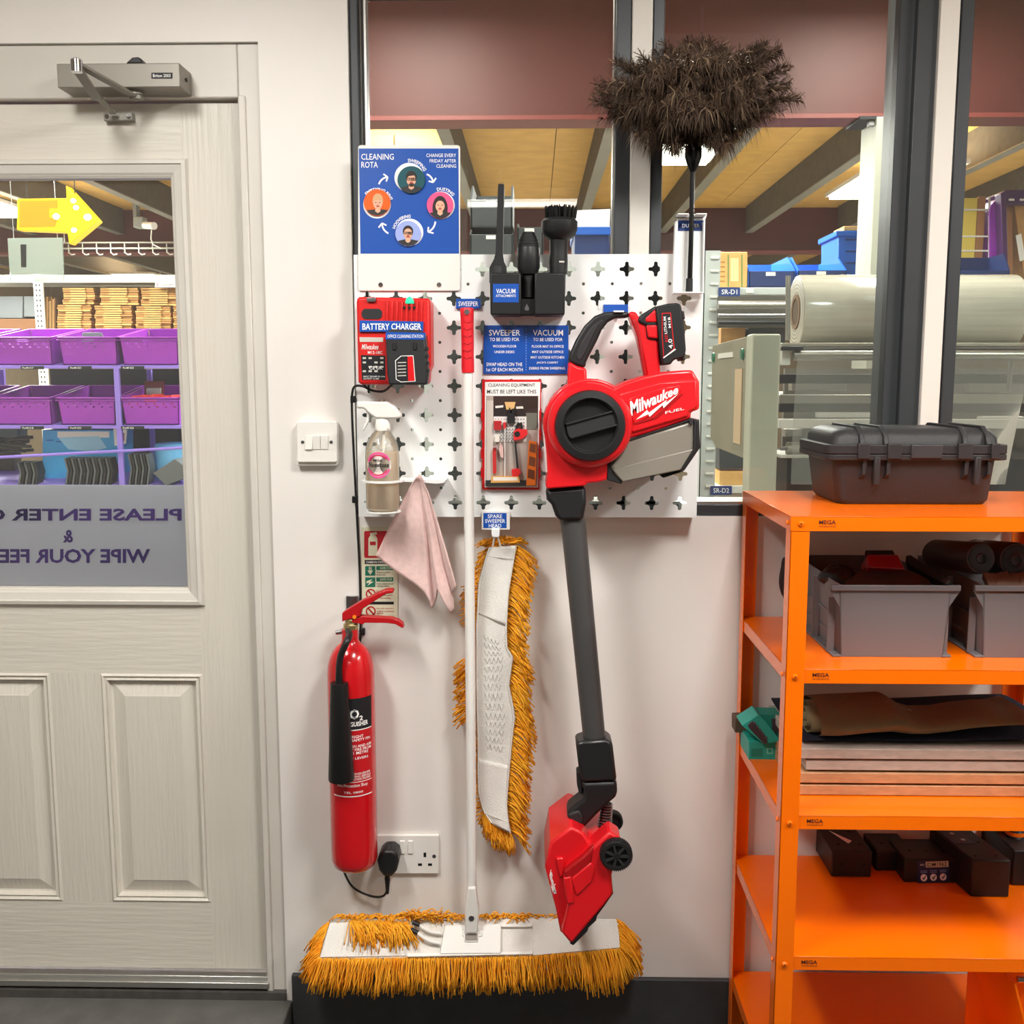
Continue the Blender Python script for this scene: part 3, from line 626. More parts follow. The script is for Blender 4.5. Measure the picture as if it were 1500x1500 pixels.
def tray_stack(label, x, y, n, dx, h, Y=YD+.02):
    t = thing('tray_stack', label, 'trays', 'black tray stacks behind the door glass')
    for k in range(n):
        g = [P(x+k*dx, y, Y), P(x+k*dx+2.4, y, Y), P(x+k*dx+5.4, y-h*.55, Y), P(x+k*dx+1, y-h, Y), P(x+k*dx-1.4, y-h, Y), P(x+k*dx+3, y-h*.55, Y)]
        MB().loft(g, [p+Vector((.0, .07, .004)) for p in g]).build('tray', 'shop_black' if k % 2 else M('tray_grey', '#565b5e', .45), t)
    return t
tray_stack('stack of black trays left of the blue carton', 26, 711.5, 6, 5, 34)
tray_stack('stack of black trays in front of the blue carton', 95, 711.5, 14, 5, 40)
tray_stack('stack of black trays right of the purple post', 188, 711.5, 7, 4.4, 46)
t = thing('grey_slab', 'grey slab box tilted at the right end beside the door bead', 'box')
g = [P(224,693,YD-.0), P(256,672,YD), P(272,684,YD), P(272,700,YD), P(243,711.5,YD)]
MB().loft(g, [p+Vector((0,.1,0)) for p in g]).build('slab', M('slab_grey', '#5c6164', .5), t, bevel=.003)
# cardboard rack
YK = 3.9
kr = thing('carton_rack', 'white slotted rack carrying flat cardboard behind the purple rack', 'rack')
kx0, kx1 = P(-120, 470, YK).x, P(300, 470, YK).x; kz1 = P(150, 414, YK).z; kz0 = P(150, 496, YK).z
MB().box((kx0, YK, kz1), (kx1, YK+.03, kz1+.045)).build('beam', 'rack_white', kr, bevel=.003); MB().box((kx0, YK, kz0-.04), (kx1, YK+.5, kz0)).build('shelf_board', 'rack_white', kr)
MB().box((kx0, YK+.03, kz1+.02), (kx1, YK+.5, kz1+.045)).build('shelf_board', 'rack_white', kr)
ux = P(54, 470, YK).x; MB().box((ux, YK-.02, .1), (ux+.055, YK-.002, P(60, 402, YK).z)).build('upright', 'rack_white', kr, bevel=.002)
for k in range(22):
    zc = P(60, 412, YK).z - .03*k
    for s in (.014, .034): MB().box((ux+s, YK-.0215, zc), (ux+s+.007, YK-.0195, zc+.012)).build('slot', 'shop_black', kr, smooth=0)
tgx = fbox(227, 413, 258, 421, YK-.003, .004, 'tag', 'white_plastic', kr, 0); text('STANDARD', (234, 415.5, 255, 418.5), YK-.0035, 'ink', tgx); fbox(229.5, 415, 230.7, 419.5, YK-.0037, .001, 'tag_arrow', 'red_print', tgx, 0)
def bundle(label, x0, x1, y0, y1, rs):
    t = thing('cardboard_bundle', label, 'cardboard', 'flat cardboard bundles on the white rack'); n = max(4, int((y1-y0)/3.2))
    for k in range(n):
        ya = y1-(y1-y0)*k/n; yb2 = y1-(y1-y0)*(k+.82)/n; e0, e1 = rs.uniform(0,2.4), rs.uniform(-2.4,0)
        MB().rect(x0+e0, yb2, x1+e1, ya, YK+.05+rs.uniform(0,.02), YK+.42).build('sheet', 'card' if k % 3 else 'card_pale', t, smooth=0)
        MB().rect(x0+(x1-x0)*.22+e0, yb2+.2, x0+(x1-x0)*.68+e0, ya-.2, YK+.042, YK+.06).build('flap', 'card_pale', t, smooth=0)
rb_ = random.Random(3)
for (x0, x1, y0, y1, l) in ((83,134,446,496,'lower left cardboard bundle on the white rack'), (138,194,447,496,'lower middle cardboard bundle on the white rack'), (198,251,448,496,'lower right cardboard bundle on the white rack'), (253,300,446,496,'lower cardboard bundle cut by the door bead'),
                             (91,139,421,445.5,'upper left cardboard bundle on the white rack'), (146,203,421,446.5,'upper middle cardboard bundle on the white rack'), (206,262,421,447.5,'upper right cardboard bundle on the white rack')): bundle(l, x0, x1, y0, y1, rb_)
t = thing('standing_cardboard', 'brown cardboard sheets standing on edge beside the white upright', 'cardboard')
for k in range(7): MB().rect(66+2.2*k, 434+rb_.uniform(0,8), 67.6+2.2*k, 496, YK+.06, YK+.4).build('sheet', 'card' if k % 2 else M('card_dark', '#7a5a38', .85), t, smooth=0)
for (x0, x1, y0, y1, m_, l) in ((-20, 33, 434, 466, M('crate_steel', '#7e8488', .5), 'grey plastic box at the left frame edge behind the door glass'), (35, 54, 434, 464, 'crate_steel', 'narrow grey plastic box beside the white rack upright'), (-20, 53, 467, 496, M('carton_dull', '#8a6142', .85), 'wide brown carton under the grey boxes')):
    tag(fbox(x0, y0, x1, y1, YK+.06, .3, 'stock_box', m_), l, 'box')
# lit arrow sign
ar = thing('arrow_sign', 'glowing yellow arrow sign hanging behind the door glass', 'sign')
YA_ = 1.5
def emis(nm, h, e): return M(nm, h, .4, emit=e)
MB().prism([(25,291),(97,290),(96,271),(143,323),(101,358),(98,340),(24,337)], YA_, YA_+.05).build('arrow_box', emis('arrow_yellow', '#ffbf00', .75), ar, bevel=.004)
MB().prism([(28,294),(84,293),(84,305),(72,305),(72,318),(84,320),(80,332),(28,333)], YA_-.002, YA_).build('arrow_tint', emis('arrow_orange', '#ee8200', .45), ar)
for x, y, r_ in ((82,317,5),(107,294,4),(111,304,4),(128,318,5.5),(108,337,4)): MB().prism(ell(x, y, r_, r_*.9, 14), YA_-.005, YA_-.001).build('bulb_glow', emis('arrow_white', '#fff6c0', 3.0), ar)
for x in (40, 110): MB().tube([P(x, 292 if x < 90 else 290, YA_+.02), Vector((P(x, 290, YA_+.02).x, YA_+.02, 2.99))], .002, 5).build('wire', 'black_matt', ar)
ap = thing('reflection_panel', 'pale sheet imitating a reflection below the yellow arrow', 'panel')  # added sheet and wires standing in for a reflection
MB().prism([(11,349),(91,348),(93,412),(15,413)], YA_+.3, YA_+.308).build('sheet', glass('reflection_sheet', '#e6f2ee', .2, haze=.35, hazec='#dcece6'), ap)
for x in (20, 84): MB().tube([P(x, 349, YA_+.304), Vector((P(x, 349, YA_+.304).x, YA_+.304, RCZ))], .0015, 5).build('wire', 'steel', ap)
MB().prism([(30,358),(38,358),(38,391),(31,391)], YA_+.297, YA_+.3).build('dark_mark', 'shop_black', ap)
# hook rail and camera
hr = thing('hook_rail', 'thin steel rail with wire hooks under the far beam', 'rail')
YH2 = 5.2; a, c_ = P(90, 364, YH2), P(300, 364, YH2)
MB().tube([a, Vector((c_.x, YH2, a.z))], .008, 6).build('rail', 'roller_steel', hr); MB().tube([a+Vector((0,0,.04)), Vector((c_.x, YH2, a.z+.04))], .008, 6).build('rail', 'roller_steel', hr)
for k in range(9):
    p = P(101+20.5*k, 364, YH2); p.z = a.z; MB().tube([p+Vector((0,0,.04)), p+Vector((0,0,-.03)), p+Vector((.02,0,-.045)), p+Vector((.045,0,-.04))], .007, 6).build('hook', 'roller_steel', hr)
for x in (95, 290): p = P(x, 360, YH2); MB().tube([Vector((p.x, YH2, a.z+.04)), Vector((p.x, YH2, RCZ))], .006, 5).build('hanger', 'steel', hr)
cm_ = thing('security_camera', 'small white security camera on a grey box by the joist', 'camera')
YQ = 4.2
fbox(195, 317, 209, 333, YQ, .08, 'mount_box', M('cam_grey', '#8f938f', .5), cm_, .004); p = P(212, 330, YQ-.03); MB().tube([p, P(226, 331, YQ-.09)], .022, 16).build('barrel', 'white_plastic', cm_); MB().tube([P(222,337,YQ-.05), P(221,350,YQ-.05), P(224,358,YQ-.05), P(236,364,YQ-.05)], .004, 6).build('cable', 'white_plastic', cm_)
MB().box((P(195,317,YQ).x, YQ, P(200,317,YQ).z), (P(200,317,YQ).x, YQ+.06, RCZ)).build('drop_bracket', 'cam_grey', cm_)
# ================================================================ pegboard
YB = -0.055                      # front face of the pegboard
BX0, BX1 = P(521.5, 560, YB).x, P(1025, 560, YB).x
BZ0, BZ1 = P(780, 757.5, YB).z, P(780, 372.5, YB).z
def cross_loop(cx, cz, L, w, rc):
    pts = []
    for k in range(4):
        a = k*math.pi/2; ux, uz = math.cos(a), math.sin(a); vx, vz = -uz, ux
        def q(d, e): pts.append((cx+ux*d+vx*e, cz+uz*d+vz*e))
        q(rc*1.25, -w); q(L-w, -w)
        for j in range(1, 5):
            t = -math.pi/2 + math.pi*j/5; q(L-w+w*math.cos(t), w*math.sin(t))
        q(L-w, w); q(rc*1.25, w); q(rc*0.95, rc*0.95)
    return pts
pg = thing('pegboard', 'white metal pegboard with cross shaped slots fixed across the window and wall', 'pegboard')
U = px2m(YB); holes = []
cols = [P(541 + 41.6*k, 600, YB).x for k in range(12)]
rows = [P(780, 394.5 + 42.75*k, YB).z for k in range(9)]
for x in cols:
    for z in rows: holes.append(cross_loop(x, z, 10.7*U, 2.7*U, 4.2*U))
for i in range(11):
    for j in range(8):
        cx, cz = (cols[i]+cols[i+1])/2, (rows[j]+rows[j+1])/2
        holes.append([(cx+2.4*U*math.cos(a*math.pi/4), cz+2.4*U*math.sin(a*math.pi/4)) for a in range(8)])
sheet_with_holes([(BX0, BZ0), (BX1, BZ0), (BX1, BZ1), (BX0, BZ1)], holes, YB, 0.0018, 'perforated_panel', 'white_powder', pg)
b = MB(); e = 0.0018; d = 0.053
b.box((BX0, YB+0.001, BZ0), (BX0+e, YB+d, BZ1)); b.box((BX1-e, YB+0.001, BZ0), (BX1, YB+d, BZ1))
b.box((BX0, YB+0.001, BZ0), (BX1, YB+d, BZ0+e)); b.box((BX0, YB+0.001, BZ1-e), (BX1, YB+d, BZ1))
b.build('folded_edge', 'white_powder', pg)
for x in (BX0+0.02, BX1-0.02):
    MB().box((x-0.012, YB+0.002, BZ0+0.01), (x+0.012, 0.0, BZ0+0.03)).build('wall_spacer', 'white_powder', pg)

# ---------------------------------------------------------------- cleaning rota sign with its four round portrait magnets
c3 = crop(520, 205, 8.825)
sg = thing('rota_sign', 'blue cleaning rota sign on a white plate above the battery charger', 'sign')
MB().rrect(524.5, 212.5, 674, 426, 4, -0.0605, -0.0572).build('backing_plate', 'white_plastic', sg, bevel=0.0008)
YS = -0.0605
MB().prism([(525.5, 217.5), (671.5, 217.5), (672.5, 371.5), (528, 371.5)], YS-0.0004, YS+0.001).build('printed_panel', 'blue_print', sg)
YT = YS - 0.0007
def ctext(s, cq, Y, mat, par, bold=0.02, cr=None, **k):
    (x0, y0), (x1, y1) = cr([(cq[0], cq[1]), (cq[2], cq[3])]); return text(s, (x0, y0, x1, y1), Y, mat, par, bold, **k)
for s, q in (('CLEANING', (80,178,502,256)), ('ROTA', (82,282,296,360)), ('CHANGE EVERY', (922,176,1308,222)), ('FRIDAY AFTER', (965,248,1308,292)), ('CLEANING', (1052,314,1308,360))):
    ctext(s, q, YT, 'white_ink', sg, 0.025, c3)
def arc_text(s, cx, cy, r, a0, a1, h, Y, par):
    """word set on an arc; angles in degrees clockwise from the top"""
    uv, fs = text_mesh(s, 0.02)
    def fn(u, v):
        a = math.radians(a0 + (a1-a0)*u); rr = r + h*v
        (x, y), = c3([(cx + rr*math.sin(a), cy - rr*math.cos(a))]); return P(x, y, Y)
    text(s, None, Y, 'white_ink', par, 0.02, fn=fn)
mags = {'top': (700, 485, 190, 728, 515, 178), 'right': (1110, 845, 180, 1100, 842, 172), 'bottom': (705, 1195, 178, 685, 1210, 165), 'left': (285, 835, 180, 285, 808, 172)}
arc_text('SWEEPING', 705, 485, 198, -6, 66, 44, YT, sg)
arc_text('DUSTING', 1110, 845, 190, -14, 52, 42, YT, sg)
arc_text('HOOVERING', 705, 1195, 188, -76, 4, 42, YT, sg)
arc_text('EMPTYING BINS', 285, 835, 176, -48, 72, 42, YT, sg)
def arrow(cx, cy, r, a0, a1):
    pts = []; N = 10
    def pp(a, rr): a = math.radians(a); return (cx + rr*math.sin(a), cy - rr*math.cos(a))
    out = [pp(a0 + (a1-a0)*k/N, r+11) for k in range(N+1)]; inn = [pp(a0 + (a1-a0)*k/N, r-11) for k in range(N+1)]
    b = MB()
    for k in range(N): b.prism(c3([out[k], out[k+1], inn[k+1], inn[k]]), YT, YT+0.0004)
    tip = pp(a1 + (7 if a1 > a0 else -7), r)
    for rr in (r+52, r-52):
        q = pp(a1 - (11 if a1 > a0 else -11), rr); dx, dy = tip[0]-q[0], tip[1]-q[1]; L = math.hypot(dx, dy); nx, ny = -dy/L*10, dx/L*10
        b.prism(c3([(q[0]+nx, q[1]+ny), (tip[0]+nx, tip[1]+ny), (tip[0]-nx, tip[1]-ny), (q[0]-nx, q[1]-ny)]), YT, YT+0.0004)
    b.build('printed_arrow', 'white_ink', sg, smooth=0)
arrow(430, 605, 125, -75, -10); arrow(885, 560, 125, 20, 78); arrow(890, 1050, 148, 92, 152); arrow(490, 1080, 140, -155, -95)
for x, y in ((557.5, 417), (643, 417)):
    MB().disc(x, y, 3.4, YS-0.002, YS+0.001, 12).build('screw', 'chrome', sg)
def clipd(pts, CX, CY, R):
    o = []
    for x, y in pts:
        d = math.hypot(x-CX, y-CY)
        if d > R: x, y = CX+(x-CX)*R/d, CY+(y-CY)*R/d
        o.append((x, y))
    return o
M('skin_print', '#e9b193', 0.5); M('hair_print', '#2a2020', 0.5); M('coat_print', '#2b2b2d', 0.5); M('beanie_print', '#d6a878', 0.5); M('lip_print', '#b8504e', 0.5)
def portrait(key, label, bg, opt):
    wx, wy, wr, x, y, r = mags[key]
    MB().prism(c3(ell(wx, wy, wr, wr, 32)), YT, YT+0.0004).build('printed_circle', 'white_ink', sg)
    t = thing('portrait_magnet', label, 'magnet', 'round portrait magnets on the rota sign')
    Y = YS - 0.005
    MB().prism(c3(ell(x, y, r, r, 40)), Y, YS-0.0008).build('disc', M('mag_'+key, bg, 0.3), t, bevel=0.0004)
    R = r*0.985; k = [0]
    def lay(nm, pts, mat): k[0] += 1; MB().prism(c3(clipd(pts, x, y, R)), Y-0.0002*k[0], Y).build(nm, mat, t, smooth=0)
    fx, fy = opt.get('face', (0, 0)); fx += x; fy += y
    fr_ = r*0.36
    if opt.get('long'): lay('printed_hair', ell(fx, fy+r*0.25, fr_*1.6, r*0.95, 24), 'hair_print')
    sh = [(x-r*1.0, y+r*1.1), (x-r*0.85, y+r*0.62), (fx-r*0.3, fy+r*0.52), (fx+r*0.3, fy+r*0.52), (x+r*0.85, y+r*0.6), (x+r, y+r*1.1), (x+r*.6, y+r*1.3), (x, y+r*1.3), (x-r*.6, y+r*1.3)]
    lay('printed_coat', sh, opt.get('coat', 'coat_print'))
    lay('printed_neck', [(fx-r*.17, fy+r*.25), (fx+r*.17, fy+r*.25), (fx+r*.2, fy+r*.66), (fx, fy+r*.8), (fx-r*.2, fy+r*.66)], 'skin_print')
    lay('printed_hair', ell(fx, fy-r*0.12, fr_*1.12, r*0.46), 'beanie_print' if opt.get('hat') else 'hair_print')
    lay('printed_face', ell(fx, fy+r*0.08, fr_*0.95, r*0.42), 'skin_print')
    if opt.get('hat'): lay('printed_hat', [(fx-fr_*1.1, fy-r*.12), (fx-fr_*.95, fy-r*.45), (fx-fr_*.4, fy-r*.66), (fx+fr_*.4, fy-r*.66), (fx+fr_*.95, fy-r*.45), (fx+fr_*1.1, fy-r*.12), (fx, fy-r*.2)], 'beanie_print')
    else: lay('printed_fringe', [(fx-fr_, fy-r*.02), (fx-fr_*.9, fy-r*.4), (fx, fy-r*.56), (fx+fr_*.9, fy-r*.4), (fx+fr_, fy-r*.02), (fx+fr_*.55, fy-r*(.26 if opt.get('fringe') else .34)), (fx-fr_*.5, fy-r*(.2 if opt.get('fringe') else .33))], 'hair_print')
    for s in (-1, 1):
        lay('printed_eye', ell(fx+s*fr_*.42, fy, r*.05, r*.035, 10), 'hair_print')
        if opt.get('glasses'):
            for (ax, ay, bx, by) in ((-.15,-.08,.15,-.05), (-.15,.07,.15,.1), (-.15,-.08,-.12,.1), (.12,-.08,.15,.1)):
                lay('printed_glasses', [(fx+s*fr_*.45+ax*r, fy+ay*r), (fx+s*fr_*.45+bx*r, fy+ay*r), (fx+s*fr_*.45+bx*r, fy+by*r), (fx+s*fr_*.45+ax*r, fy+by*r)], 'hair_print')
    lay('printed_nose', [(fx-r*.03, fy+r*.06), (fx+r*.03, fy+r*.06), (fx+r*.05, fy+r*.17), (fx-r*.05, fy+r*.17)], M('nose_print', '#d4977c', .5))
    if opt.get('beard'): lay('printed_beard', [(fx-r*.2, fy+r*.36), (fx+r*.2, fy+r*.36), (fx+r*.14, fy+r*.5), (fx-r*.14, fy+r*.5)], 'hair_print')
    lay('printed_mouth', ell(fx, fy+r*.27, r*.13, r*.05, 12), 'lip_print')
portrait('top', 'round magnet with teal ground, portrait of person in glasses and open jacket', '#1c5660', dict(glasses=1, fringe=1, beard=1, face=(0, -12)))
portrait('right', 'round magnet with pink ground, portrait of person with long dark hair', '#ee5c8e', dict(long=1, face=(0, 0)))
portrait('bottom', 'round magnet with lilac ground, portrait of person in glasses and dark jacket', '#9fb0ea', dict(glasses=1, face=(0, -10)))
portrait('left', 'round magnet with orange ground, portrait of person in beige beanie', '#f0641e', dict(hat=1, face=(10, 0)))

# ---------------------------------------------------------------- battery charger
M('charger_red', '#d5201f', 0.4); M('charger_dark', '#26282a', 0.5); M('led_green', '#35c795', 0.3, emit=0.7)
z6 = crop(510, 360, 3.75)
ch = thing('battery_charger', 'red battery charger plugged in at the top left of the pegboard', 'charger')
YC = -0.125
MB().prism(z6([(48,290),(60,280),(438,288),(452,300),(455,655),(440,690),(436,760),(66,764),(54,748),(44,310)]), YC, YB).build('body', 'charger_red', ch, bevel=0.006)
for k in range(8):
    x = 205 + k*27
    MB().prism(z6([(x,305),(x+15,305),(x+14,420),(x-1,420)]), YC-0.004, YC+0.002).build('rib', 'charger_red', ch, bevel=0.0015)
MB().prism(z6(rrpts(74,346,186,402,22)), YC-0.0015, YC+0.001).build('slot', 'charger_dark', ch)
MB().prism(z6([(100,285),(152,285),(150,308),(104,308)]), YC-0.006, YC+0.01).build('battery_guide', 'steel', ch, bevel=0.001)
MB().prism(z6([(312,318),(316,292),(336,276),(356,290),(362,318)]), YC-0.006, YC+0.01).build('indicator_light', 'led_green', ch, bevel=0.002)
for k in range(3): MB().prism(z6([(304+27*k,332),(316+27*k,332),(316+27*k,346),(304+27*k,346)]), YC-0.0048, YC).build('indicator_window', 'black_matt', ch)
lb = MB().prism(z6([(62,410),(412,416),(412,470),(62,472)]), YC-0.0055, YC-0.0015).build('label_plate', 'blue_print', ch)
ctext('BATTERY CHARGER', (78,426,402,462), YC-0.0058, 'white_ink', lb, 0.02, z6)
pl = MB().prism(z6([(60,500),(200,506),(216,742),(76,740)]), YC-0.0012, YC+0.001).build('rating_plate', 'charger_red', ch)
MB().prism(z6([(62,502),(192,504),(192,528),(64,528)]), YC-0.0015, YC).build('rating_strip', M('label_grey', '#c9c5bd', .5), pl)
ctext('Milwaukee', (74,540,166,570), YC-0.0016, 'white_ink', pl, 0.02, z6, shear=0.3)
ctext('M12-18C', (108,578,188,594), YC-0.0016, 'white_ink', pl, 0.02, z6)
MB().prism(z6([(70,600),(204,604),(206,738),(76,736)]), YC-0.0016, YC).build('rating_field', 'ink', pl)
for r_ in range(4):
    for k in range(4): 
        if (r_+k) % 4 != 2: MB().prism(z6([(80+32*k,612+24*r_),(98+32*k,612+24*r_),(98+32*k,622+24*r_),(80+32*k,622+24*r_)]), YC-0.0019, YC-0.0012).build('printed_symbol', 'label_grey', pl)
ctext('CE UK', (116,662,190,680), YC-0.002, 'white_ink', pl, 0.02, z6)
ctext('INPUT 220-240V 50-60Hz', (84,714,202,722), YC-0.002, 'white_ink', pl, 0.0, z6); ctext('OUTPUT 12-18V', (84,726,170,734), YC-0.002, 'white_ink', pl, 0.0, z6)
bt = MB().prism(z6([(204,486),(215,466),(240,458),(390,462),(422,480),(440,700),(432,764),(222,764),(214,700)]), YC-0.035, YC-0.001).build('battery_adaptor', 'charger_dark', ch, bevel=0.004)
YA = YC-0.0358
MB().prism(z6([(206,474),(424,478),(420,516),(206,514)]), YA, YC-0.03).build('label_plate', 'blue_print', bt)
ctext('OFFICE CLEANING STATION', (216,488,412,506), YA-0.0004, 'white_ink', bt, 0.02, z6)
for x in (252, 365): MB().prism(z6([(x-8,530),(x+12,530),(x+10,572),(x-8,572)]), YA-0.002, YA+0.002).build('latch', 'black_matt', bt, bevel=0.001)
MB().prism(z6([(258,630),(290,604),(358,602),(370,745),(290,750),(262,735)]), YA-0.0002, YA+0.001).build('label_border', 'white_ink', bt)
MB().prism(z6([(262,632),(292,607),(326,606),(330,744),(292,746),(266,733)]), YA-0.0006, YA+0.001).build('label_dark', 'ink', bt)
MB().prism(z6([(326,607),(355,606),(366,742),(330,744)]), YA-0.0006, YA+0.001).build('label_red', 'red_print', bt)
for k in range(5): MB().prism(z6([(272,640+18*k),(318,638+18*k),(318,643+18*k),(272,645+18*k)]), YA-0.0009, YA).build('printed_line', 'label_grey', bt)
for k in range(4): MB().prism(z6([(424+k*2,560+40*k),(436+k*2,556+40*k),(437+k*2,572+40*k),(426+k*2,576+40*k)]), YA-0.001, YC-0.01).build('grip_rib', 'black_matt', bt)

# ---------------------------------------------------------------- charger cable: loop under the charger, down the wall, out below the extinguisher to the plug
cb = thing('charger_cable', 'thin black mains cable running down the wall to a black plug in the socket', 'cable')
pth = [P(576, 562, -0.10), P(562, 573, -0.09), P(545, 572, -0.085), P(532, 566, -0.08), P(520, 566, -0.07), P(516, 576, -0.062), P(515.5, 600, -0.05), P(518, 660, -0.04), P(521, 720, -0.015), P(523, 760, -0.005), P(527, 840, -0.004), P(528, 900, -0.004), P(527.5, 940, -0.004),
       P(522, 1000, -0.004), P(512, 1150, -0.004), P(503, 1240, -0.004), P(502, 1266, -0.005), P(507, 1284, -0.006), P(520, 1302, -0.012), P(545, 1313, -0.02), P(562, 1312, -0.03), P(567.5, 1300, -0.036), P(567.5, 1292, -0.038)]
MB().tube(smoothpath(pth), 0.0026, 8).build('flex', 'black_plastic', cb)
for x, y, Y in ((517, 575+10, -0.055), (519.5, 732, -0.009), (530, 926, -0.004)):
    MB().rect(x-4, y-5, x+4, y+5, Y-0.006, Y+0.004).build('cable_clip', 'black_plastic', cb, bevel=0.001)
YP = -0.062
MB().prism([(556,1252),(562,1246),(575,1246),(582,1252),(584,1262),(581,1276),(574,1285),(562,1285),(555,1276),(552,1262)], YP, -0.0095).build('plug_body', 'black_plastic', cb, bevel=0.006)
b = MB(); 
for k in range(6): 
    c_ = P(567.5, 1287+3.6*k, -0.038); b.lathe([(0.0066-k*0.0005, -0.0018), (0.0066-k*0.0005, 0.0018)], c_, (0,0,1), 10)
b.tube([P(567.5, 1283, -0.038), P(567.5, 1309, -0.038)], [0.006, 0.0035], 10); b.build('strain_relief', 'black_plastic', cb)

# ---------------------------------------------------------------- spray bottle in its ring holder
c4 = crop(515, 560, 7.145)
M('bottle_clear', '#e9e6df', 0.08, trans=0.0); 
bc = glass('bottle_plastic', '#fbfaf6', 0.16, haze=0.06, hazec='#ffffff'); liq = frost_film('bottle_liquid', '#fff4e2', 0.55)
yb = -0.105
sp = thing('spray_bottle', 'clear spray bottle with white trigger head and pink round label on the pegboard', 'bottle')
def zpx(y, Y=yb): return P(560, y, Y).z
bx = P(560, 670, yb).x; u1 = px2m(yb)
prof = [(0.0, zpx(748)), (20*u1, zpx(748)), (24.4*u1, zpx(744)), (25*u1, zpx(736)), (25*u1, zpx(668)), (24*u1, zpx(655)), (21*u1, zpx(645)), (15*u1, zpx(636)), (10.5*u1, zpx(631)), (10*u1, zpx(629))]
zb = zpx(748)
MB().lathe([(r, h-zb) for r, h in prof], (bx, yb, zb), (0,0,1), 32).build('bottle', bc, sp)
MB().lathe([(0, 0.002), (19*u1, 0.002), (23.6*u1, zpx(743.5)-zb), (24.2*u1, zpx(736)-zb), (24.2*u1, zpx(662)-zb), (0, zpx(662)-zb)], (bx, yb, zb), (0,0,1), 32).build('liquid', liq, sp)
MB().tube([(bx, yb, zpx(740)), (bx+0.004, yb, zpx(631))], 0.003, 8).build('dip_tube', 'white_plastic', sp)
MB().lathe([(11*u1, 0), (11*u1, 0.01), (9.5*u1, zpx(615)-zpx(630.5)), (8*u1, zpx(612)-zpx(630.5))], (P(560.5,620,yb).x, yb, zpx(630.5)), (0,0,1), 24).build('collar', 'white_plastic', sp)
hd = MB().prism(c4([(48,200),(120,200),(370,205),(440,245),(510,330),(516,372),(465,382),(390,382),(250,380),(180,330),(150,300),(120,275),(52,272)]), yb-0.015, yb+0.015).build('trigger_head', 'white_plastic', sp, bevel=0.004)
MB().prism(c4([(255,378),(370,384),(395,440),(398,500),(250,500),(246,440)]), yb-0.012, yb+0.012).build('neck', 'white_plastic', sp, bevel=0.003)
MB().prism(c4([(150,296),(182,340),(178,400),(150,460),(115,515),(108,508),(140,430),(160,360)]), yb-0.008, yb+0.008).build('trigger', 'white_plastic', sp, bevel=0.002)
def bot_map(r, zc):
    def fn(x, y):   # pixel -> onto the bottle's front
        p = P(x, y, yb-r); a = (p.x-bx)/r; a = max(-1.4, min(1.4, a))
        return Vector((bx + r*math.sin(a), yb - r*math.cos(a), p.z))
    return fn
bm_ = bot_map(25.4*u1, 0)
lc = (277, 868)
def ringseg(r0, r1, a0, a1, mat, nm='label_ring', n=14):
    b = MB(); vs = []; fs = []
    for k in range(n+1):
        a = math.radians(a0+(a1-a0)*k/n)
        for r_ in (r0, r1):
            (x, y), = c4([(lc[0]+r_*math.cos(a), lc[1]+r_*math.sin(a))]); vs.append(bm_(x, y))
    for k in range(n): fs.append((2*k, 2*k+1, 2*k+3, 2*k+2))
    b.add(vs, fs).build(nm, mat, sp, smooth=0)
ringseg(0.1, 140, 0, 360, M('label_ground', '#eadfd8', 0.4), 'label_ground', 28)
bm_ = bot_map(25.8*u1, 0)
M('label_pink', '#f0569c', .4); M('label_rose', '#d9285f', .4)
for (a0, a1) in ((195, 338), (20, 165)):
    ringseg(118, 138, a0, a1, 'label_pink'); ringseg(98, 112, a0+8, a1-14, 'label_rose')
def bot_text(s, q, bold=0.0):
    (x0, y0), (x1, y1) = c4([(q[0], q[1]), (q[2], q[3])]); text(s, None, 0, 'ink', sp, bold, fn=lambda u, v: bm_(x0+(x1-x0)*u, y1+(y0-y1)*v))
bot_text('MEGA', (222,806,318,830), .02); bot_text('Noexcuse', (164,840,394,890), .015); bot_text('SANITISER', (235,902,318,910)); bot_text('SPRAY CLEANER', (220,914,328,922)); bot_text('500 ml', (240,930,300,938))
# holder: ring, base tray and hook arm
hl = thing('bottle_holder', 'white metal ring holder with a cloth hook arm on the pegboard', 'holder')
def flat_ring(cx, cy, z, r0, r1, h, nm):
    b = MB(); n = 36; rings = []
    for r, zz in ((r0, z), (r1, z), (r1, z+h), (r0, z+h)):
        rings.append([Vector((cx+r*math.cos(2*math.pi*k/n), cy+r*math.sin(2*math.pi*k/n), zz)) for k in range(n)])
    b.loft(*rings, rings[0], caps=False); return b.build(nm, 'white_powder', hl)
rz = zpx(704); flat_ring(bx, yb, rz-0.002, 26.0*u1, 31*u1, 0.004, 'upper_ring')
lz = zb-0.003; MB().lathe([(0, -0.003), (26*u1, -0.003), (27*u1, -0.002), (27*u1, 0.0)], (bx, yb, lz+0.0029), (0,0,1), 32).build('base_tray', 'white_powder', hl)
MB().box((bx-0.012, YB-0.0005, lz), (bx+0.012, YB-0.003, rz+0.002)).build('back_strap', 'white_powder', hl)
MB().box((bx-0.012, YB-0.0005, lz), (bx+0.012, yb+26*u1, lz+0.0025)).build('tray_arm', 'white_powder', hl)
MB().box((bx-0.012, YB-0.0005, rz-0.002), (bx+0.012, yb+28*u1, rz+0.002)).build('ring_arm', 'white_powder', hl)
b = MB(); a_ = P(592, 704, -0.10); c_ = P(650, 706, -0.10)
b.prism([(584,701.5),(612,702),(640,702),(650,701),(654,703),(650,708),(640,709),(612,707),(584,706)], -0.10, -0.0565).build('hook_arm', 'white_powder', hl, bevel=0.001)
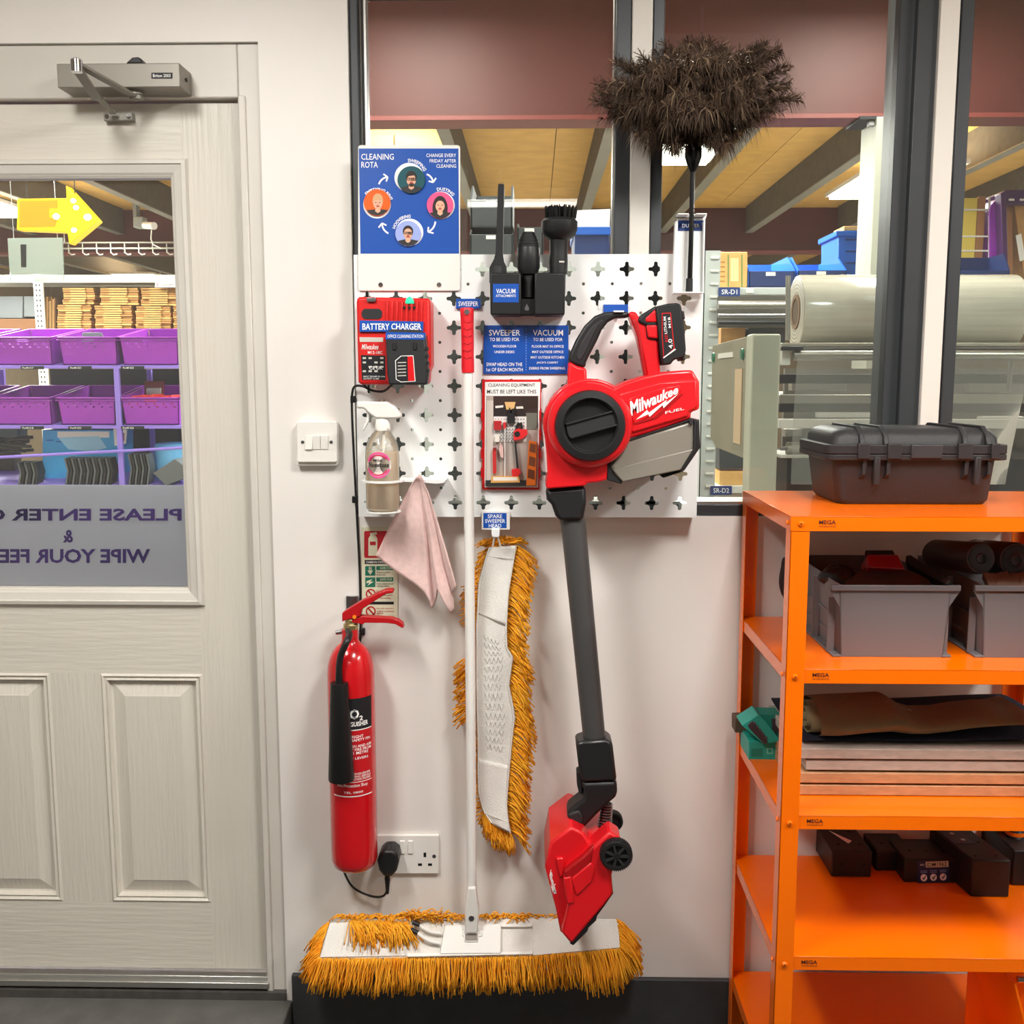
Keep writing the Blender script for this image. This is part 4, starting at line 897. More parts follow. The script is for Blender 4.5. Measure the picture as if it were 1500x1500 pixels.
hk = MB().tube([P(617, 706, -0.09), P(616, 702, -0.105), P(614.5, 694, -0.112)], 0.004, 8).build('hook', 'white_powder', hl)
# ---------------------------------------------------------------- pink cloth hung by its middle
ct = MB()
cz = crop(460, 750, 2.587)
cl_l = [(612.5, 694), (609, 703), (600, 724), (585, 752), (568, 784), (552, 812)]
def cloth(u, v):
    # fan of folds hanging from the hook: v 0 at the hook, 1 at the hem; u across
    hem = [(551,814),(563,824),(578,835),(594,846),(610,857),(622,868),(629,880),(632,891),(637,886),(640,872),(641,862),(645,872),(652,886),(660,898),(665,894),(664,880),(663,868),(667,862),(668,858)]
    t = u*(len(hem)-1); i = min(int(t), len(hem)-2); f = t-i
    hx, hy = hem[i][0]*(1-f)+hem[i+1][0]*f, hem[i][1]*(1-f)+hem[i+1][1]*f
    tx, ty = 609 + 10*u, 697 + 3*abs(u-.5)
    s = v**0.92
    bul = math.sin(math.pi*v)*0.5
    x = tx + (hx-tx)*s; y = ty + (hy-ty)*v
    fold = math.sin(u*17+0.6)*0.012*v + math.sin(u*31)*0.004*v
    if v < 0.12: x = 614.5 + (x-614.5)*(0.8+1.2*v)
    Y = -0.105 + 0.042*v + fold + 0.004*math.sin(9*v+u*4) - 0.012*math.exp(-v*14)
    return P(x, y, Y)
tag(ct.grid(cloth, 72, 36).build('cleaning_cloth', M('pink_terry', '#efcdc8', 0.95, var=0.08, vs=70, bump=0.4, bs=900, sheen=0.4), None, smooth=180, solid=0.003), 'pale pink microfibre cloth hanging from the hook beside the spray bottle', 'cloth')
# ---------------------------------------------------------------- printed labels on the board
z7 = crop(680, 360, 3.75)
def small_label(name, q, lines, lab, Y=-0.060, plate=None, mat='blue_print'):
    t = thing(name, lab, 'label')
    x0, y0, x1, y1 = q
    if plate: MB().rrect(*plate, 1.5, Y+0.0004, YB-0.0004).build('plate', 'white_plastic', t, bevel=0.0006)
    f = MB().rect(x0, y0, x1, y1, Y-0.0004, Y+0.0012 if plate else YB-0.0004).build('print', mat, t, bevel=0.0003)
    for s, bx in lines: text(s, bx, Y-0.0008, 'white_ink', t, 0.02)
    return t
small_label('sweeper_label', (668, 437.5, 704, 452), [('SWEEPER', (671.5, 441.5, 700.5, 448.5))], 'small blue label reading SWEEPER above the red mop grip', Y=-0.0625)
t = small_label('spare_head_label', (708, 751.5, 742, 773.5), [('SPARE', (714.5, 753.5, 735.5, 759)), ('SWEEPER', (710.5, 760.5, 740, 766)), ('HEAD', (716, 767.5, 734.5, 773-.3))], 'small blue label reading SPARE SWEEPER HEAD on a white hook plate', Y=-0.062, plate=(705.5, 749, 747, 776))
MB().prism([(720,775),(732,775),(732,783),(731,787),(721,787),(720,783)], -0.082, -0.058).build('hook', 'white_powder', t, bevel=0.0012)
t = thing('blank_label', 'plain blue label on the pegboard behind the vacuum handle', 'label')
MB().rect(884, 446, 920, 462, -0.062, YB-0.0004).build('print', 'blue_print', t, bevel=0.0003)
MB().tube([P(878, 440, -0.057), P(877, 452, -0.058)], 0.0016, 6).build('pin', 'white_powder', t)

# instructions panel
ip = thing('instruction_sign', 'blue SWEEPER and VACUUM instruction panel in the middle of the pegboard', 'sign')
MB().prism(z7([(107,437),(573,437),(573,704),(105,704)]), -0.0605, YB-0.0005).build('acrylic_panel', M('blue_acrylic', '#1d53b0', 0.12, coat=0.5), ip, bevel=0.0006)
Yi = -0.0609
for s, q in (('SWEEPER',(136,462,308,494)), ('TO BE USED FOR',(140,505,302,524)), ('WOODEN FLOOR',(157,545,287,559)), ('UNDER DESKS',(166,576,276,590)), ('SWAP HEAD ON THE',(122,642,319,661)), ('1st OF EACH MONTH',(122,671,322,690)),
             ('VACUUM',(378,462,543,494)), ('TO BE USED FOR',(379,506,540,524)), ('FLOOR MAT IN OFFICE',(372,546,546,560)), ('MAT OUTSIDE OFFICE',(374,576,545,590)), ('MAT OUTSIDE KITCHEN',(366,606,549,620)), ("JACK'S CARPET",(398,636,516,650)), ('DEBRIS FROM SWEEPING',(357,666,554,680))):
    ctext(s, q, Yi, 'white_ink', ip, 0.02, z7)
b = MB()
for k in range(16): b.prism(z7([(338,452+15*k),(342,452+15*k),(342,460+15*k),(338,460+15*k)]), Yi, Yi+0.0005)
b.build('dotted_line', M('pale_blue_print', '#6f9be0', .5), ip)

# photograph notice in its red frame
pn = thing('photo_notice', 'red framed notice with a small photo of this cleaning station', 'notice')
MB().prism(z7([(98,735),(424,735),(412,1340),(98,1340)]), -0.0615, YB-0.0005).build('frame', 'red_print', pn, bevel=0.0012)
for k in range(4):
    for sx, x in ((-1, 97), (1, 418-k*1.5)):
        MB().prism(z7([(x-6,905+k*105),(x+6,905+k*105),(x+6,960+k*105),(x-6,960+k*105)]), -0.064, -0.058).build('clip', 'red_print', pn, bevel=0.0008)
Yn = -0.0618
MB().prism(z7([(114,748),(418,748),(406,1328),(112,1328)]), Yn, -0.0610).build('paper', 'white_ink', pn)
ctext('CLEANING EQUIPMENT', (132,756,390,777), Yn-0.0004, 'ink', pn, 0.015, z7); ctext('MUST BE LEFT LIKE THIS', (126,790,396,812), Yn-0.0004, 'ink', pn, 0.015, z7)
kk = [0]
def pic(pts, hexc):
    kk[0] += 1
    MB().prism(z7(pts), Yn-0.0003-0.00012*kk[0], Yn-0.0001).build('printed_shape', M('pic'+hexc, hexc, 0.5), pn, smooth=0)
def R4(x0, y0, x1, y1): return [(x0,y0),(x1,y0),(x1,y1),(x0,y1)]
pic([(120,824),(408,824),(398,1320),(116,1320)], '#b0a49c'); pic(R4(160,826,405,1000), '#3a2a26'); pic(R4(162,888,335,938), '#2a2220'); pic([(222,858),(282,858),(272,900),(232,900)], '#e2b878')
pic([(170,880),(215,876),(214,888),(172,892)], '#efe9df'); pic([(284,884),(336,880),(330,894),(286,896)], '#e8e2d8')
pic([(310,826),(405,826),(405,880),(352,900),(330,905),(318,870)], '#33241d')
pic(R4(340,918,400,1010), '#6d6f64'); pic(R4(122,850,160,1310), '#cfc6bd'); pic(R4(162,938,342,1078), '#e6e4e0')
for r_ in range(7):
    for c_ in range(11): 
        x, y = 170+c_*15.5, 950+r_*18
        pic(R4(x,y,x+5,y+5), '#55565a')
pic(R4(236,920,278,975), '#202022'); pic(R4(246,890,252,940), '#202022'); pic(R4(262,895,274,940), '#202022')
pic(R4(163,962,203,1012), '#b4242a'); pic(R4(215,970,228,1005), '#cf2a2c'); pic(R4(221,1005,225,1270), '#e9e7e2')
pic(R4(170,1040,192,1078), '#e8e2d8'); pic([(196,1082),(214,1110),(216,1168),(200,1160),(190,1120)], '#d8b4ae')
pic([(272,1020),(290,1005),(345,1010),(348,1035),(320,1060),(272,1070)], '#d8262a'); pic(ell(291,1035,16,16), '#1c1c1e'); pic([(280,1005),(290,975),(318,972),(322,1005),(312,1005),(308,985),(296,985),(290,1005)], '#1c1c1e')
pic([(275,1075),(285,1075),(300,1240),(290,1245)], '#242426'); pic([(260,1230),(298,1222),(312,1245),(290,1275),(264,1275)], '#d8262a')
pic([(156,1125),(174,1125),(176,1250),(158,1250)], '#c62a2c'); pic(R4(158,1110,176,1126), '#8a1c1e')
pic([(355,1070),(398,1080),(392,1315),(340,1318)], '#e0731f'); pic([(362,1085),(394,1092),(392,1140),(358,1130)], '#7c4a30'); pic([(358,1155),(392,1165),(390,1215),(354,1205)], '#7c4a30'); pic([(352,1225),(388,1235),(386,1285),(348,1275)], '#6c3a24')
pic([(118,1290),(340,1290),(340,1320),(116,1320)], '#2c2a2a'); pic([(152,1266),(300,1268),(306,1300),(145,1302)], '#d9a45a'); pic([(160,1270),(290,1272),(294,1290),(158,1290)], '#ece6dc')

# ---------------------------------------------------------------- vacuum attachment holder and the three attachments
hb = thing('attachment_holder', 'black plastic holder block labelled VACUUM ATTACHMENTS', 'holder')
YH = -0.125
MB().prism(z7([(140,148),(312,148),(314,380),(144,380)]), YH, YB-0.0005).build('left_block', 'black_plastic', hb, bevel=0.003)
MB().prism(z7([(386,148),(558,148),(552,380),(384,380)]), YH, YB-0.0005).build('right_block', 'black_plastic', hb, bevel=0.003)
MB().prism(z7([(300,290),(400,290),(400,380),(300,380)]), YH+0.025, YB-0.0005).build('middle_block', 'black_plastic', hb, bevel=0.002)
MB().prism(z7([(300,148),(400,148),(400,300),(300,300)]), YB-0.012, YB-0.0005).build('back_plate', 'black_plastic', hb)
MB().prism(z7([(344,318),(350,330),(357,345),(352,356),(336,356),(331,345),(338,330)]), YH+0.0235, YH+0.03).build('keyhole', 'steel', hb)
t = MB().prism(z7([(158,209),(300,209),(299,311),(158,311)]), YH-0.0006, YH+0.001).build('label_plate', 'blue_print', hb)
ctext('VACUUM', (176,236,281,262), YH-0.001, 'white_ink', t, .025, z7); ctext('ATTACHMENTS', (173,268,283,282), YH-0.001, 'white_ink', t, .02, z7)
YM = -0.092
z4 = crop(670, 200, 6.25)
cv = thing('crevice_tool', 'black flat crevice nozzle, tallest piece standing in the attachment holder', 'vacuum attachment')
MB().prism(z4([(372,438),(378,432),(420,432),(428,440),(418,900),(416,1080),(425,1140),(448,1190),(452,1260),(300,1260),(298,1190),(335,1120),(350,1060),(360,800)]), YM-0.016, YM+0.016).build('nozzle', 'black_matt', cv, bevel=0.004)
c0 = P(729.5, 400, YM); MB().lathe([(0.018,0),(0.018,0.03),(0.0165,0.034),(0.0,0.034)], c0-Vector((0,0,0.02)), (0,0,1), 20).build('socket', 'black_matt', cv, bevel=0.001)
ad = thing('hose_adaptor', 'black ribbed hose adaptor standing in the middle of the attachment holder', 'vacuum attachment')
def zl(y, Y): return P(773, y, Y).z
x0 = P(774, 400, YM).x; um = px2m(YM)
def lath(t, nm, prof, xc, mat, Y=YM, n=28):
    """prof: (radius px, y px) from the bottom up"""
    z0 = zl(prof[0][1], Y); MB().lathe([(r*um, zl(y, Y)-z0) for r, y in prof], (xc, Y, z0), (0,0,1), n).build(nm, mat, t)
lath(ad, 'sleeve', [(0,402),(13,402),(16.5,392),(16.5,366),(15.5,362)], x0, 'black_plastic')
b = MB(); z0 = zl(364, YM); pr = []
for k in range(5):
    y = 363 - k*4.6; r = 16 - 0.4*k - 0.35*k*k*0.8
    pr += [(r*um, zl(y, YM)-z0), (r*um, zl(y-2.6, YM)-z0), ((r-1.6)*um, zl(y-3.0, YM)-z0), ((r-1.6)*um, zl(y-4.4, YM)-z0)]
pr += [(0, zl(340, YM)-z0)]
b.lathe(pr, (x0, YM, z0), (0,0,1), 28).build('ribbed_end', 'black_matt', ad)
lath(ad, 'tail', [(0,436),(8,436),(8.5,403),(0,403)], P(774.5,420,YM).x, 'black_matt')
br = thing('dusting_brush', 'round black bristle dusting brush standing at the right of the attachment holder', 'vacuum attachment')
x1 = P(817.5, 400, YM).x
lath(br, 'neck', [(0,402),(13,402),(13.5,385),(13,372),(13,345),(16,336)], P(818,390,YM).x, 'black_plastic')
lath(br, 'cup', [(14,352),(22,346),(25.5,338),(26,325),(23,321),(0,321)], P(819.5,330,YM).x, 'black_plastic', YM)
b = MB(); cx = P(820.5, 320, YM)
for k in range(140):
    a = random.uniform(0, 6.283); r = 22*um*math.sqrt(random.uniform(0.15, 1)); p = Vector((cx.x+r*math.cos(a), YM+r*math.sin(a), cx.z-0.004)); q = p + Vector((math.cos(a)*0.002, math.sin(a)*0.002, 0.027+random.uniform(-.002,.002)))
    b.tube([p, q], 0.0009, 4)
b.build('bristles', 'black_matt', br, kind='stuff', smooth=0)
b = MB(); b.lathe([(13.4*um,0),(13.4*um,0.003)], (P(819,386,YM).x, YM, zl(386,YM)), (0,0,1), 24, a0=-2.2, a1=-1.0); b.build('grey_mark', 'label_grey', br)

# ---------------------------------------------------------------- feather duster and its holder
dh = thing('duster_holder', 'white folded metal holder labelled DUSTER on the right edge of the pegboard', 'holder')
c5 = crop(940, 290, 8.82)
Yd = -0.075
b = MB()
b.prism(c5([(458,262),(620,205),(650,205),(845,215),(818,290),(812,560),(800,1215),(412,1240),(425,900),(440,560)]), Yd, Yd+0.002); b.build('back_sheet', 'white_powder', dh)
MB().prism(c5([(438,300),(470,290),(440,900),(420,1240),(405,1240),(412,900)]), Yd-0.02, Yd).build('left_fold', 'white_powder', dh)
MB().prism(c5([(800,300),(822,290),(808,900),(806,1215),(795,1215)]), Yd-0.02, Yd).build('right_fold', 'white_powder', dh)
sheet = MB(); zt = P(1013, 314.5, Yd-0.03).z
sheet.box((P(992,316,Yd-0.03).x, Yd-0.042, zt-0.001), (P(1007.5,316,Yd-0.03).x, Yd, zt+0.001)); sheet.box((P(1018.5,316,Yd-0.03).x, Yd-0.042, zt-0.001), (P(1034,316,Yd-0.03).x, Yd, zt+0.001)); sheet.box((P(992,316,Yd-0.03).x, Yd-0.008, zt-0.001), (P(1034,316,Yd-0.03).x, Yd, zt+0.001)); sheet.build('top_loop', 'white_powder', dh)
zl_ = P(1010, 429, Yd-0.03).z
MB().box((P(987,428,Yd-0.03).x, Yd-0.042, zl_-0.001), (P(1030,428,Yd-0.03).x, Yd, zl_+0.001)).build('bottom_tray', 'white_powder', dh)
MB().box((P(1000,400,YB).x, Yd+0.002, P(1000,420,YB).z), (P(1022,400,YB).x, YB, P(1000,385,YB).z)).build('mount', 'white_powder', dh)
MB().prism(c5([(470,290),(800,290),(798,426),(468,426)]), Yd-0.0006, Yd+0.001).build('label_plate', 'navy_print', dh)
ctext('DUSTER', (524,334,750,382), Yd-0.001, 'white_ink', dh, .02, c5)
fd = thing('feather_duster', 'dark brown ostrich feather duster standing upright at the top of the window', 'duster')
Yf = -0.105
def dp(x, y): return P(x, y, Yf)
MB().tube([dp(1010, 425), dp(1012, 360), dp(1014.5, 250)], [0.0055, 0.005, 0.0048], 12).build('handle', M('black_gloss', '#0d0d0e', .2), fd)
MB().tube([dp(1009.5, 427), dp(1010, 408)], [0.0075, 0.007], 12).build('end_cap', 'black_plastic', fd)
MB().tube([dp(1014.5, 252), dp(1015, 242), dp(1015.5, 230), dp(1016, 214)], [0.0055, 0.012, 0.0175, 0.0165], 16).build('ferrule', 'black_gloss', fd)
fm = M('ostrich', '#54402f', 0.9, hex2='#33261e', vs=40); fm2 = M('ostrich_tip', '#8a745c', 0.85, hex2='#66523f', vs=80)
rnd = random.Random(5)
bd = MB(); bt_ = MB()
tips = []
# plume end points: photo pixels with a depth offset
sil = [(900,108),(893,130),(906,150),(925,75),(940,95),(960,80),(985,62),(1005,52),(1030,50),(1052,58),(1075,70),(1100,52),(1122,60),(1132,90),(1138,112),(1145,128),(1122,140),(1100,150),(1085,165),(1068,182),(1050,196),(985,196),(968,188),(948,176),(930,164),(918,150)]
for (x, y) in sil:
    for k in range(5): tips.append((x+rnd.uniform(-8,8), y+rnd.uniform(-8,8), rnd.uniform(-0.07, 0.06)))
for k in range(110):
    a_ = rnd.uniform(0, 6.28); q = math.sqrt(rnd.random()); tips.append((1018+105*q*math.cos(a_), 118+58*q*math.sin(a_) + abs(math.cos(a_))*q*-14, rnd.uniform(-0.11, -0.02)))
root = dp(1015.5, 218)
for (tx, ty, dy) in tips:
    tip = P(tx, ty, Yf+dy)
    d = tip-root; L = d.length
    mid = root + d*0.55 + Vector((0, 0, 0.02)) + Vector((rnd.uniform(-.01,.01), rnd.uniform(-.01,.01), 0))
    droop = Vector((d.x*0.12, dy*0.25, -0.02))
    path = []
    for k in range(13):
        t = k/12; path.append(root*(1-t)**2 + mid*2*t*(1-t) + (tip+droop*t)*t*t)
    bd.tube(path, [0.0012]*13, 3)
    for k in range(2, 13):
        t = k/12; p = path[k]; tg = (path[min(k+1,12)]-path[k-1]).normalized()
        side = tg.cross(Vector((0,-1,0.2))).normalized(); nrm = side.cross(tg)
        wl = 0.020*math.sin(math.pi*min(1, t*0.9+0.15))+0.012 + (0.012*t if t > .75 else 0)
        for s in range(15):
            a = rnd.uniform(0, 6.283); dirv = (side*math.cos(a)+nrm*math.sin(a)).normalized()
            q0 = p + tg*rnd.uniform(-.006,.006)
            l = wl*rnd.uniform(0.7, 1.25)
            q1 = q0 + dirv*l*0.55 + tg*l*0.35
            q2 = q0 + dirv*l*0.95 + tg*l*0.6 + Vector((0,0,-l*(0.2+0.5*t)))
            w = tg.cross(dirv).normalized()*0.0009
            tgt = bt_ if rnd.random() < 0.10*(0.3+t) else bd
            tgt.add([q0-w, q0+w, q1+w*0.8, q1-w*0.8, q2], [(0,1,2,3),(3,2,4)])
bd.build('feathers', fm, fd, smooth=0, kind='stuff')
bt_.build('pale_feathers', fm2, fd, smooth=0, kind='stuff')
# ---------------------------------------------------------------- light switch
cs = crop(425, 600, 16.66)
sw = thing('light_switch', 'white square three gang light switch on the pier by the door', 'switch')
MB().prism(cs(rrpts(150,300,1165,1375,60)), -0.018, -0.0).build('back_box', 'white_plastic', sw, bevel=0.002)
MB().prism(cs(rrpts(160,285,1150,1290,60)), -0.026, -0.0182).build('plate', 'white_plastic', sw, bevel=0.002)
for k, x in enumerate((362, 548, 742)):
    b = MB(); f = [P(*cs([(x,635)])[0], -0.03), P(*cs([(x+180,635)])[0], -0.03), P(*cs([(x+180,975)])[0], -0.03), P(*cs([(x,975)])[0], -0.03)]
    up, dn = (0.0, -0.003) if k == 0 else (-0.003, 0.0)
    fr_ = [f[0]+Vector((0,up+.002,0)), f[1]+Vector((0,up+.002,0)), f[2]+Vector((0,dn+.002,0)), f[3]+Vector((0,dn+.002,0))]
    b.loft(fr_, [Vector((p.x, -0.0255, p.z)) for p in f]).build('rocker', 'white_plastic', sw, bevel=0.0008)
for x in (303, 1000): MB().prism(cs(ell(x, 795, 42, 42, 12)), -0.0268, -0.024).build('screw', 'steel', sw)

# ---------------------------------------------------------------- double socket
c2 = crop(460, 750, 2.587)
so = thing('wall_socket', 'white double wall socket low on the wall beside the extinguisher', 'socket')
MB().prism(c2(rrpts(238,1225,473,1372,6)), -0.0095, 0.0).build('plate', 'white_plastic', so, bevel=0.002)
for x in (324, 355): MB().prism(c2(rrpts(x,1247,x+20,1296,3)), -0.0125, -0.009).build('rocker', 'white_plastic', so, bevel=0.001)
for q in ((415,1291,425,1308),(394,1332,409,1341),(432,1332,447,1341)): MB().prism(c2(R4(*q)), -0.0099, -0.009).build('pin_hole', 'black_gap', so)
MB().prism(c2(ell(455,1305,7,7,12)), -0.0102, -0.009).build('screw', 'steel', so)

# ---------------------------------------------------------------- fire notice behind the extinguisher
fn_ = thing('fire_notice', 'pale carbon dioxide extinguisher notice on the wall behind the red levers', 'sign')
MB().prism(c2([(178,58),(318,58),(318,402),(182,398)]), -0.003, -0.0).build('board', M('notice_cream', '#d9d6bb', .5), fn_, bevel=0.0006)
MB().prism(c2(rrpts(190,72,280,174,6)), -0.0034, -0.002).build('red_panel', M('notice_red', '#b3202a', .5), fn_)
Yk = -0.0037
MB().prism(c2([(206,100),(214,88),(232,88),(240,100),(240,166),(206,166)]), Yk, -0.003).build('pictogram', 'notice_cream', fn_)
MB().prism(c2([(212,80),(236,76),(240,84),(214,90)]), Yk, -0.003).build('pictogram', 'notice_cream', fn_); MB().prism(c2([(212,112),(234,112),(234,126),(212,126)]), Yk-0.0002, -0.003).build('pictogram', 'notice_red', fn_)
MB().prism(c2(R4(192,182,290,197)), Yk, -0.002).build('black_band', 'ink', fn_); ctext('CARBON DIOXIDE', (198,186,284,194), Yk-0.0003, 'white_ink', fn_, .01, c2)
M('notice_green', '#1f6f57', .5)
for y in (205, 248):
    MB().prism(c2(R4(194,y,232,y+36)), Yk, -0.002).build('green_panel', 'notice_green', fn_); MB().prism(c2(R4(236,y,300,y+15)), Yk, -0.002).build('green_panel', 'notice_green', fn_)
    ctext('SAFE FOR', (250,y+3,296,y+12), Yk-0.0003, 'notice_cream', fn_, .01, c2)
ctext('B', (208,208,220,222), Yk-0.0003, 'notice_cream', fn_, .03, c2); MB().prism(c2([(202,222),(224,222),(213,238)]), Yk-0.0003, -0.003).build('pictogram', 'notice_cream', fn_)
MB().prism(c2([(200,262),(222,254),(212,264),(226,264),(202,280),(210,268),(198,270)]), Yk-0.0003, -0.003).build('pictogram', 'notice_cream', fn_)
for s, q in (('Flammable',(238,225,288,232)), ('liquids',(238,234,272,242)), ('Live electrical',(238,268,300,275)), ('equipment',(238,277,286,285))): ctext(s, q, Yk, 'ink', fn_, .0, c2)
def ringpx(cx, cy, r0, r1, nm, mat, par, Y):
    n = 28; vs = []; fs = []
    for k in range(n):
        a = 2*math.pi*k/n
        for r_ in (r0, r1): (x, y), = c2([(cx+r_*math.cos(a), cy+r_*math.sin(a))]); vs.append(P(x, y, Y))
    for k in range(n): j = (k+1) % n; fs.append((2*k, 2*k+1, 2*j+1, 2*j))
    MB().add(vs, fs).build(nm, mat, par, smooth=0)
for y in (310, 376):
    ringpx(215, y, 14, 19, 'prohibition_ring', 'notice_red', fn_, Yk); MB().prism(c2([(203,y-10),(207,y-14),(228,y+10),(224,y+13)]), Yk, -0.003).build('prohibition_bar', 'notice_red', fn_)
for s, q in (('Do not use on',(236,296,300,303)), ('wood, paper',(250,312,298,319)), ('and textiles',(250,322,290,329)), ('Do not operate',(238,362,300,369)), ('within confined',(238,372,302,379)), ('space',(238,381,262,389)), ('1817 S',(282,393,304,398))): ctext(s, q, Yk, 'notice_red', fn_, .0, c2)
MB().prism(c2(R4(192,340,302,350)), Yk, -0.002).build('black_band', 'ink', fn_)

# ---------------------------------------------------------------- fire extinguisher
ex = thing('fire_extinguisher', 'red carbon dioxide fire extinguisher with black horn hanging on the wall', 'fire extinguisher')
YE = -0.075; ue = px2m(YE)
M('ext_red', '#c8101a', 0.22, coat=0.6); M('lever_red', '#b5151c', 0.35); M('brass', '#b9a97a', 0.3, metal=0.9)
exx0, exx1 = P(515.5, 1000, YE).x, P(518, 1240, YE).x; exx = (exx0+exx1)/2
def ze(y): return P(517, y, YE).z
zb = ze(1268)
pr = [(0, 1268), (26, 1268), (32, 1264), (35.4, 1255), (35.6, 1240), (35.8, 985), (34.5, 973), (31.5, 962), (27, 953), (21, 946), (14.5, 941), (12.8, 936), (12.6, 930), (12.6, 921)]
MB().lathe([(r*ue, ze(y)-zb) for r, y in pr], (exx, YE, zb), (0,0,1), 48).build('cylinder', 'ext_red', ex)
def cyl_map(r):
    def fn(x, y):
        p = P(x, y, YE-r*ue); a = max(-1.45, min(1.45, (p.x-exx)/(r*ue))); return Vector((exx + r*ue*math.sin(a), YE - r*ue*math.cos(a), p.z))
    return fn
def patch(x0, y0, x1, y1, r, nm, mat, n=16):
    f = cyl_map(r); MB().grid(lambda u, v: f(x0+(x1-x0)*u, y0+(y1-y0)*v), n, 1).build(nm, mat, ex)
patch(500, 1024, 549, 1070, 36.0, 'label_black', 'ink'); patch(484, 1070, 548.5, 1168, 35.95, 'label_red', M('ext_label', '#c01820', .4))
patch(484, 1069.6, 548.5, 1071, 36.1, 'label_line', 'white_ink'); patch(485, 1146, 548.5, 1147, 36.1, 'label_line', 'white_ink'); patch(485, 1166.5, 548.5, 1168, 36.1, 'label_line', 'white_ink')
fe = cyl_map(36.15)
def etext(s, x0, y0, x1, y1, bold=0.01, m='white_ink'): text(s, None, 0, m, ex, bold, fn=lambda u, v: fe(x0+(x1-x0)*u, y1+(y0-y1)*v))
etext('CO', 500, 1040, 526, 1054, .03); etext('2', 526.5, 1050, 532, 1057, .03); etext('EXTINGUISHER', 493, 1058, 541, 1065, .03)
for s, x0, y0, x1, y1 in (('KEEP UPRIGHT',493,1078,533,1082),('PULL OUT SAFETY PIN',486,1083,545,1087),('POINT HORN AND AIM',488,1092,547,1096),('AT BASE OF FIRE FROM',486,1097,547,1101),('AT LEAST 1 METRE',486,1102,541,1106),('SQUEEZE LEVERS',490,1110,541,1114),('CHECK EXTINGUISHER',492,1133,545,1136),('REPLACE DURING SERVICE',492,1137,546,1140),('DO NOT USE OUTSIDE SPECIFIED',494,1141,546,1144),('Fire Protection Shop',493,1149,540,1155),('TEL 0800',503,1160,532,1163)):
    etext(s, x0, y0, x1, y1)
MB().lathe([(11.5*ue,0),(11.5*ue,0.012),(9*ue,0.014),(9*ue,0.024)], (exx0, YE, ze(922)), (0,0,1), 8).build('valve', 'brass', ex, smooth=20, bevel=0.0008)
pv = P(508, 924, YE-0.01); MB().lathe([(0,-.02),(0.012,-.02),(0.012,0.006),(0.008,0.010)], P(510,924,YE), (0,-1,0), 8).build('outlet', 'brass', ex, bevel=0.0008)
MB().tube([P(503,925,YE), P(492,927,YE)], [0.0055,0.0045], 10).build('safety_disc', 'steel', ex)
c7 = crop(470, 860, 9.377)
MB().prism(c7([(290,360),(330,330),(560,190),(780,85),(900,38),(990,40),(992,85),(900,95),(790,160),(560,310),(540,400),(470,430),(330,460),(290,480)]), YE-0.013, YE+0.013).build('top_lever', 'lever_red', ex, bevel=0.002)
MB().prism(c7([(380,468),(520,420),(560,402),(960,430),(1060,460),(1120,505),(1136,560),(1110,560),(1020,510),(900,495),(600,492),(570,520),(540,505),(380,480)]), YE-0.011, YE+0.011).build('carry_lever', 'lever_red', ex, bevel=0.002)
MB().prism(c7(ell(460,412,27,27,14)), YE-0.0145, YE-0.012).build('pivot_disc', M('orange_dot', '#f08a1e', .4), ex)
YN = YE - 0.06
hp = [P(510,924,YE-0.012), P(512,930,YE-0.035), P(508,940,YN), P(500,958,YN), P(497,975,YN), P(497,990,YN)]
MB().tube(smoothpath(hp), 0.0072, 12).build('hose', 'black_plastic', ex)
un = px2m(YN); hz = P(497,1142,YN)
MB().lathe([(0,0),(19.5*un,0),(20*un,0.004),(13.5*un,P(497,1002,YN).z-hz.z),(13*un,P(497,1000,YN).z-hz.z),(6*un,P(497,1000,YN).z-hz.z),(5*un,P(497,984,YN).z-hz.z)], (P(498.5,1070,YN).x, YN, hz.z), (0,0,1), 32).build('horn', M('horn_black', '#121214', .4), ex)
MB().prism([(507,876),(507,873),(524,873),(524,905),(507,905)], -0.006, 0).build('wall_bracket', 'steel', ex, bevel=0.001)
MB().prism(ell(516,879,1.8,1.8,10), -0.008, -0.005).build('bracket_screw', 'chrome', ex)
MB().box((exx-0.012, -0.045, ze(940)), (exx+0.012, -0.001, ze(936))).build('bracket_arm', 'steel', ex)

# ---------------------------------------------------------------- flat dust mop (sweeper)
M('grip_red', '#e0202b', .45); M('mop_white', '#f0efea', .4); M('mop_cotton', '#e9e7e1', .9, var=.04, vs=30, bump=.35, bs=300)
M('yarn', '#ffbb30', .8, hex2='#f9a114', vs=25)
mp = thing('dust_mop', 'flat dust mop with red grip, white pole and orange yarn fringe', 'mop')
YG = -0.10
def gp_(x, y, t=0.0): return P(x, y, YG + 0.03*t)
gr = [(684,451,9.0),(684,454,10.2),(684.2,462,9.8),(684.5,480,9.2),(685,500,9.2),(685,520,9.0),(685.3,538,9.4),(685.5,546,9.0)]
ug = px2m(YG)
MB().tube([gp_(x,y) for x,y,r in gr], [r*ug for x,y,r in gr], 18).build('grip', 'grip_red', mp)
for k in range(6): MB().prism([(678.5,469+10.5*k),(684.5,472.5+10.5*k),(691,469+10.5*k),(691,470.5+10.5*k),(684.5,474+10.5*k),(678.5,470.5+10.5*k)], YG-9.8*ug, YG-8.2*ug).build('grip_ridge', M('grip_dark', '#bd1620', .5), mp, bevel=0.0008)
MB().disc(683.8, 457, 3.8, YG-0.017, YG-0.01, 14).build('grip_screw', 'steel', mp)
MB().tube([P(685.3,544,YG), P(687,760,YG+0.01), P(689.5,1050,YG+0.02), P(691,1330,YG+0.03)], [7.6*ug]*4, 18).build('pole', 'mop_white', mp)
cm = crop(430, 1280, 2.83)
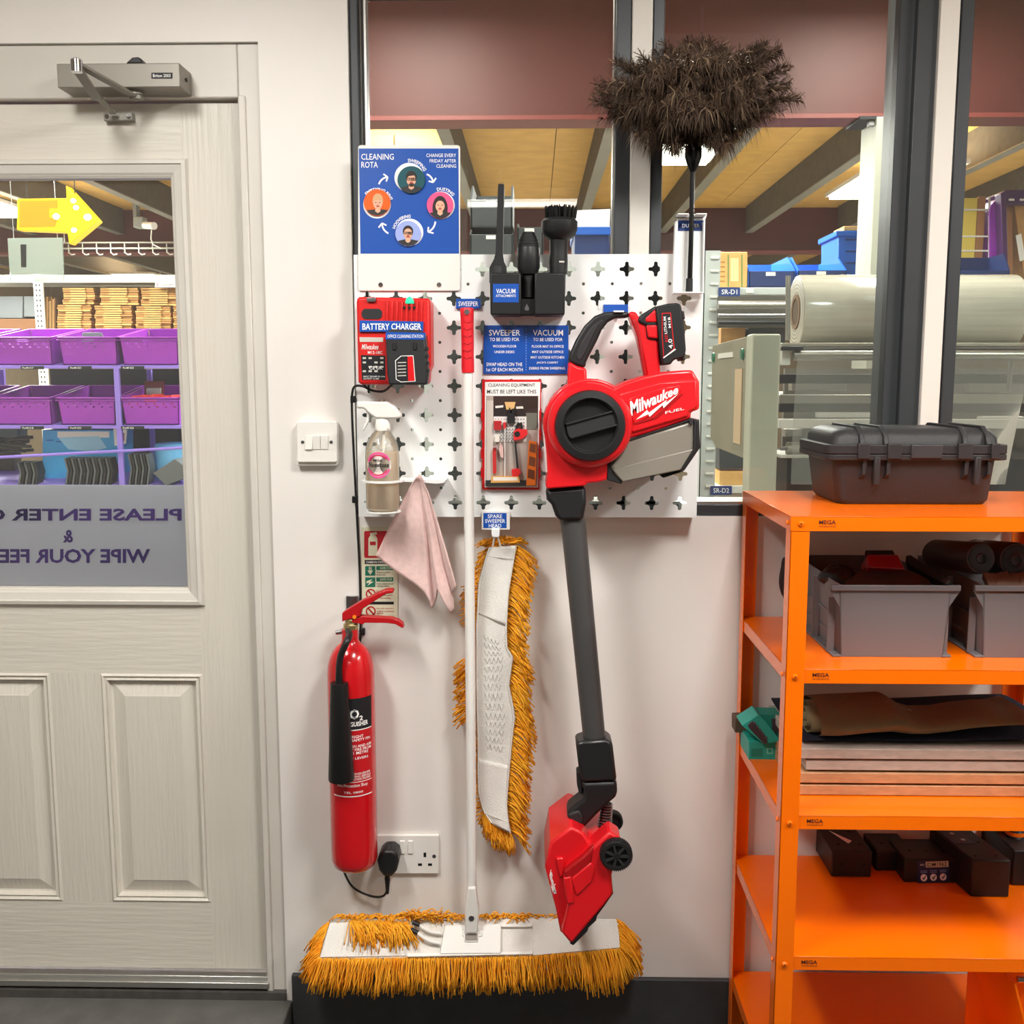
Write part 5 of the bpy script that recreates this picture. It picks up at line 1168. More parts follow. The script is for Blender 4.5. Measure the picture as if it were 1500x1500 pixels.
MB().prism(cm([(716,130),(722,60),(755,60),(762,130),(768,150),(764,240),(760,248),(718,248),(710,240),(712,150)]), YG+0.012, YG+0.042).build('joint_fork', 'mop_white', mp, bevel=0.003)
MB().prism(cm(ell(737,186,12,12,14)), YG+0.010, YG+0.02).build('joint_bolt', 'steel', mp, bevel=0.001)
MB().tube([P(678,1367,YG+0.027), P(707,1367,YG+0.027)], 0.008, 12).build('hinge_pin', 'mop_white', mp)
# tilted head: depth grows from the wall at the top edge towards the viewer at the bottom edge
def mh(x, y, off=0.0):
    t = (y-1345)/(1402-1345); return P(x, y, -0.045 - 0.055*t - off)
def mquad(poly, off, th, nm, mat, **k):
    a = [mh(x, y, off) for x, y in poly]; nrm = Vector((0, 0.72, -0.69))*th
    return MB().loft(a, [p + nrm for p in a]).build(nm, mat, mp, **k)
mquad(cm([(150,200),(500,190),(1000,182),(1335,185),(1350,200),(1356,310),(1300,320),(960,344),(700,350),(450,350),(105,352)]), 0.0, 0.012, 'pad', 'mop_cotton', bevel=0.003)
for poly in ([(150,203),(470,192),(466,340),(112,346)], [(990,186),(1335,188),(1350,306),(994,338)]): 
    mquad(cm(poly), 0.003, 0.003, 'end_pocket', 'mop_cotton', bevel=0.001)
mquad(cm([(628,212),(860,208),(860,330),(606,332)]), 0.010, 0.006, 'frame_plate', 'mop_white', bevel=0.002)
mquad(cm([(470,330),(990,320),(990,333),(470,344)]), 0.008, 0.004, 'frame_rail', 'mop_white', bevel=0.001)
mquad(cm([(860,208),(988,208),(988,220),(860,220)]), 0.008, 0.004, 'frame_rail', 'mop_white', bevel=0.001)
mquad(cm([(700,235),(782,235),(782,258),(768,258),(764,282),(708,282),(706,258),(700,258)]), 0.013, 0.004, 'hinge_plate', 'mop_white', bevel=0.001)
mquad(cm([(711,250),(763,250),(763,277),(711,277)]), 0.0136, 0.002, 'hinge_slot', M('slot_grey', '#8f877f', .6), bevel=0)
for (xa, ya, xb, yb_) in ((514,208,616,248), (506,240,608,290)):
    (a0, b0), (a1, b1) = cm([(xa, ya), (xb, yb_)])
    q0, q1 = mh(a0, b0, .014), mh(a1, b1, .010); q2 = (q0+q1)/2 + Vector((0, -.004, -.004))
    MB().tube(smoothpath([q0, q2, q1], 5), 0.0035, 8).build('tie_cord', 'mop_white', mp)
    MB().tube([q0 + (q0-q1).normalized()*0.012, q0-(q0-q1).normalized()*0.006], [0.005, 0.0055], 10).build('cord_end', 'black_plastic', mp)
# yarn: strands starting along the pad's rim
def strand(b, p, d, L, droop, w=0.0014, seed=None, curl=0.006, n=3):
    d = d.normalized(); pts = []; ph = rnd.uniform(0, 6.28); side = d.cross(Vector((0,1,0)))
    for k in range(6):
        t = k/5; pts.append(p + d*L*t + Vector((0, 0, -droop*L*t*t)) + side*math.sin(ph+3*t)*curl*t + Vector((0, -1, 0))*math.sin(ph*1.7+2*t)*curl*0.6*t)
    b.tube(pts, [w]*5+[w*1.25], n)
b = MB()
def rim(pts, n, dirf, L, droop, inset=0.0, off=0.0, deep=0.0, map_=mh):
    seg = []; tot = 0
    for i in range(len(pts)-1): l = math.dist(pts[i], pts[i+1]); seg.append(l); tot += l
    for k in range(n):
        s = (k+rnd.random())/n*tot; i = 0
        while i < len(seg)-1 and s > seg[i]: s -= seg[i]; i += 1
        f = s/seg[i]; x = pts[i][0]+(pts[i+1][0]-pts[i][0])*f; y = pts[i][1]+(pts[i+1][1]-pts[i][1])*f
        p = map_(x, y, off) + Vector((0, deep + rnd.uniform(-.004, .006), 0))
        strand(b, p, dirf(x, y) + Vector((rnd.uniform(-.22,.22), rnd.uniform(-.3,.1), rnd.uniform(-.2,.2))), L*rnd.uniform(.75, 1.15), droop)
low = cm([(105,350),(300,352),(500,348),(700,348),(900,344),(1100,330),(1240,322),(1350,308)])
rim(low, 620, lambda x, y: Vector(((x-690)/900, -0.12, -1)), 0.062, 0.25, deep=0.003)
rim(low, 320, lambda x, y: Vector(((x-690)/700, -0.45, -1)), 0.052, 0.35, off=0.003)
rim(cm([(150,200),(125,270),(105,350)]), 130, lambda x, y: Vector((-1, -0.2, -0.55)), 0.048, 0.5, deep=.003)
rim(cm([(1340,190),(1350,250),(1354,308)]), 170, lambda x, y: Vector((1, -0.25, -0.35)), 0.050, 0.7, deep=.003)
rim(cm([(1180,325),(1260,318),(1330,308)]), 90, lambda x, y: Vector((0.3, -0.7, -0.1)), 0.05, 1.2)
rim(cm([(190,190),(400,186),(640,186),(700,186)]), 210, lambda x, y: Vector((rnd.uniform(-.7,.7), -0.2, 0.75)), 0.040, 0.75, deep=.004)
rim(cm([(770,186),(990,184)]), 90, lambda x, y: Vector((rnd.uniform(-.9,.9), -0.1, 0.65)), 0.034, 0.7, deep=.004)
rim(cm([(990,180),(1120,178)]), 25, lambda x, y: Vector((rnd.uniform(-.9,.9), -0.1, 0.5)), 0.02, 0.7, deep=.004)
rim(cm([(230,196),(350,198),(470,202)]), 210, lambda x, y: Vector((rnd.uniform(0,.9), -0.35, -0.35)), 0.048, 0.35, off=.012)
rim(cm([(470,192),(620,190)]), 70, lambda x, y: Vector((rnd.uniform(-.8,.8), -0.1, 0.8)), 0.05, 0.45, off=.004)
rim(cm([(1340,312),(1356,300)]), 70, lambda x, y: Vector((0.6+rnd.uniform(-.3,.3), -0.2, -1)), 0.055, 0.3, deep=.003)
rim(cm([(120,345),(104,350)]), 50, lambda x, y: Vector((-0.6+rnd.uniform(-.3,.3), -0.2, -1)), 0.05, 0.3, deep=.003)
b.build('yarn_fringe', 'yarn', mp, kind='stuff', smooth=180)

# ---------------------------------------------------------------- spare mop head hanging from its hook
sh = thing('spare_mop_head', 'spare white mop cover with orange yarn edges hanging flat on the wall', 'mop head')
c6 = crop(650, 740, 2.882)
YW = -0.045
def wavy(x, y, off=0.0): return P(x, y, YW - off + 0.008*math.sin(y*0.045) )
outl_l = [(190,178),(172,232),(146,330),(142,440),(138,500),(136,640),(136,760),(138,900),(142,1000),(142,1120),(145,1210),(165,1290),(200,1340)]
outl_r = [(308,170),(296,240),(276,360),(270,440),(266,520),(268,600),(292,640),(276,760),(302,890),(290,1000),(280,1100),(272,1200),(268,1270),(275,1340),(284,1386)]
def lerp_line(L_, t):
    t *= len(L_)-1; i = min(int(t), len(L_)-2); f = t-i; return (L_[i][0]*(1-f)+L_[i+1][0]*f, L_[i][1]*(1-f)+L_[i+1][1]*f)
def shp(u, v, off=0.0):
    a, c_ = lerp_line(outl_l, v), lerp_line(outl_r, v); (x, y), = c6([(a[0]*(1-u)+c_[0]*u, a[1]*(1-u)+c_[1]*u)])
    q = P(x, y, YW - off + 0.006*math.sin(v*9+u*2) - 0.004*math.sin(u*math.pi) - (0.0012*math.sin(v*150)*math.sin(u*math.pi)**2*math.sin(u*30) if .33 < v < .72 else 0)); return q
MB().grid(lambda u, v: shp(u, v), 16, 90).build('pad', 'mop_cotton', sh, smooth=180, solid=0.006)
MB().grid(lambda u, v: shp(0.02+u*.96, 0.005+v*.27, .004+.002*math.sin(u*5+v*4)), 12, 24).build('upper_pocket', 'mop_cotton', sh, smooth=180, solid=0.0025)
MB().grid(lambda u, v: shp(0.02+u*.96, 0.715+v*.28, .004+.002*math.sin(u*5+v*4)), 12, 24).build('lower_pocket', 'mop_cotton', sh, smooth=180, solid=0.0025)
for v0 in (0.058, 0.93): MB().tube([shp(0.03+0.94*k/10, v0, .007) for k in range(11)], 0.0009, 4).build('hem_stitch', M('stitch', '#cfccc5', .9), sh)
for u0 in (0.03, 0.97): MB().tube([shp(u0, k/40, .0075) for k in range(41)], 0.0014, 5).build('edge_binding', 'mop_white', sh)
for k in range(14):
    MB().tube([shp(0.25+0.06*j, 0.36+k*0.024+0.008*((j % 2)*2-1), .004) for j in range(9)], 0.0008, 4).build('quilt_stitch', 'stitch', sh)
MB().tube(smoothpath([P(722,800,YW-.012), P(724,790,-0.062), P(727,783,-0.07), P(730,790,-0.062), P(733,800,YW-.012)], 5), 0.0022, 8).build('hanging_loop', 'mop_white', sh)
b = MB(); wv = lambda x, y, off=0: P(x, y, YW-off)
rim(c6(outl_r), 620, lambda x, y: Vector((1, -0.15, -0.45)), 0.048, 0.45, deep=.006, map_=wv)
rim(c6(outl_l[:1]+outl_l[2:]), 300, lambda x, y: Vector((-1, 0.0, -0.25)), 0.022, 0.5, deep=.008, map_=wv)
rim(c6([(138,640),(136,760),(138,900)]), 110, lambda x, y: Vector((-1, 0.0, -0.2)), 0.048, 0.3, deep=.010, map_=wv)
rim(c6([(137,330),(137,480)]), 30, lambda x, y: Vector((-1, 0.0, -0.2)), 0.035, 0.3, deep=.010, map_=wv)
rim(c6([(165,1290),(200,1340),(250,1375),(284,1386)]), 170, lambda x, y: Vector((0.15, -0.1, -1)), 0.042, 0.2, deep=.004, map_=wv)
rim(c6([(175,180),(230,160),(308,165)]), 150, lambda x, y: Vector((rnd.uniform(-1,1.2), 0.0, 0.6)), 0.032, 0.5, deep=.008, map_=wv)
b.build('yarn_fringe', 'yarn', sh, kind='stuff', smooth=180)

# ---------------------------------------------------------------- door closer
dc = thing('door_closer', 'grey overhead door closer with folding arm above the door', 'door closer')
c1 = crop(0, 0, 3.571)
M('closer_grey', '#8d8980', .42, metal=.3)
xa, xb = P(84, 110, -0.06).x, P(264, 110, -0.06).x; za, zb_ = P(170, 128.5, -0.06).z, P(170, 93, -0.06).z
MB().box((xa, -0.062, za), (xb, 0.010, zb_)).build('body', 'closer_grey', dc, bevel=0.002)
nl = MB().prism(c1(R4(792,380,902,411)), -0.0626, -0.061).build('name_plate', 'ink', dc)
text('Briton 2003', tuple(v for p in c1([(800,387),(892,404)]) for v in p), -0.063, 'white_ink', nl, .02)
MB().prism(c1([(658,330),(690,300),(720,297),(735,305),(748,330)]), -0.045, -0.015).build('top_cap', 'black_plastic', dc, bevel=.002)
MB().lathe([(0,0),(0.004,0),(0.004,.002)], (xb+0.0005, -0.025, (za+zb_)/2), (1,0,0), 12).build('side_screw', 'black_plastic', dc)
sp0 = P(200, 142, -0.03); piv = Vector((sp0.x, -0.03, za))
MB().lathe([(0,-0.016),(0.014,-0.016),(0.014,-0.008),(0.018,-0.008),(0.018,0.0)], piv, (0,0,1), 16).build('spindle', 'closer_grey', dc)
elb = P(112, 93, -0.20); end0 = P(172, 168, 0.012)
def bar(a, c_, w, h, nm, mat):
    d = (c_-a).normalized(); s = d.cross(Vector((0,0,1))).normalized()*w; u_ = s.cross(d).normalized()*h
    MB().loft([a-s-u_, a+s-u_, a+s+u_, a-s+u_], [c_-s-u_, c_+s-u_, c_+s+u_, c_-s+u_]).build(nm, mat, dc, bevel=.0015)
p1 = piv + Vector((0, -0.0, -0.012))
bar(p1, elb, 0.009, 0.003, 'main_arm', 'closer_grey')
mid_ = elb + (P(145,140,-0.06)-elb)
bar(elb + Vector((0,0,-0.009)), P(143,146,-0.07), 0.010, 0.003, 'adjusting_arm', 'closer_grey'); bar(P(135,132,-0.088), P(166,166,0.0), 0.0075, 0.003, 'forearm', 'closer_grey')
MB().lathe([(0,-0.016),(0.011,-0.016),(0.011,0.006),(0.007,0.009)], elb, (0,0,1), 14).build('elbow_rivet', 'chrome', dc)
MB().prism(c1([(540,588),(690,584),(694,630),(542,632)]), 0.012, 0.030).build('door_bracket', 'closer_grey', dc, bevel=.0015)
for x in (558, 672): MB().prism(c1(ell(x,608,11,13,12)), 0.0105, 0.013).build('bracket_screw', 'chrome', dc)
# ================================================================ stick vacuum
M('vac_red', '#dc1620', .36, coat=.25); M('vac_black', '#1d1d1f', .45, bump=.1, bs=300); M('vac_dark', '#28282a', .55); M('tube_grey', '#474747', .38)
M('bin_smoke', '#8b867c', .22, alpha=.9)
vc = thing('stick_vacuum', 'red and black cordless stick vacuum hanging upright on the pegboard', 'vacuum cleaner')
z8 = crop(780, 420, 4.168)
VF, VB = -0.235, -0.085
def vp(poly, y0, y1, nm, mat, par=None, bevel=.006, **k): return MB().prism(z8(poly), y0, y1).build(nm, mat, par or vc, bevel=bevel, **k)
# front housing: round drum flowing down into the nozzle
drum = [(350+285*math.cos(a), 845+285*math.sin(a)) for a in [math.radians(d) for d in range(170, 321, 10)]]
hous = drum + [(585,760),(600,860),(585,935),(525,1020),(465,1070),(455,1180),(400,1195),(335,1200),(320,1218),(88,1236),(80,1215),(92,1140),(84,1000),(72,900)]
vp(hous, VF+0.03, VB, 'housing', 'vac_red', bevel=.012, seg=3)
# raised collar around the filter cap
o_ = P(*z8([(352,848)])[0], VF); uv_ = px2m(VF)/4.168
MB().lathe([(262*uv_,-.05),(262*uv_,-.012),(250*uv_,-.004),(236*uv_,0.0),(217*uv_,0.0),(217*uv_,-.05)], o_, (0,-1,0), 56).build('drum_collar', 'vac_red', vc)
cap = MB().lathe([(0,-.02),(216*uv_,-.02),(216*uv_,.004),(208*uv_,.012),(170*uv_,.014),(158*uv_,.010),(150*uv_,-.004),(0,-.004)], o_, (0,-1,0), 56).build('filter_cap', 'vac_black', vc)
MB().prism(z8([(200,838),(505,752),(520,765),(515,842),(495,850),(232,926),(215,915)]), VF-0.006, VF+0.006).build('cap_grip', 'vac_dark', cap, bevel=.003)
MB().prism(z8([(225,918),(515,838),(518,850),(240,930)]), VF-0.011, VF+0.002).build('grip_ridge', 'vac_black', cap, bevel=.001); MB().prism(z8([(200,836),(505,752),(508,764),(205,848)]), VF-0.010, VF+0.002).build('grip_ridge', 'vac_black', cap, bevel=.001)
# motor block
blk = [(455,640),(560,585),(680,545),(800,520),(925,510),(978,508),(1020,580),(1021,748),(965,768),(972,802),(790,868),(580,934),(520,930)]
vp(blk, VF+0.028, VB, 'motor_block', 'vac_red', bevel=.010, seg=3)
face = [(520,655),(780,580),(1005,566),(1008,735),(950,765),(955,790),(610,895),(590,860),(560,760)]
pn_ = vp(face, VF+0.022, VF+0.04, 'side_panel', 'vac_red', bevel=.004)
vp([(580,700),(610,672),(790,618),(900,600),(905,640),(840,700),(700,800),(620,840),(600,790)], VF+0.0195, VF+0.03, 'logo_field', 'vac_red', pn_, bevel=.002)
YL = VF+0.0185
text('Milwaukee', [z8([(582,705)])[0], z8([(886,600)])[0], z8([(892,650)])[0], z8([(602,792)])[0]], YL, 'white_ink', pn_, .03, shear=.25)
MB().prism(z8([(632,812),(700,752),(712,768),(820,690),(815,708),(895,650),(800,742),(795,722),(715,795),(708,778)]), YL, YL+.001).build('bolt_mark', 'white_ink', pn_, smooth=0)
b_ = text('FUEL', [z8([(810,762)])[0], z8([(925,735)])[0], z8([(928,750)])[0], z8([(812,778)])[0]], YL, 'white_ink', pn_, .01)
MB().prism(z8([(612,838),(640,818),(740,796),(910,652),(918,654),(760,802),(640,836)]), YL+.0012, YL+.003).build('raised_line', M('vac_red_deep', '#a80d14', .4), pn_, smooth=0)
# handle
YHm, hw = (VF+VB)/2, .019
grip = [(218,445),(232,400),(268,320),(320,235),(380,178),(440,155),(500,150),(588,152),(592,186),(505,192),(462,215),(425,262),(395,330),(345,425),(328,462),(322,497),(270,482),(225,462)]
hg = vp(grip, YHm-hw, YHm+hw, 'grip', 'vac_black', bevel=.008, seg=3)
vp([(262,420),(300,330),(360,240),(420,195),(440,205),(400,250),(365,320),(330,400),(300,450),(275,455)], YHm-hw-.0012, YHm, 'grip_pad', 'vac_dark', hg, bevel=.003)
vp([(220,455),(275,485),(330,497),(334,590),(330,640),(200,640),(214,590)], YHm-.024, YHm+.024, 'handle_foot', 'vac_red', bevel=.005)
vp([(585,152),(632,150),(668,215),(755,225),(772,335),(784,560),(700,565),(668,420),(640,305),(596,190)], YHm-.027, YHm+.027, 'rear_post', 'vac_red', bevel=.006)
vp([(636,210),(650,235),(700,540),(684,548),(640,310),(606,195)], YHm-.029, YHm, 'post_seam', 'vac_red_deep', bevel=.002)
# battery pack
vp([(640,205),(672,165),(760,112),(776,330),(700,318),(690,235),(660,225)], YHm-.032, YHm+.032, 'battery_shoe', 'vac_black', bevel=.004)
vp([(690,190),(752,135),(764,218),(690,216)], YHm-.034, YHm, 'release_button', 'vac_red', bevel=.003); vp([(694,235),(764,232),(768,318),(706,310)], YHm-.034, YHm, 'release_button', 'vac_red', bevel=.003)
bt2 = vp([(752,120),(830,102),(890,98),(908,112),(914,150),(930,270),(938,385),(930,430),(862,448),(846,475),(796,480),(784,420),(770,300)], YHm-.040, YHm+.040, 'battery_pack', 'vac_black', bevel=.006)
Yp = YHm-.0408
vp([(790,160),(845,158),(868,380),(800,438),(790,300)], Yp, Yp+.002, 'label_border', 'red_print', bt2, bevel=0); vp([(795,165),(841,163),(863,376),(804,428),(795,300)], Yp-.0004, Yp+.002, 'label_field', 'ink', bt2, bevel=0)
def vtext(s, bl, br, tr, tl, mat, bold=.02): text(s, [z8([tl])[0], z8([tr])[0], z8([br])[0], z8([bl])[0]], Yp-.0008, mat, bt2, bold)
vtext('RED', (829,335),(823,288),(807,290),(812,337), 'red_print', .04); vtext('LITHIUM', (823,285),(815,182),(799,184),(806,287), 'white_ink', .03)
vtext('M18', (846,250),(841,186),(826,188),(831,252), 'white_ink', .05); vtext('4.0', (858,376),(852,318),(828,320),(832,380), 'white_ink', .03)
MB().prism(z8([(798,432),(870,378),(876,384),(800,438)]), Yp-.0008, Yp).build('label_stripe', 'white_ink', bt2, smooth=0)
for y in (150, 290, 400): vp([(905,y),(926,y-6),(934,y+50),(912,y+54)], YHm-.036, YHm+.036, 'corner_guard', 'vac_dark', bt2, bevel=.003)
# dust bin
bn = vp([(582,930),(760,882),(985,815),(988,985),(905,1120),(550,1195),(505,1150),(470,1092)], VF+.026, VB+.01, 'dust_bin', 'bin_smoke', bevel=.006)
vp([(488,1118),(700,1060),(984,990),(908,1118),(552,1192)], VF+.0245, VF+.03, 'bin_lower_facet', 'bin_smoke', bn, bevel=.002)
vp([(985,815),(1020,808),(1024,985),(925,1128),(900,1122),(985,988)], VF+.022, VB+.005, 'bin_rim', 'vac_black', bevel=.003)
vp([(456,1075),(470,1085),(552,1195),(540,1205),(456,1180)], VF+.03, VB+.01, 'bin_gasket', 'vac_dark', bevel=.002)
vp([(578,936),(972,806),(986,812),(590,946),(480,1095),(466,1088)], VF+.0245, VF+.05, 'bin_edge', 'vac_black', bevel=.001)
vp([(955,835),(968,812),(982,815),(975,850)], VF+.018, VF+.03, 'bin_clip', 'vac_dark', bevel=.001); vp([(780,1155),(905,1120),(925,1128),(800,1168)], VF+.05, VF+.1, 'bin_latch', 'vac_black', bevel=.002)
# serial strip on the drum's left edge
vp([(66,900),(84,740),(100,700),(98,760),(86,900),(96,1130),(82,1138)], VF+.06, VF+.1, 'edge_label', 'white_ink', bevel=.001)
# neck, tube
YTb = (VF+VB)/2
MB().prism(z8([(80,1240),(325,1220),(329,1320),(310,1430),(165,1432),(140,1400),(116,1332),(86,1300)]), YTb-.034, YTb+.034).build('neck_sleeve', 'vac_black', vc, bevel=.008)
MB().prism(z8([(80,1250),(112,1246),(116,1330),(86,1300)]), YTb-.02, YTb+.02).build('release_tab', 'vac_dark', vc, bevel=.003)
ut = px2m(YTb)
MB().tube([P(837.5,755,YTb), P(840,770,YTb), P(872,1096,YTb), P(873,1110,YTb)], [18.4*ut,18.4*ut,17*ut,17*ut], 28).build('wand', 'tube_grey', vc)
# floor head
z9 = crop(780, 1060, 4.411)
def hp_(poly, y0, y1, nm, mat, bevel=.004, par=None): return MB().prism(z9(poly), y0, y1).build(nm, mat, par or vc, bevel=bevel)
hp_([(280,132),(325,115),(480,105),(518,130),(546,372),(325,382),(300,300)], YTb-.032, YTb+.032, 'wand_socket', M('socket_black', '#232324', .3), .006)
hp_([(316,384),(546,374),(549,440),(545,478),(490,522),(410,600),(300,716),(255,690),(220,590),(240,556),(322,490),(335,440)], YTb-.030, YTb+.030, 'swivel_elbow', 'vac_black', .008)
hp_([(284,312),(300,302),(318,340),(326,380),(326,462),(300,452),(288,400)], YTb-.014, YTb+.014, 'release_latch', 'vac_dark', .003)
MB().prism(z9([(228,590),(300,560),(330,610),(305,706),(262,690)]), YTb-.036, YTb-.028).build('pivot_cap', 'vac_dark', vc, bevel=.004)
# coiled hose
b = MB(); n = 13
for k in range(n):
    t = k/(n-1); p0 = P(*z9([(483,520)])[0], YTb-.0); p1 = P(*z9([(458,735)])[0], YTb-.0); c_ = p0*(1-t)+p1*t; d = (p1-p0).normalized(); sd = Vector((d.z, 0, -d.x)); r_ = (33+16*t)*px2m(YTb)/4.411
    b.tube([c_ + (sd*math.cos(a)*r_ + Vector((0,1,0))*math.sin(a)*r_) for a in [2*math.pi*j/20 for j in range(21)]], .0021, 6)
b.build('hose_coils', 'steel', vc)
MB().tube([P(*z9([(483,515)])[0], YTb), P(*z9([(458,745)])[0], YTb)], [28*px2m(YTb)/4.411, 40*px2m(YTb)/4.411], 16).build('hose_core', 'black_matt', vc)
YN0, YN1 = -0.265, -0.055
near = [(495,695),(575,745),(512,985),(520,1100),(470,1168),(360,1300),(255,1420),(186,1352),(228,1165),(205,1010),(330,900)]
far = [(255,668),(330,705),(430,700),(470,800),(430,960),(330,1120),(200,1300),(172,1330),(140,1190),(78,935),(112,768)]
# the head's shell: near end cap, shoulder ring, far end
A = [P(x, y, YN0) for x, y in z9(near)]
hp_([(498,697),(575,747),(512,985),(520,1100),(472,1168),(355,1305),(258,1425),(240,1418),(186,1352),(230,1165),(210,1010),(215,960),(330,860),(400,790)], YN0, YN0+.06, 'end_housing', 'vac_red', .008)
hd_ = [(250,666),(330,708),(372,775),(470,760),(505,900),(440,1000),(330,1150),(200,1370),(180,1350),(150,1200),(80,932),(114,770)]
a_ = [P(x, y, YN0+.03) for x, y in z9(hd_)]
MB().prism(z9(hd_), YN0+.028, YN1).build('head_shell', 'vac_red', vc, bevel=.010)
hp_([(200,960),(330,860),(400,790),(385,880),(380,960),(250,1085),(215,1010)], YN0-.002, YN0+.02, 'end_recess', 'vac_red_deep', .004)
hp_([(250,1000),(380,895),(405,940),(390,1020),(290,1120),(270,1090)], YN0-.004, YN0+.02, 'end_facet', 'vac_red', .004)
hp_([(200,1000),(250,988),(272,1160),(222,1172)], YN0-.004, YN0+.02, 'corner_rib', 'vac_red', .003)
hp_([(152,872),(200,868),(205,985),(175,1000)], YN0+.022, YN0+.05, 'shell_rib', 'vac_red', .003)
hp_([(512,1000),(522,1100),(472,1172),(418,1245),(412,1275),(362,1322),(355,1345),(265,1436),(240,1424),(262,1400),(360,1290),(466,1162),(508,1096)], YN0+.004, YN1+.01, 'sole_bumper', 'vac_black', .003)
# wheels
for (wx, wy, wr, y0, y1, nm) in ((543,860,107,YN0-.020,YN0+.004,1), (520,640,70,YN1-.03,YN1-.01,0)):
    c_ = P(*z9([(wx,wy)])[0], y0); r_ = wr*px2m(y0)/4.411
    w_ = MB().lathe([(0,-(y1-y0)),(r_*.97,-(y1-y0)),(r_,-(y1-y0)*.85),(r_,-.003),(r_*.94,0),(r_*.74,0),(r_*.70,-.006),(r_*.2,-.006),(r_*.18,.001),(0,.001)], c_, (0,-1,0), 36).build('wheel', 'black_matt', vc)
    if nm:
        for k in range(7):
            a = 2*math.pi*k/7; d1 = Vector((math.cos(a),0,math.sin(a))); s1 = Vector((-d1.z,0,d1.x))*.0022
            p0 = c_ + d1*r_*.15 + Vector((0,-.001,0)); p1 = c_ + d1*r_*.75 + Vector((0,-.001,0))
            MB().loft([p0-s1,p0+s1,p1+s1,p1-s1], [q+Vector((0,.006,0)) for q in (p0-s1,p0+s1,p1+s1,p1-s1)]).build('spoke', 'vac_dark', w_)
        for k in range(44):
            a = 2*math.pi*k/44; d1 = Vector((math.cos(a),0,math.sin(a))); s1 = Vector((-d1.z,0,d1.x))*.0011
            q = c_ + d1*r_; pts_ = [q-s1, q+s1, q+s1*.6+d1*.0016, q-s1*.6+d1*.0016]
            MB().loft([p+Vector((0,.002,0)) for p in pts_], [p+Vector((0,.02,0)) for p in pts_]).build('tread', 'black_matt', w_, smooth=0)
MB().prism(z9([(345,690),(400,720),(415,760),(360,790),(325,720)]), YTb-.02, YTb+.02).build('swivel_yoke', 'vac_dark', vc, bevel=.004)
text('Milwaukee', [z9([(118,935)])[0], z9([(160,1075)])[0], z9([(140,1105)])[0], z9([(108,985)])[0]], (YN0+.0265,)*4, 'white_ink', vc, .03, shear=.25)
MB().prism(z9([(116,1042),(135,1075),(140,1066),(154,1100),(136,1082),(132,1092)]), YN0+.0265, YN0+.028).build('bolt_mark', 'white_ink', vc, smooth=0)
# hanging hook behind the handle
MB().box((P(905,466,YHm).x-.01, YHm-.025, P(905,456,YHm).z-.003), (P(905,466,YHm).x+.01, YB-.0005, P(905,456,YHm).z)).build('hanging_hook', 'white_powder', vc)
# ================================================================ orange steel shelf unit
M('shelf_orange', '#ff7200', .24, coat=.3); M('print_brown', '#5a2412', .6)
sf = thing('shelf_unit', 'orange powder coated steel shelf unit standing to the right against the wall', 'shelf')
SY0, SY1 = -0.44, -0.02
SX0 = P(1159, 757, SY0).x; SX1 = SX0 + 0.62
shz = [P(1300, y, SY0).z for y in (756.5, 981.5, 1196.5, 1404)]
shz.append(shz[3] - (shz[2]-shz[3])*1.02)
shz[4] = max(shz[4], 0.06)
pw = 0.034; th = 0.0022
def angle_post(x, y, sx, sy):
    b = MB(); z1 = shz[0]-0.001
    b.box((x, y, 0), (x+sx*pw, y+sy*th, z1)); b.box((x, y, 0), (x+sx*th, y+sy*pw, z1)); b.build('post', 'shelf_orange', sf, bevel=0.0007)
angle_post(SX0, SY0, 1, 1); angle_post(SX1, SY0, -1, 1); angle_post(SX0, SY1, 1, -1); angle_post(SX1, SY1, -1, -1)
z6s = crop(1040, 700, 3.261)
lip = 0.027
ul = px2m(SY0)
for i, z in enumerate(shz):
    p = MB(); g = 0.0026
    x0, x1, y0, y1 = SX0+g, SX1-g, SY0+g, SY1-g
    if i == 0: x0, x1, y0, y1 = SX0-0.001, SX1+0.001, SY0-0.001, SY1
    p.box((x0, y0, z-0.002), (x1, y1, z))
    p.box((x0, y0, z-lip), (x1, y0+0.0015, z)); p.box((x0, y1-0.0015, z-lip), (x1, y1, z)); p.box((x0, y0, z-lip), (x0+0.0015, y1, z)); p.box((x1-0.0015, y0, z-lip), (x1, y1, z))
    s = p.build('shelf_board', 'shelf_orange', sf, bevel=0.0009)
    for (bx_, by_) in ((SX0+0.017, SY0),):
        MB().lathe([(0,0.0035),(0.0035,0.003),(0.0055,0.0)][::-1], (bx_, by_-0.0015, z-lip*0.5), (0,-1,0), 14).build('bolt', 'shelf_orange', sf)
        MB().lathe([(0.0018,0.0),(0.0018,0.0006)], (bx_, by_-0.0046, z-lip*.5), (0,-1,0), 6).build('bolt_socket', 'print_brown', sf)
    MB().lathe([(0.005,0.0),(0.003,0.003)], (SX0-0.0015, SY0+0.017, z-lip*.5), (-1,0,0), 12).build('bolt', 'shelf_orange', sf)
    yy = SY0 - (0.0016 if i == 0 else -0.0020)
    zc = z - lip*0.5; xm = SX0 + 0.049
    uvf = lambda u, v, w, h, zz: Vector((xm + w*u, yy, zz + h*(v-.5)))
    text('MEGA', None, 0, 'print_brown', sf, .02, fn=lambda u, v: uvf(u, v, .030, .0075, zc+.003), name='printed_logo')
    text('WORKSPACE', None, 0, 'print_brown', sf, .0, fn=lambda u, v: uvf(u, v, .030, .0032, zc-.0045), name='printed_logo')

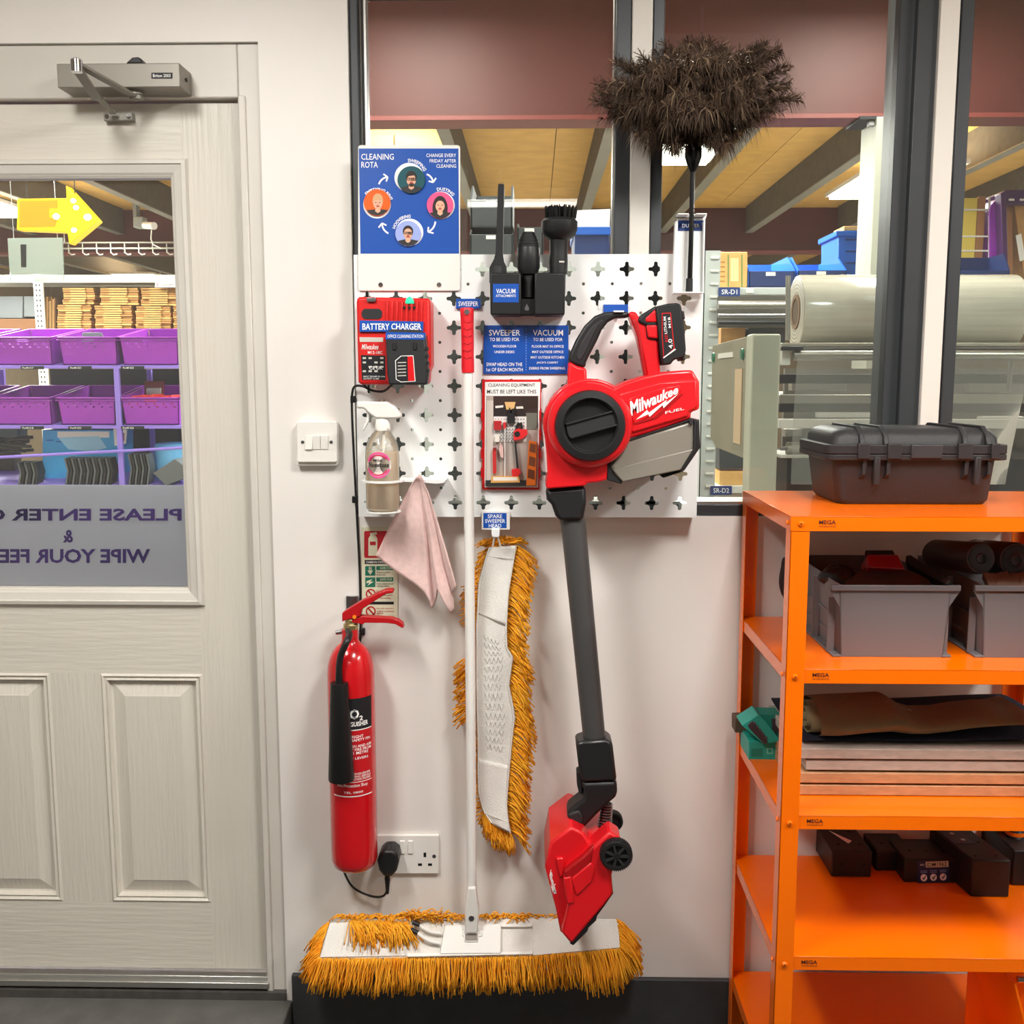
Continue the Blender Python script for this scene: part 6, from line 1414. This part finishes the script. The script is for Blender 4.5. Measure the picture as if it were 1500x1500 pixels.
# ---------------------------------------------------------------- black hard case on top
M('case_black', '#29282a', .48, bump=.25, bs=500)
hc = thing('hard_case', 'black rugged plastic carrying case lying on top of the orange shelf', 'case')
zt0 = shz[0] + 0.0005
cxf = P(1300, 739, 0)  # direction only
cy0 = PZ(1330, 739, zt0).y; cy1 = cy0 + 0.195
cx0, cx1 = P(1226, 735, cy0).x, P(1452, 735, cy0).x
ex0, ex1 = P(1217, 680, cy0).x, P(1464, 680, cy0).x
zr0, zr1, ztop = P(1300, 672, cy0).z, P(1300, 651, cy0).z, P(1300, 627, cy0+.03).z
def rring(x0, x1, y0, y1, z, r, n=4): return [Vector((a, c_, z)) for a, c_ in rrpts(x0, y0, x1, y1, r, n)]
MB().loft(rring(cx0+.006, cx1-.006, cy0+.006, cy1-.004, zt0, .02), rring(cx0, cx1, cy0, cy1, zt0+.008, .022), rring(ex0+.004, ex1-.004, cy0-.004, cy1+.004, zr0, .02)).build('lower_shell', 'case_black', hc)
e_ = .013
MB().loft(rring(ex0-e_, ex1+e_, cy0-.016, cy1+.01, zr0-.002, .02), rring(ex0-e_, ex1+e_, cy0-.016, cy1+.01, zr0+.009, .02)).build('lower_rim', 'case_black', hc, bevel=.0015)
MB().loft(rring(ex0-e_, ex1+e_, cy0-.016, cy1+.01, zr0+.010, .02), rring(ex0-e_, ex1+e_, cy0-.016, cy1+.01, zr1, .02)).build('lid_rim', 'case_black', hc, bevel=.0015)
MB().loft(rring(ex0, ex1, cy0-.003, cy1, zr1-.001, .02), rring(ex0+.001, ex1-.001, cy0, cy1, zr1+(ztop-zr1)*.45, .022), rring(ex0+.007, ex1-.007, cy0+.008, cy1-.008, zr1+(ztop-zr1)*.8, .024), rring(ex0+.02, ex1-.02, cy0+.022, cy1-.02, ztop, .026)).build('lid', 'case_black', hc, smooth=60)
cc = crop(1020, 360, 3.125)
for x in (752, 862, 1222, 1328):
    xx = P(*cc([(x, 900)])[0], cy0).x
    MB().loft(*[[Vector((xx-.005, yy, zz)), Vector((xx+.005, yy, zz)), Vector((xx+.005, yy+.012, zz-.006)), Vector((xx-.005, yy+.012, zz-.006))] for yy, zz in ((cy0-.014, zr1), (cy0-.006, zr1+(ztop-zr1)*.6), (cy0+.02, ztop+.005), (cy1-.02, ztop+.005))]).build('lid_rib', 'case_black', hc, bevel=.002)
for x in (760, 870, 1225, 1330):
    xx = P(*cc([(x, 1050)])[0], cy0).x
    MB().loft([Vector((xx-.004, cy0-.013, zr0)), Vector((xx+.004, cy0-.013, zr0)), Vector((xx+.004, cy0+.01, zr0)), Vector((xx-.004, cy0+.01, zr0))], [Vector((xx-.0045, cy0-.012, zr0-.03)), Vector((xx+.0035, cy0-.012, zr0-.03)), Vector((xx+.0035, cy0+.01, zr0-.03)), Vector((xx-.0045, cy0+.01, zr0-.03))], [Vector((xx-.010, cy0+.001, zr0-.042)), Vector((xx-.002, cy0+.001, zr0-.042)), Vector((xx-.002, cy0+.012, zr0-.042)), Vector((xx-.010, cy0+.012, zr0-.042))]).build('body_rib', 'case_black', hc, bevel=.0015)
for x in (812, 1268):
    xx = P(*cc([(x, 1050)])[0], cy0).x
    b = MB().box((xx-.006, cy0-.020, zr0-.050), (xx+.006, cy0-.006, zr0+.006)); b.build('latch', 'case_black', hc, bevel=.003)
for x0, x1 in ((725,780),(860,925),(1180,1245),(1330,1370)):
    a, c_ = P(*cc([(x0,930)])[0], cy0).x, P(*cc([(x1,930)])[0], cy0).x
    MB().box((a, cy0-.022, zr0+.001), (c_, cy0-.012, zr1+.003)).build('hinge_block', 'case_black', hc, bevel=.0015)
a, c_ = P(*cc([(968,930)])[0], cy0).x, P(*cc([(1110,930)])[0], cy0).x
MB().box((a, cy0-.021, zr0+.002), (c_, cy0-.012, zr1+.001)).build('front_badge', M('case_grey', '#353436', .5), hc, bevel=.002)
for xx in (cx0+.04, cx1-.06): pass

# ---------------------------------------------------------------- grey storage bins on the second shelf
M('bin_grey', '#6a6668', .5); M('dark_stuff', '#201b1b', .7); M('kraft', '#6e5646', .8, var=.15, vs=20)
z2 = shz[1] + 0.0004
def storage_bin(label, xa, xb, yf):
    t = thing('storage_bin', label, 'storage bin', 'grey storage bins on the orange shelf')
    zt_ = P(1310, 857, yf).z; yb2 = yf + .33; lean = .008
    w = .0035
    def wall(p, q, dz0, nm):  # thin walls
        MB().loft(p, q).build(nm, 'bin_grey', t, bevel=.0008)
    # front wall (towards us) leaning out slightly, two sides, back, base
    f0 = [Vector((xa+lean, yf+.004, z2)), Vector((xb-lean, yf+.004, z2)), Vector((xb, yf, zt_)), Vector((xa, yf, zt_))]
    wall(f0, [p+Vector((0, w, 0)) for p in f0], 0, 'end_wall')
    for s, x in ((1, xa), (-1, xb)):
        g = [Vector((x+s*lean, yf+.004, z2)), Vector((x, yf, zt_)), Vector((x, yb2, zt_)), Vector((x+s*lean, yb2, z2))]
        wall(g, [p+Vector((s*w, 0, 0)) for p in g], 0, 'side_wall')
        for k in range(2): MB().box((x-s*.003+(s*lean*(.75-.35*k)), yf+.05, z2+.03+.04*k), (x+s*.004+(s*lean*(.75-.35*k)), yb2-.01, z2+.035+.04*k)).build('side_rib', 'bin_grey', t)
        # flared corner gusset and base flange
        MB().prism([(0,0)]*3, 0, 0) if False else None
        b = MB(); c1_ = [Vector((x, yf+.001, zt_)), Vector((x-s*.016, yf+.001, zt_)), Vector((x-s*.016, yf+.001, zt_-.012)), Vector((x+s*.004, yf+.002, zt_-.045))]
        b.loft(c1_, [p+Vector((0, .004, 0)) for p in c1_]).build('corner_flare', 'bin_grey', t)
        MB().box((x-s*.007, yf+.002, z2), (x+s*(lean+.002), yb2, z2+.004)).build('base_flange', 'bin_grey', t, bevel=.0008)
        MB().box((x-s*.010, yf+.03, z2+.003), (x+s*lean*.4, yf+.034, zt_-.03)).build('side_fin', 'bin_grey', t)
        MB().box((x-s*.010, yf+.14, z2+.003), (x+s*lean*.4, yf+.144, zt_-.01)).build('side_fin', 'bin_grey', t)
    g = [Vector((xa+lean, yb2, z2)), Vector((xb-lean, yb2, z2)), Vector((xb, yb2, zt_)), Vector((xa, yb2, zt_))]
    wall(g, [p+Vector((0, -w, 0)) for p in g], 0, 'end_wall')
    MB().box((xa+lean, yf+.004, z2), (xb-lean, yb2, z2+.003)).build('base', 'bin_grey', t)
    MB().box((xa-.016, yf-.004, zt_-.011), (xb+.016, yf+.004, zt_)).build('top_lip', 'bin_grey', t, bevel=.0015)
    return zt_, yb2
yf = PZ(1300, 963, z2).y
b1a, b1b = P(1228, 900, yf).x, P(1392, 900, yf).x
zt1, ybk = storage_bin('grey plastic storage bin holding a red packet, left on the second shelf', b1a, b1b, yf)
b2a = P(1438, 900, yf).x; b2b = min(b2a + (b1b-b1a), SX1-.04)
zt2, _ = storage_bin('grey plastic storage bin holding two dark rolls, right on the second shelf', b2a, b2b, yf)
# contents of the left bin
zz = zt1
t = thing('red_packet', 'dark red shiny packet sticking out of the left grey bin', 'packet')
a = [P(1270, 812, -.26), P(1316, 812, -.26), P(1327, 834, -.30), P(1272, 831, -.30)]
MB().loft(a, [p+Vector((.003, .045, -.03)) for p in a]).build('pouch', M('packet_red', '#8d1622', .3, bump=.4, bs=60), t, bevel=.004)
text('SOUND', [(1283,813),(1310,813),(1313,819),(1285,819)], (-.263,)*4, M('packet_print', '#b86a64', .4), t, .02)
t = thing('open_carton', 'dark open carton flaps rising out of the left grey bin', 'carton')
a = [P(1268, 806, -.24), P(1308, 806, -.24), P(1312, 815, -.25), P(1272, 840, -.26), P(1264, 842, -.26)]
MB().loft(a, [p+Vector((.002, .01, -.004)) for p in a]).build('back_flap', 'dark_stuff', t, bevel=.001)
a = [P(1236, 853, -.31), P(1268, 831, -.27), P(1330, 835, -.27), P(1340, 838, -.28), P(1362, 850, -.31), P(1364, 862, -.33), P(1240, 862, -.33)]
MB().loft(a, [p+Vector((0, .02, -.05)) for p in a]).build('front_flap', M('carton_brown', '#3a2924', .7), t, bevel=.001)
a = [P(1327, 814, -.22), P(1334, 813, -.22), P(1392, 850, -.36), P(1386, 856, -.36), P(1326, 824, -.22)]
MB().loft(a, [p+Vector((.012, .014, -.02)) for p in a]).build('side_flap', 'dark_stuff', t, bevel=.001)
def lump(name, x, y, Y, rx, ry, rz, mat, label, cat):
    c_ = P(x, y, Y); r2 = random.Random(int(x)); b = MB()
    def f(u, v):
        th_, ph = 2*math.pi*u, math.pi*v; k = 1 + .12*math.sin(3*th_+2*v*5) + .07*math.sin(7*th_+9*v)
        return c_ + Vector((rx*math.sin(ph)*math.cos(th_)*k, ry*math.sin(ph)*math.sin(th_)*k, rz*math.cos(ph)*k))
    return tag(b.grid(f, 28, 16).build(name, mat, None, smooth=180), label, cat)
lump('rubber_glove', 1226, 845, -.26, .032, .04, .022, M('glove_black', '#17181b', .45), 'crumpled black rubber glove in the left grey bin', 'glove')
lump('black_pouch', 1153, 848, -.10, .012, .05, .042, 'dark_stuff', 'small black pouch at the back of the second shelf beside the post', 'pouch')
def roll(label, x, y, Yf_, rpx, mat, capm, lean_):
    t = thing('tape_roll', label, 'roll', 'dark rolls in the right grey bin'); c_ = P(x, y, Yf_); r_ = rpx*px2m(Yf_); ax = Vector(lean_).normalized()
    MB().lathe([(0,0),(r_*.9,0),(r_,.006),(r_,.17),(r_*.95,.175),(0,.175)], c_, ax, 28).build('sleeve', mat, t)
    MB().lathe([(0,-.0005),(r_*.2,-.001),(r_*.3,-.002),(r_*.35,-.001),(r_*.6,-.0015),(r_*.8,-.001),(r_*.85,.001)], c_, ax, 28).build('end_cap', capm, t)
M('cap_plum', '#231a20', .3)
roll('dark capped roll on the left of the right grey bin', 1437, 818, -.30, 24, M('roll_film', '#3a2c2c', .4), 'cap_plum', (-.10, .95, -.12))
roll('dark capped roll at the frame edge of the right grey bin', 1489, 821, -.30, 27, 'roll_film', 'cap_plum', (-.02, .97, -.12))
t = thing('paper_bundle', 'bundle of brown crinkled paper in the right grey bin', 'paper')
for k in range(9):
    x0 = 1440 + k*7; a = [P(x0, 842+rnd.uniform(-4,4), -.31), P(x0+22, 838+rnd.uniform(-4,4), -.31), P(x0+30, 860, -.36), P(x0+10, 860, -.36)]
    MB().loft(a, [p+Vector((0,.003,-.012)) for p in a]).build('sheet', 'kraft', t)

# ---------------------------------------------------------------- third shelf: panels, fabric, teal box
z3 = shz[2] + .0004
M('panel_edge', '#b3a79c', .55, var=.14, vs=60, stretch=(.6,1,2)); M('panel_bounce', '#b98a63', .55, var=.14, vs=60, stretch=(.6,1,2))  # orange bounce from the shelf is painted into the lower panels' colour
ypf = PZ(1300, 1166, z3).y
ys = [(1149, 1163, 1170), (1131, 1146, 1170), (1112.5, 1126.5, 1181), (1095, 1110, 1170)]
zprev = z3; desc = ['lowest flat panel of the stack lying on the third shelf', 'second flat panel from the bottom of the stack on the third shelf', 'third flat panel up, set in from the stack end on the third shelf', 'topmost flat panel of the stack under the folded fabric']
pth_ = (P(1300, 1095, ypf).z - z3)/4
for k in range(4):
    z0 = z3 + k*pth_; x0 = P(ys[k][2], 1130, ypf).x
    tag(MB().box((x0, ypf+(.004 if k == 2 else 0), z0+.0006), (SX1-.045, SY1-.06, z0+pth_-.0036)).build('flat_panel', 'panel_edge' if k > 1 else 'panel_bounce', None, bevel=.0015), 'pale ' + desc[k], 'panel', 'flat panels stacked on the third shelf')
ztp = z3 + 4*pth_ - .002
M('olive', '#76684a', .9, var=.12, vs=12, bump=.3, bs=40); M('navy_cloth', '#1b1c2c', .9, var=.15, vs=10, bump=.3, bs=30)
z7s = crop(1040, 1000, 3.261)
xs0 = P(1174, 1085, ypf+.03).x
def navy(u, v):
    x = xs0 + (SX1-.06-xs0)*u; a = 2*math.pi*v; h = .010 + .016*u*u + .002*math.sin(9*u)
    return Vector((x, ypf+.155 + .135*math.cos(a)*(1 if abs(math.cos(a)) < .98 else 1), ztp + .0006 + max(0, h*(.5+.5*math.sin(a))*1.2)))
tag(MB().grid(navy, 40, 24).build('folded_navy_fabric', 'navy_cloth', None, smooth=180), 'folded navy fabric lying flat between the panels and the olive roll', 'fabric')
topc = [(465,75),(560,66),(700,66),(850,64),(930,120),(985,138),(1100,136),(1200,118),(1350,112),(1440,122),(1500,112)]
botc = [(540,284),(640,286),(760,270),(860,258),(960,264),(1040,262),(1150,250),(1250,235),(1350,218),(1430,200),(1500,186)]
def rollf(u, v):
    t_, b__ = lerp_line(topc, u), lerp_line(botc, u); (tx, ty), (bx__, by__) = z7s([t_, b__])
    Yc = ypf + .085
    pt, pb = P(tx, ty, Yc), P(bx__, by__, Yc-.06); c_ = (pt+pb)/2; h = (pt.z-pb.z)/2; a = 2*math.pi*v
    w = .075 + .01*math.sin(7*u)
    k = 1 + .05*math.sin(4*a+8*u)
    return Vector((pb.x*.5+pt.x*.5 + .0*u, Yc + w*math.cos(a)*k, max(ztp+.001, c_.z + h*math.sin(a)*k)))
t = thing('olive_fabric_roll', 'loosely rolled olive green fabric on the third shelf', 'fabric')
MB().grid(rollf, 48, 28).build('roll', 'olive', t, smooth=180)
(ccx, ccy), = z7s([(500, 185)]); sc = P(ccx, ccy, ypf+.04); b = MB()
for i in range(3):
    pts = []
    for k in range(30):
        a = k*.42 + i; r_ = .036*(1-k/34.); pts.append(Vector((sc.x-.004+.004*i, sc.y+.03+r_*1.4*math.cos(a), sc.z + r_*math.sin(a))))
b = MB(); vs = []; fs = []
for k in range(46):
    a = k*.36; r_ = .034*(1-k/54.)
    for dx in (-.006-.0003*k, .05): vs.append(Vector((sc.x+dx, sc.y+.03+r_*1.5*math.cos(a), sc.z-.002+r_*math.sin(a))))
for k in range(45): fs.append((2*k, 2*k+1, 2*k+3, 2*k+2))
b.add(vs, fs).build('rolled_end', 'olive', t, smooth=180, solid=.002)
text('JCB', [z7s([(905,112)])[0], z7s([(965,128)])[0], z7s([(962,140)])[0], z7s([(902,122)])[0]], (ypf+.02,)*4, M('olive_print', '#8d8468', .8), t, .02)
# teal pack
M('teal', '#1f9c8c', .45); M('teal_dark', '#17806f', .45); M('grille_dark', '#3a3238', .5)
tb = thing('teal_box', 'teal card box with dark ribbed window at the left end of the third shelf', 'box')
yt = PZ(1120, 1112, z3).y
(q0, q1), (q2, q3) = (1097, 1085), (1141, 1113)
MB().prism(z7s([(186,280),(330,280),(328,368),(186,370)]), yt, yt+.09).build('base_carton', 'teal', tb, bevel=.001)
MB().prism(z7s([(196,316),(252,314),(252,352),(196,354)]), yt-.0006, yt+.001).build('print_field', 'teal_dark', tb); MB().prism(z7s([(272,312),(300,312),(300,340),(272,340)]), yt-.0006, yt+.001).build('print_mark', M('teal_pale', '#7fd0c4', .5), tb); MB().prism(z7s([(277,317),(295,317),(295,335),(277,335)]), yt-.001, yt+.001).build('print_mark', 'teal', tb)
MB().prism(z7s([(152,205),(230,154),(256,172),(334,272),(330,282),(258,296)]), yt-.012, yt+.05).build('upper_carton', 'teal', tb, bevel=.001)
MB().prism(z7s([(184,198),(204,182),(270,262),(276,288),(262,296),(200,232),(182,210)]), yt-.0135, yt-.010).build('window', 'grille_dark', tb, bevel=.001)
for k in range(5): MB().prism(z7s([(206+14*k,192+17*k),(216+14*k,188+17*k),(220+14*k,196+17*k),(210+14*k,200+17*k)]), yt-.0142, yt-.011).build('rib', M('grille_mid', '#57505a', .5), tb)
MB().prism(z7s([(230,154),(338,154),(340,250),(334,270),(256,172)]), yt+.01, yt+.06).build('side_flap', 'teal_dark', tb, bevel=.001)
tag(MB().prism(z7s([(120,170),(200,168),(200,238),(120,240)]), SY1-.07, SY1-.03).build('brown_block', M('brown_wood', '#5b4636', .7, var=.1), None, bevel=.002), 'small brown block behind the teal box on the third shelf', 'block')
MB().prism(z7s([(296,174),(338,172),(338,236),(300,236)]), yt+.006, yt+.012).build('grille', 'grille_dark', tb)

# ---------------------------------------------------------------- fourth shelf: black metal blocks
z4s = shz[3] + .0004
z8s = crop(1040, 1200, 3.261)
M('block_black', '#1b1718', .45); M('bolt_hole', '#060606', .8)
def blockbox(label, fl, fr, yb_, depth, top, slope=.0, holes=()):
    """front-bottom-left and right pixel corners stand on the shelf"""
    t = thing('metal_block', label, 'metal block', 'black metal blocks on the fourth shelf')
    (a, b_), (c_, d_) = z8s([(fl, yb_), (fr, yb_)]); Yf2 = PZ((a+c_)/2, b_, z4s).y
    x0, x1 = P(a, b_, Yf2).x, P(c_, d_, Yf2).x; (e, f), = z8s([(fl, top)]); zt_ = P(a, f, Yf2).z
    fr0 = [Vector((x0, Yf2, z4s)), Vector((x1, Yf2, z4s)), Vector((x1, Yf2, zt_)), Vector((x0, Yf2, zt_))]
    bk = [Vector((x0-slope, Yf2+depth, z4s)), Vector((x1-slope, Yf2+depth, z4s)), Vector((x1-slope, Yf2+depth, zt_)), Vector((x0-slope, Yf2+depth, zt_))]
    MB().loft(fr0, bk).build('body', 'block_black', t, bevel=.003)
    for (u, v) in holes:
        if v < 0: p = Vector((x0+(x1-x0)*u - slope*(-v), Yf2+depth*(-v), zt_)); MB().lathe([(0,-.002),(.0035,-.002),(.0035,.0006)][::-1], p, (0,0,1), 12).build('bolt_hole', 'bolt_hole', t)
        else: p = Vector((x0+(x1-x0)*u, Yf2, z4s+(zt_-z4s)*v)); MB().lathe([(0,-.002),(.0035,-.002),(.0035,.0006)][::-1], p, (0,-1,0), 12).build('bolt_hole', 'bolt_hole', t)
    return t, x0, x1, Yf2, zt_
t, x0, x1, yq, zq = blockbox('black block with a white scrap on top, leftmost on the fourth shelf', 580, 770, 277, .13, 152, 0, ((.25,.5),(.8,.5),(.25,-.25),(.8,-.25),(.25,-.75),(.75,-.75)))
a = [Vector((x0+.02, yq+.10, zq+.0008)), Vector((x0+.045, yq+.035, zq+.0008)), Vector((x0+.055, yq+.045, zq+.002))]
MB().loft(a, [p+Vector((0,0,.0008)) for p in a]).build('white_scrap', 'white_plastic', t)
blockbox('low black block with a bolted top standing behind the labelled block', 790, 960, 248, .09, 150, .0, ((.3,-.4),(.7,-.4)))
t, x0, x1, yq, zq = blockbox('black block with a blue check label, middle of the fourth shelf', 925, 1195, 304, .10, 190, 0, ((.2,-.4),(.5,-.4),(.8,-.4)))
MB().prism(z8s([(992,200),(1143,200),(1143,302),(992,305)]), yq-.0008, yq+.0005).build('check_label', M('label_navy', '#1c2c50', .5), t)
MB().prism(z8s([(1030,204),(1139,200),(1140,228),(1031,231)]), yq-.0012, yq).build('number_strip', M('strip_cream', '#c9c0a8', .6), t)
text('IDM1962', [z8s([(1036,208)])[0], z8s([(1130,204)])[0], z8s([(1130,224)])[0], z8s([(1036,228)])[0]], yq-.0015, 'ink', t, .02)
text('SKU', [z8s([(1004,214)])[0], z8s([(1024,213)])[0], z8s([(1024,222)])[0], z8s([(1004,223)])[0]], yq-.0012, 'white_ink', t)
for k in range(3):
    cxk = 1022+46*k
    MB().prism(z8s(ell(cxk,280-2*k,16,17,20)), yq-.0012, yq).build('tick_disc', 'white_ink', t)
    MB().prism(z8s([(cxk-8,280-2*k),(cxk-4,278-2*k),(cxk-2,284-2*k),(cxk+7,270-2*k),(cxk+10,272-2*k),(cxk-1,291-2*k)]), yq-.0016, yq).build('tick', 'label_navy', t)
    for j in range(2): MB().prism(z8s([(cxk-16,246+8*j-2*k),(cxk+16,245+8*j-2*k),(cxk+16,249+8*j-2*k),(cxk-16,250+8*j-2*k)]), yq-.0011, yq).build('printed_line', M('label_line_blue', '#6f86b8', .5), t)
t, x0, x1, yq, zq = blockbox('black block with a label on its top, nearest the shelf front', 1245, 1428, 372, .17, 196, .025, ((.2,-.12),(.75,-.12),(.75,-.5)))
lb_ = [Vector((x0+(x1-x0)*u - .025*v, yq+.17*v, zq+.0009)) for u, v in ((.05,.45),(.6,.45),(.6,.85),(.05,.85))]
MB().loft(lb_, [p-Vector((0,0,.0008)) for p in lb_]).build('check_label', M('label_dim', '#3b3a45', .5), t)
for k in range(2):
    c_ = lb_[0]*.3 + lb_[2]*.7 + Vector((-.01+.012*k, -.03*k, .0004)); MB().lathe([(.005,0),(.005,.0004)], c_, (0,0,1), 16).build('tick_disc', M('tick_dim', '#b9b6b0', .5), t)
_t, _a, _b, yq2, zq2 = blockbox('long black block half hidden at the right frame edge of the fourth shelf', 1440, 1640, 318, .16, 150, 0, ())
t = thing('chrome_cup', 'small chrome and orange cap lying behind the black blocks at the frame edge', 'cup')
c_ = Vector((_a+.035, yq2+.07, 0)); z4c = zq2+.0004
MB().lathe([(0,0),(.018,0),(.02,.004),(.02,.03),(.016,.034),(0,.034)], Vector((c_.x, c_.y, z4c)), (0,0,1), 24).build('body', 'chrome', t)
MB().lathe([(.0205,.006),(.0205,.014)], Vector((c_.x, c_.y, z4c)), (0,0,1), 24).build('band', 'shelf_orange', t)
# bottom shelf: orange open crate with steel inside, cut by the frame corner
z5s = shz[4] + .0004
cr_ = thing('orange_tray', 'orange folded steel tray at the frame corner of the bottom shelf', 'tray')
X0_ = P(1478, 1440, SY0+.04).x; zt_ = P(1480, 1432, SY0+.04).z
a = [Vector((X0_, SY0+.02, zt_)), Vector((X0_+.004, SY0+.02, zt_)), Vector((X0_+.07, SY0+.02, z5s)), Vector((X0_+.066, SY0+.02, z5s))]
MB().loft(a, [p+Vector((-.03, .18, 0)) for p in a]).build('side_wall', 'shelf_orange', cr_, bevel=.001)
MB().box((X0_+.03, SY0+.02, z5s), (SX1-.05, SY0+.2, z5s+.003)).build('base', 'shelf_orange', cr_)
MB().box((X0_-.02, SY0+.17, z5s), (SX1-.05, SY0+.173, zt_)).build('back_wall', 'shelf_orange', cr_)
MB().tube([Vector((X0_+.01, SY0+.03, zt_+.003)), Vector((SX1-.05, SY0+.03, zt_+.003))], .006, 10).build('steel_bar', 'chrome', cr_)
# ================================================================ every thing's origin to its base
for _o in _things:
    if _o.parent is None and not _o.get('settled'): settle(_o)
for _o in list(bpy.data.objects):
    if _o.get('settled'): del _o['settled']
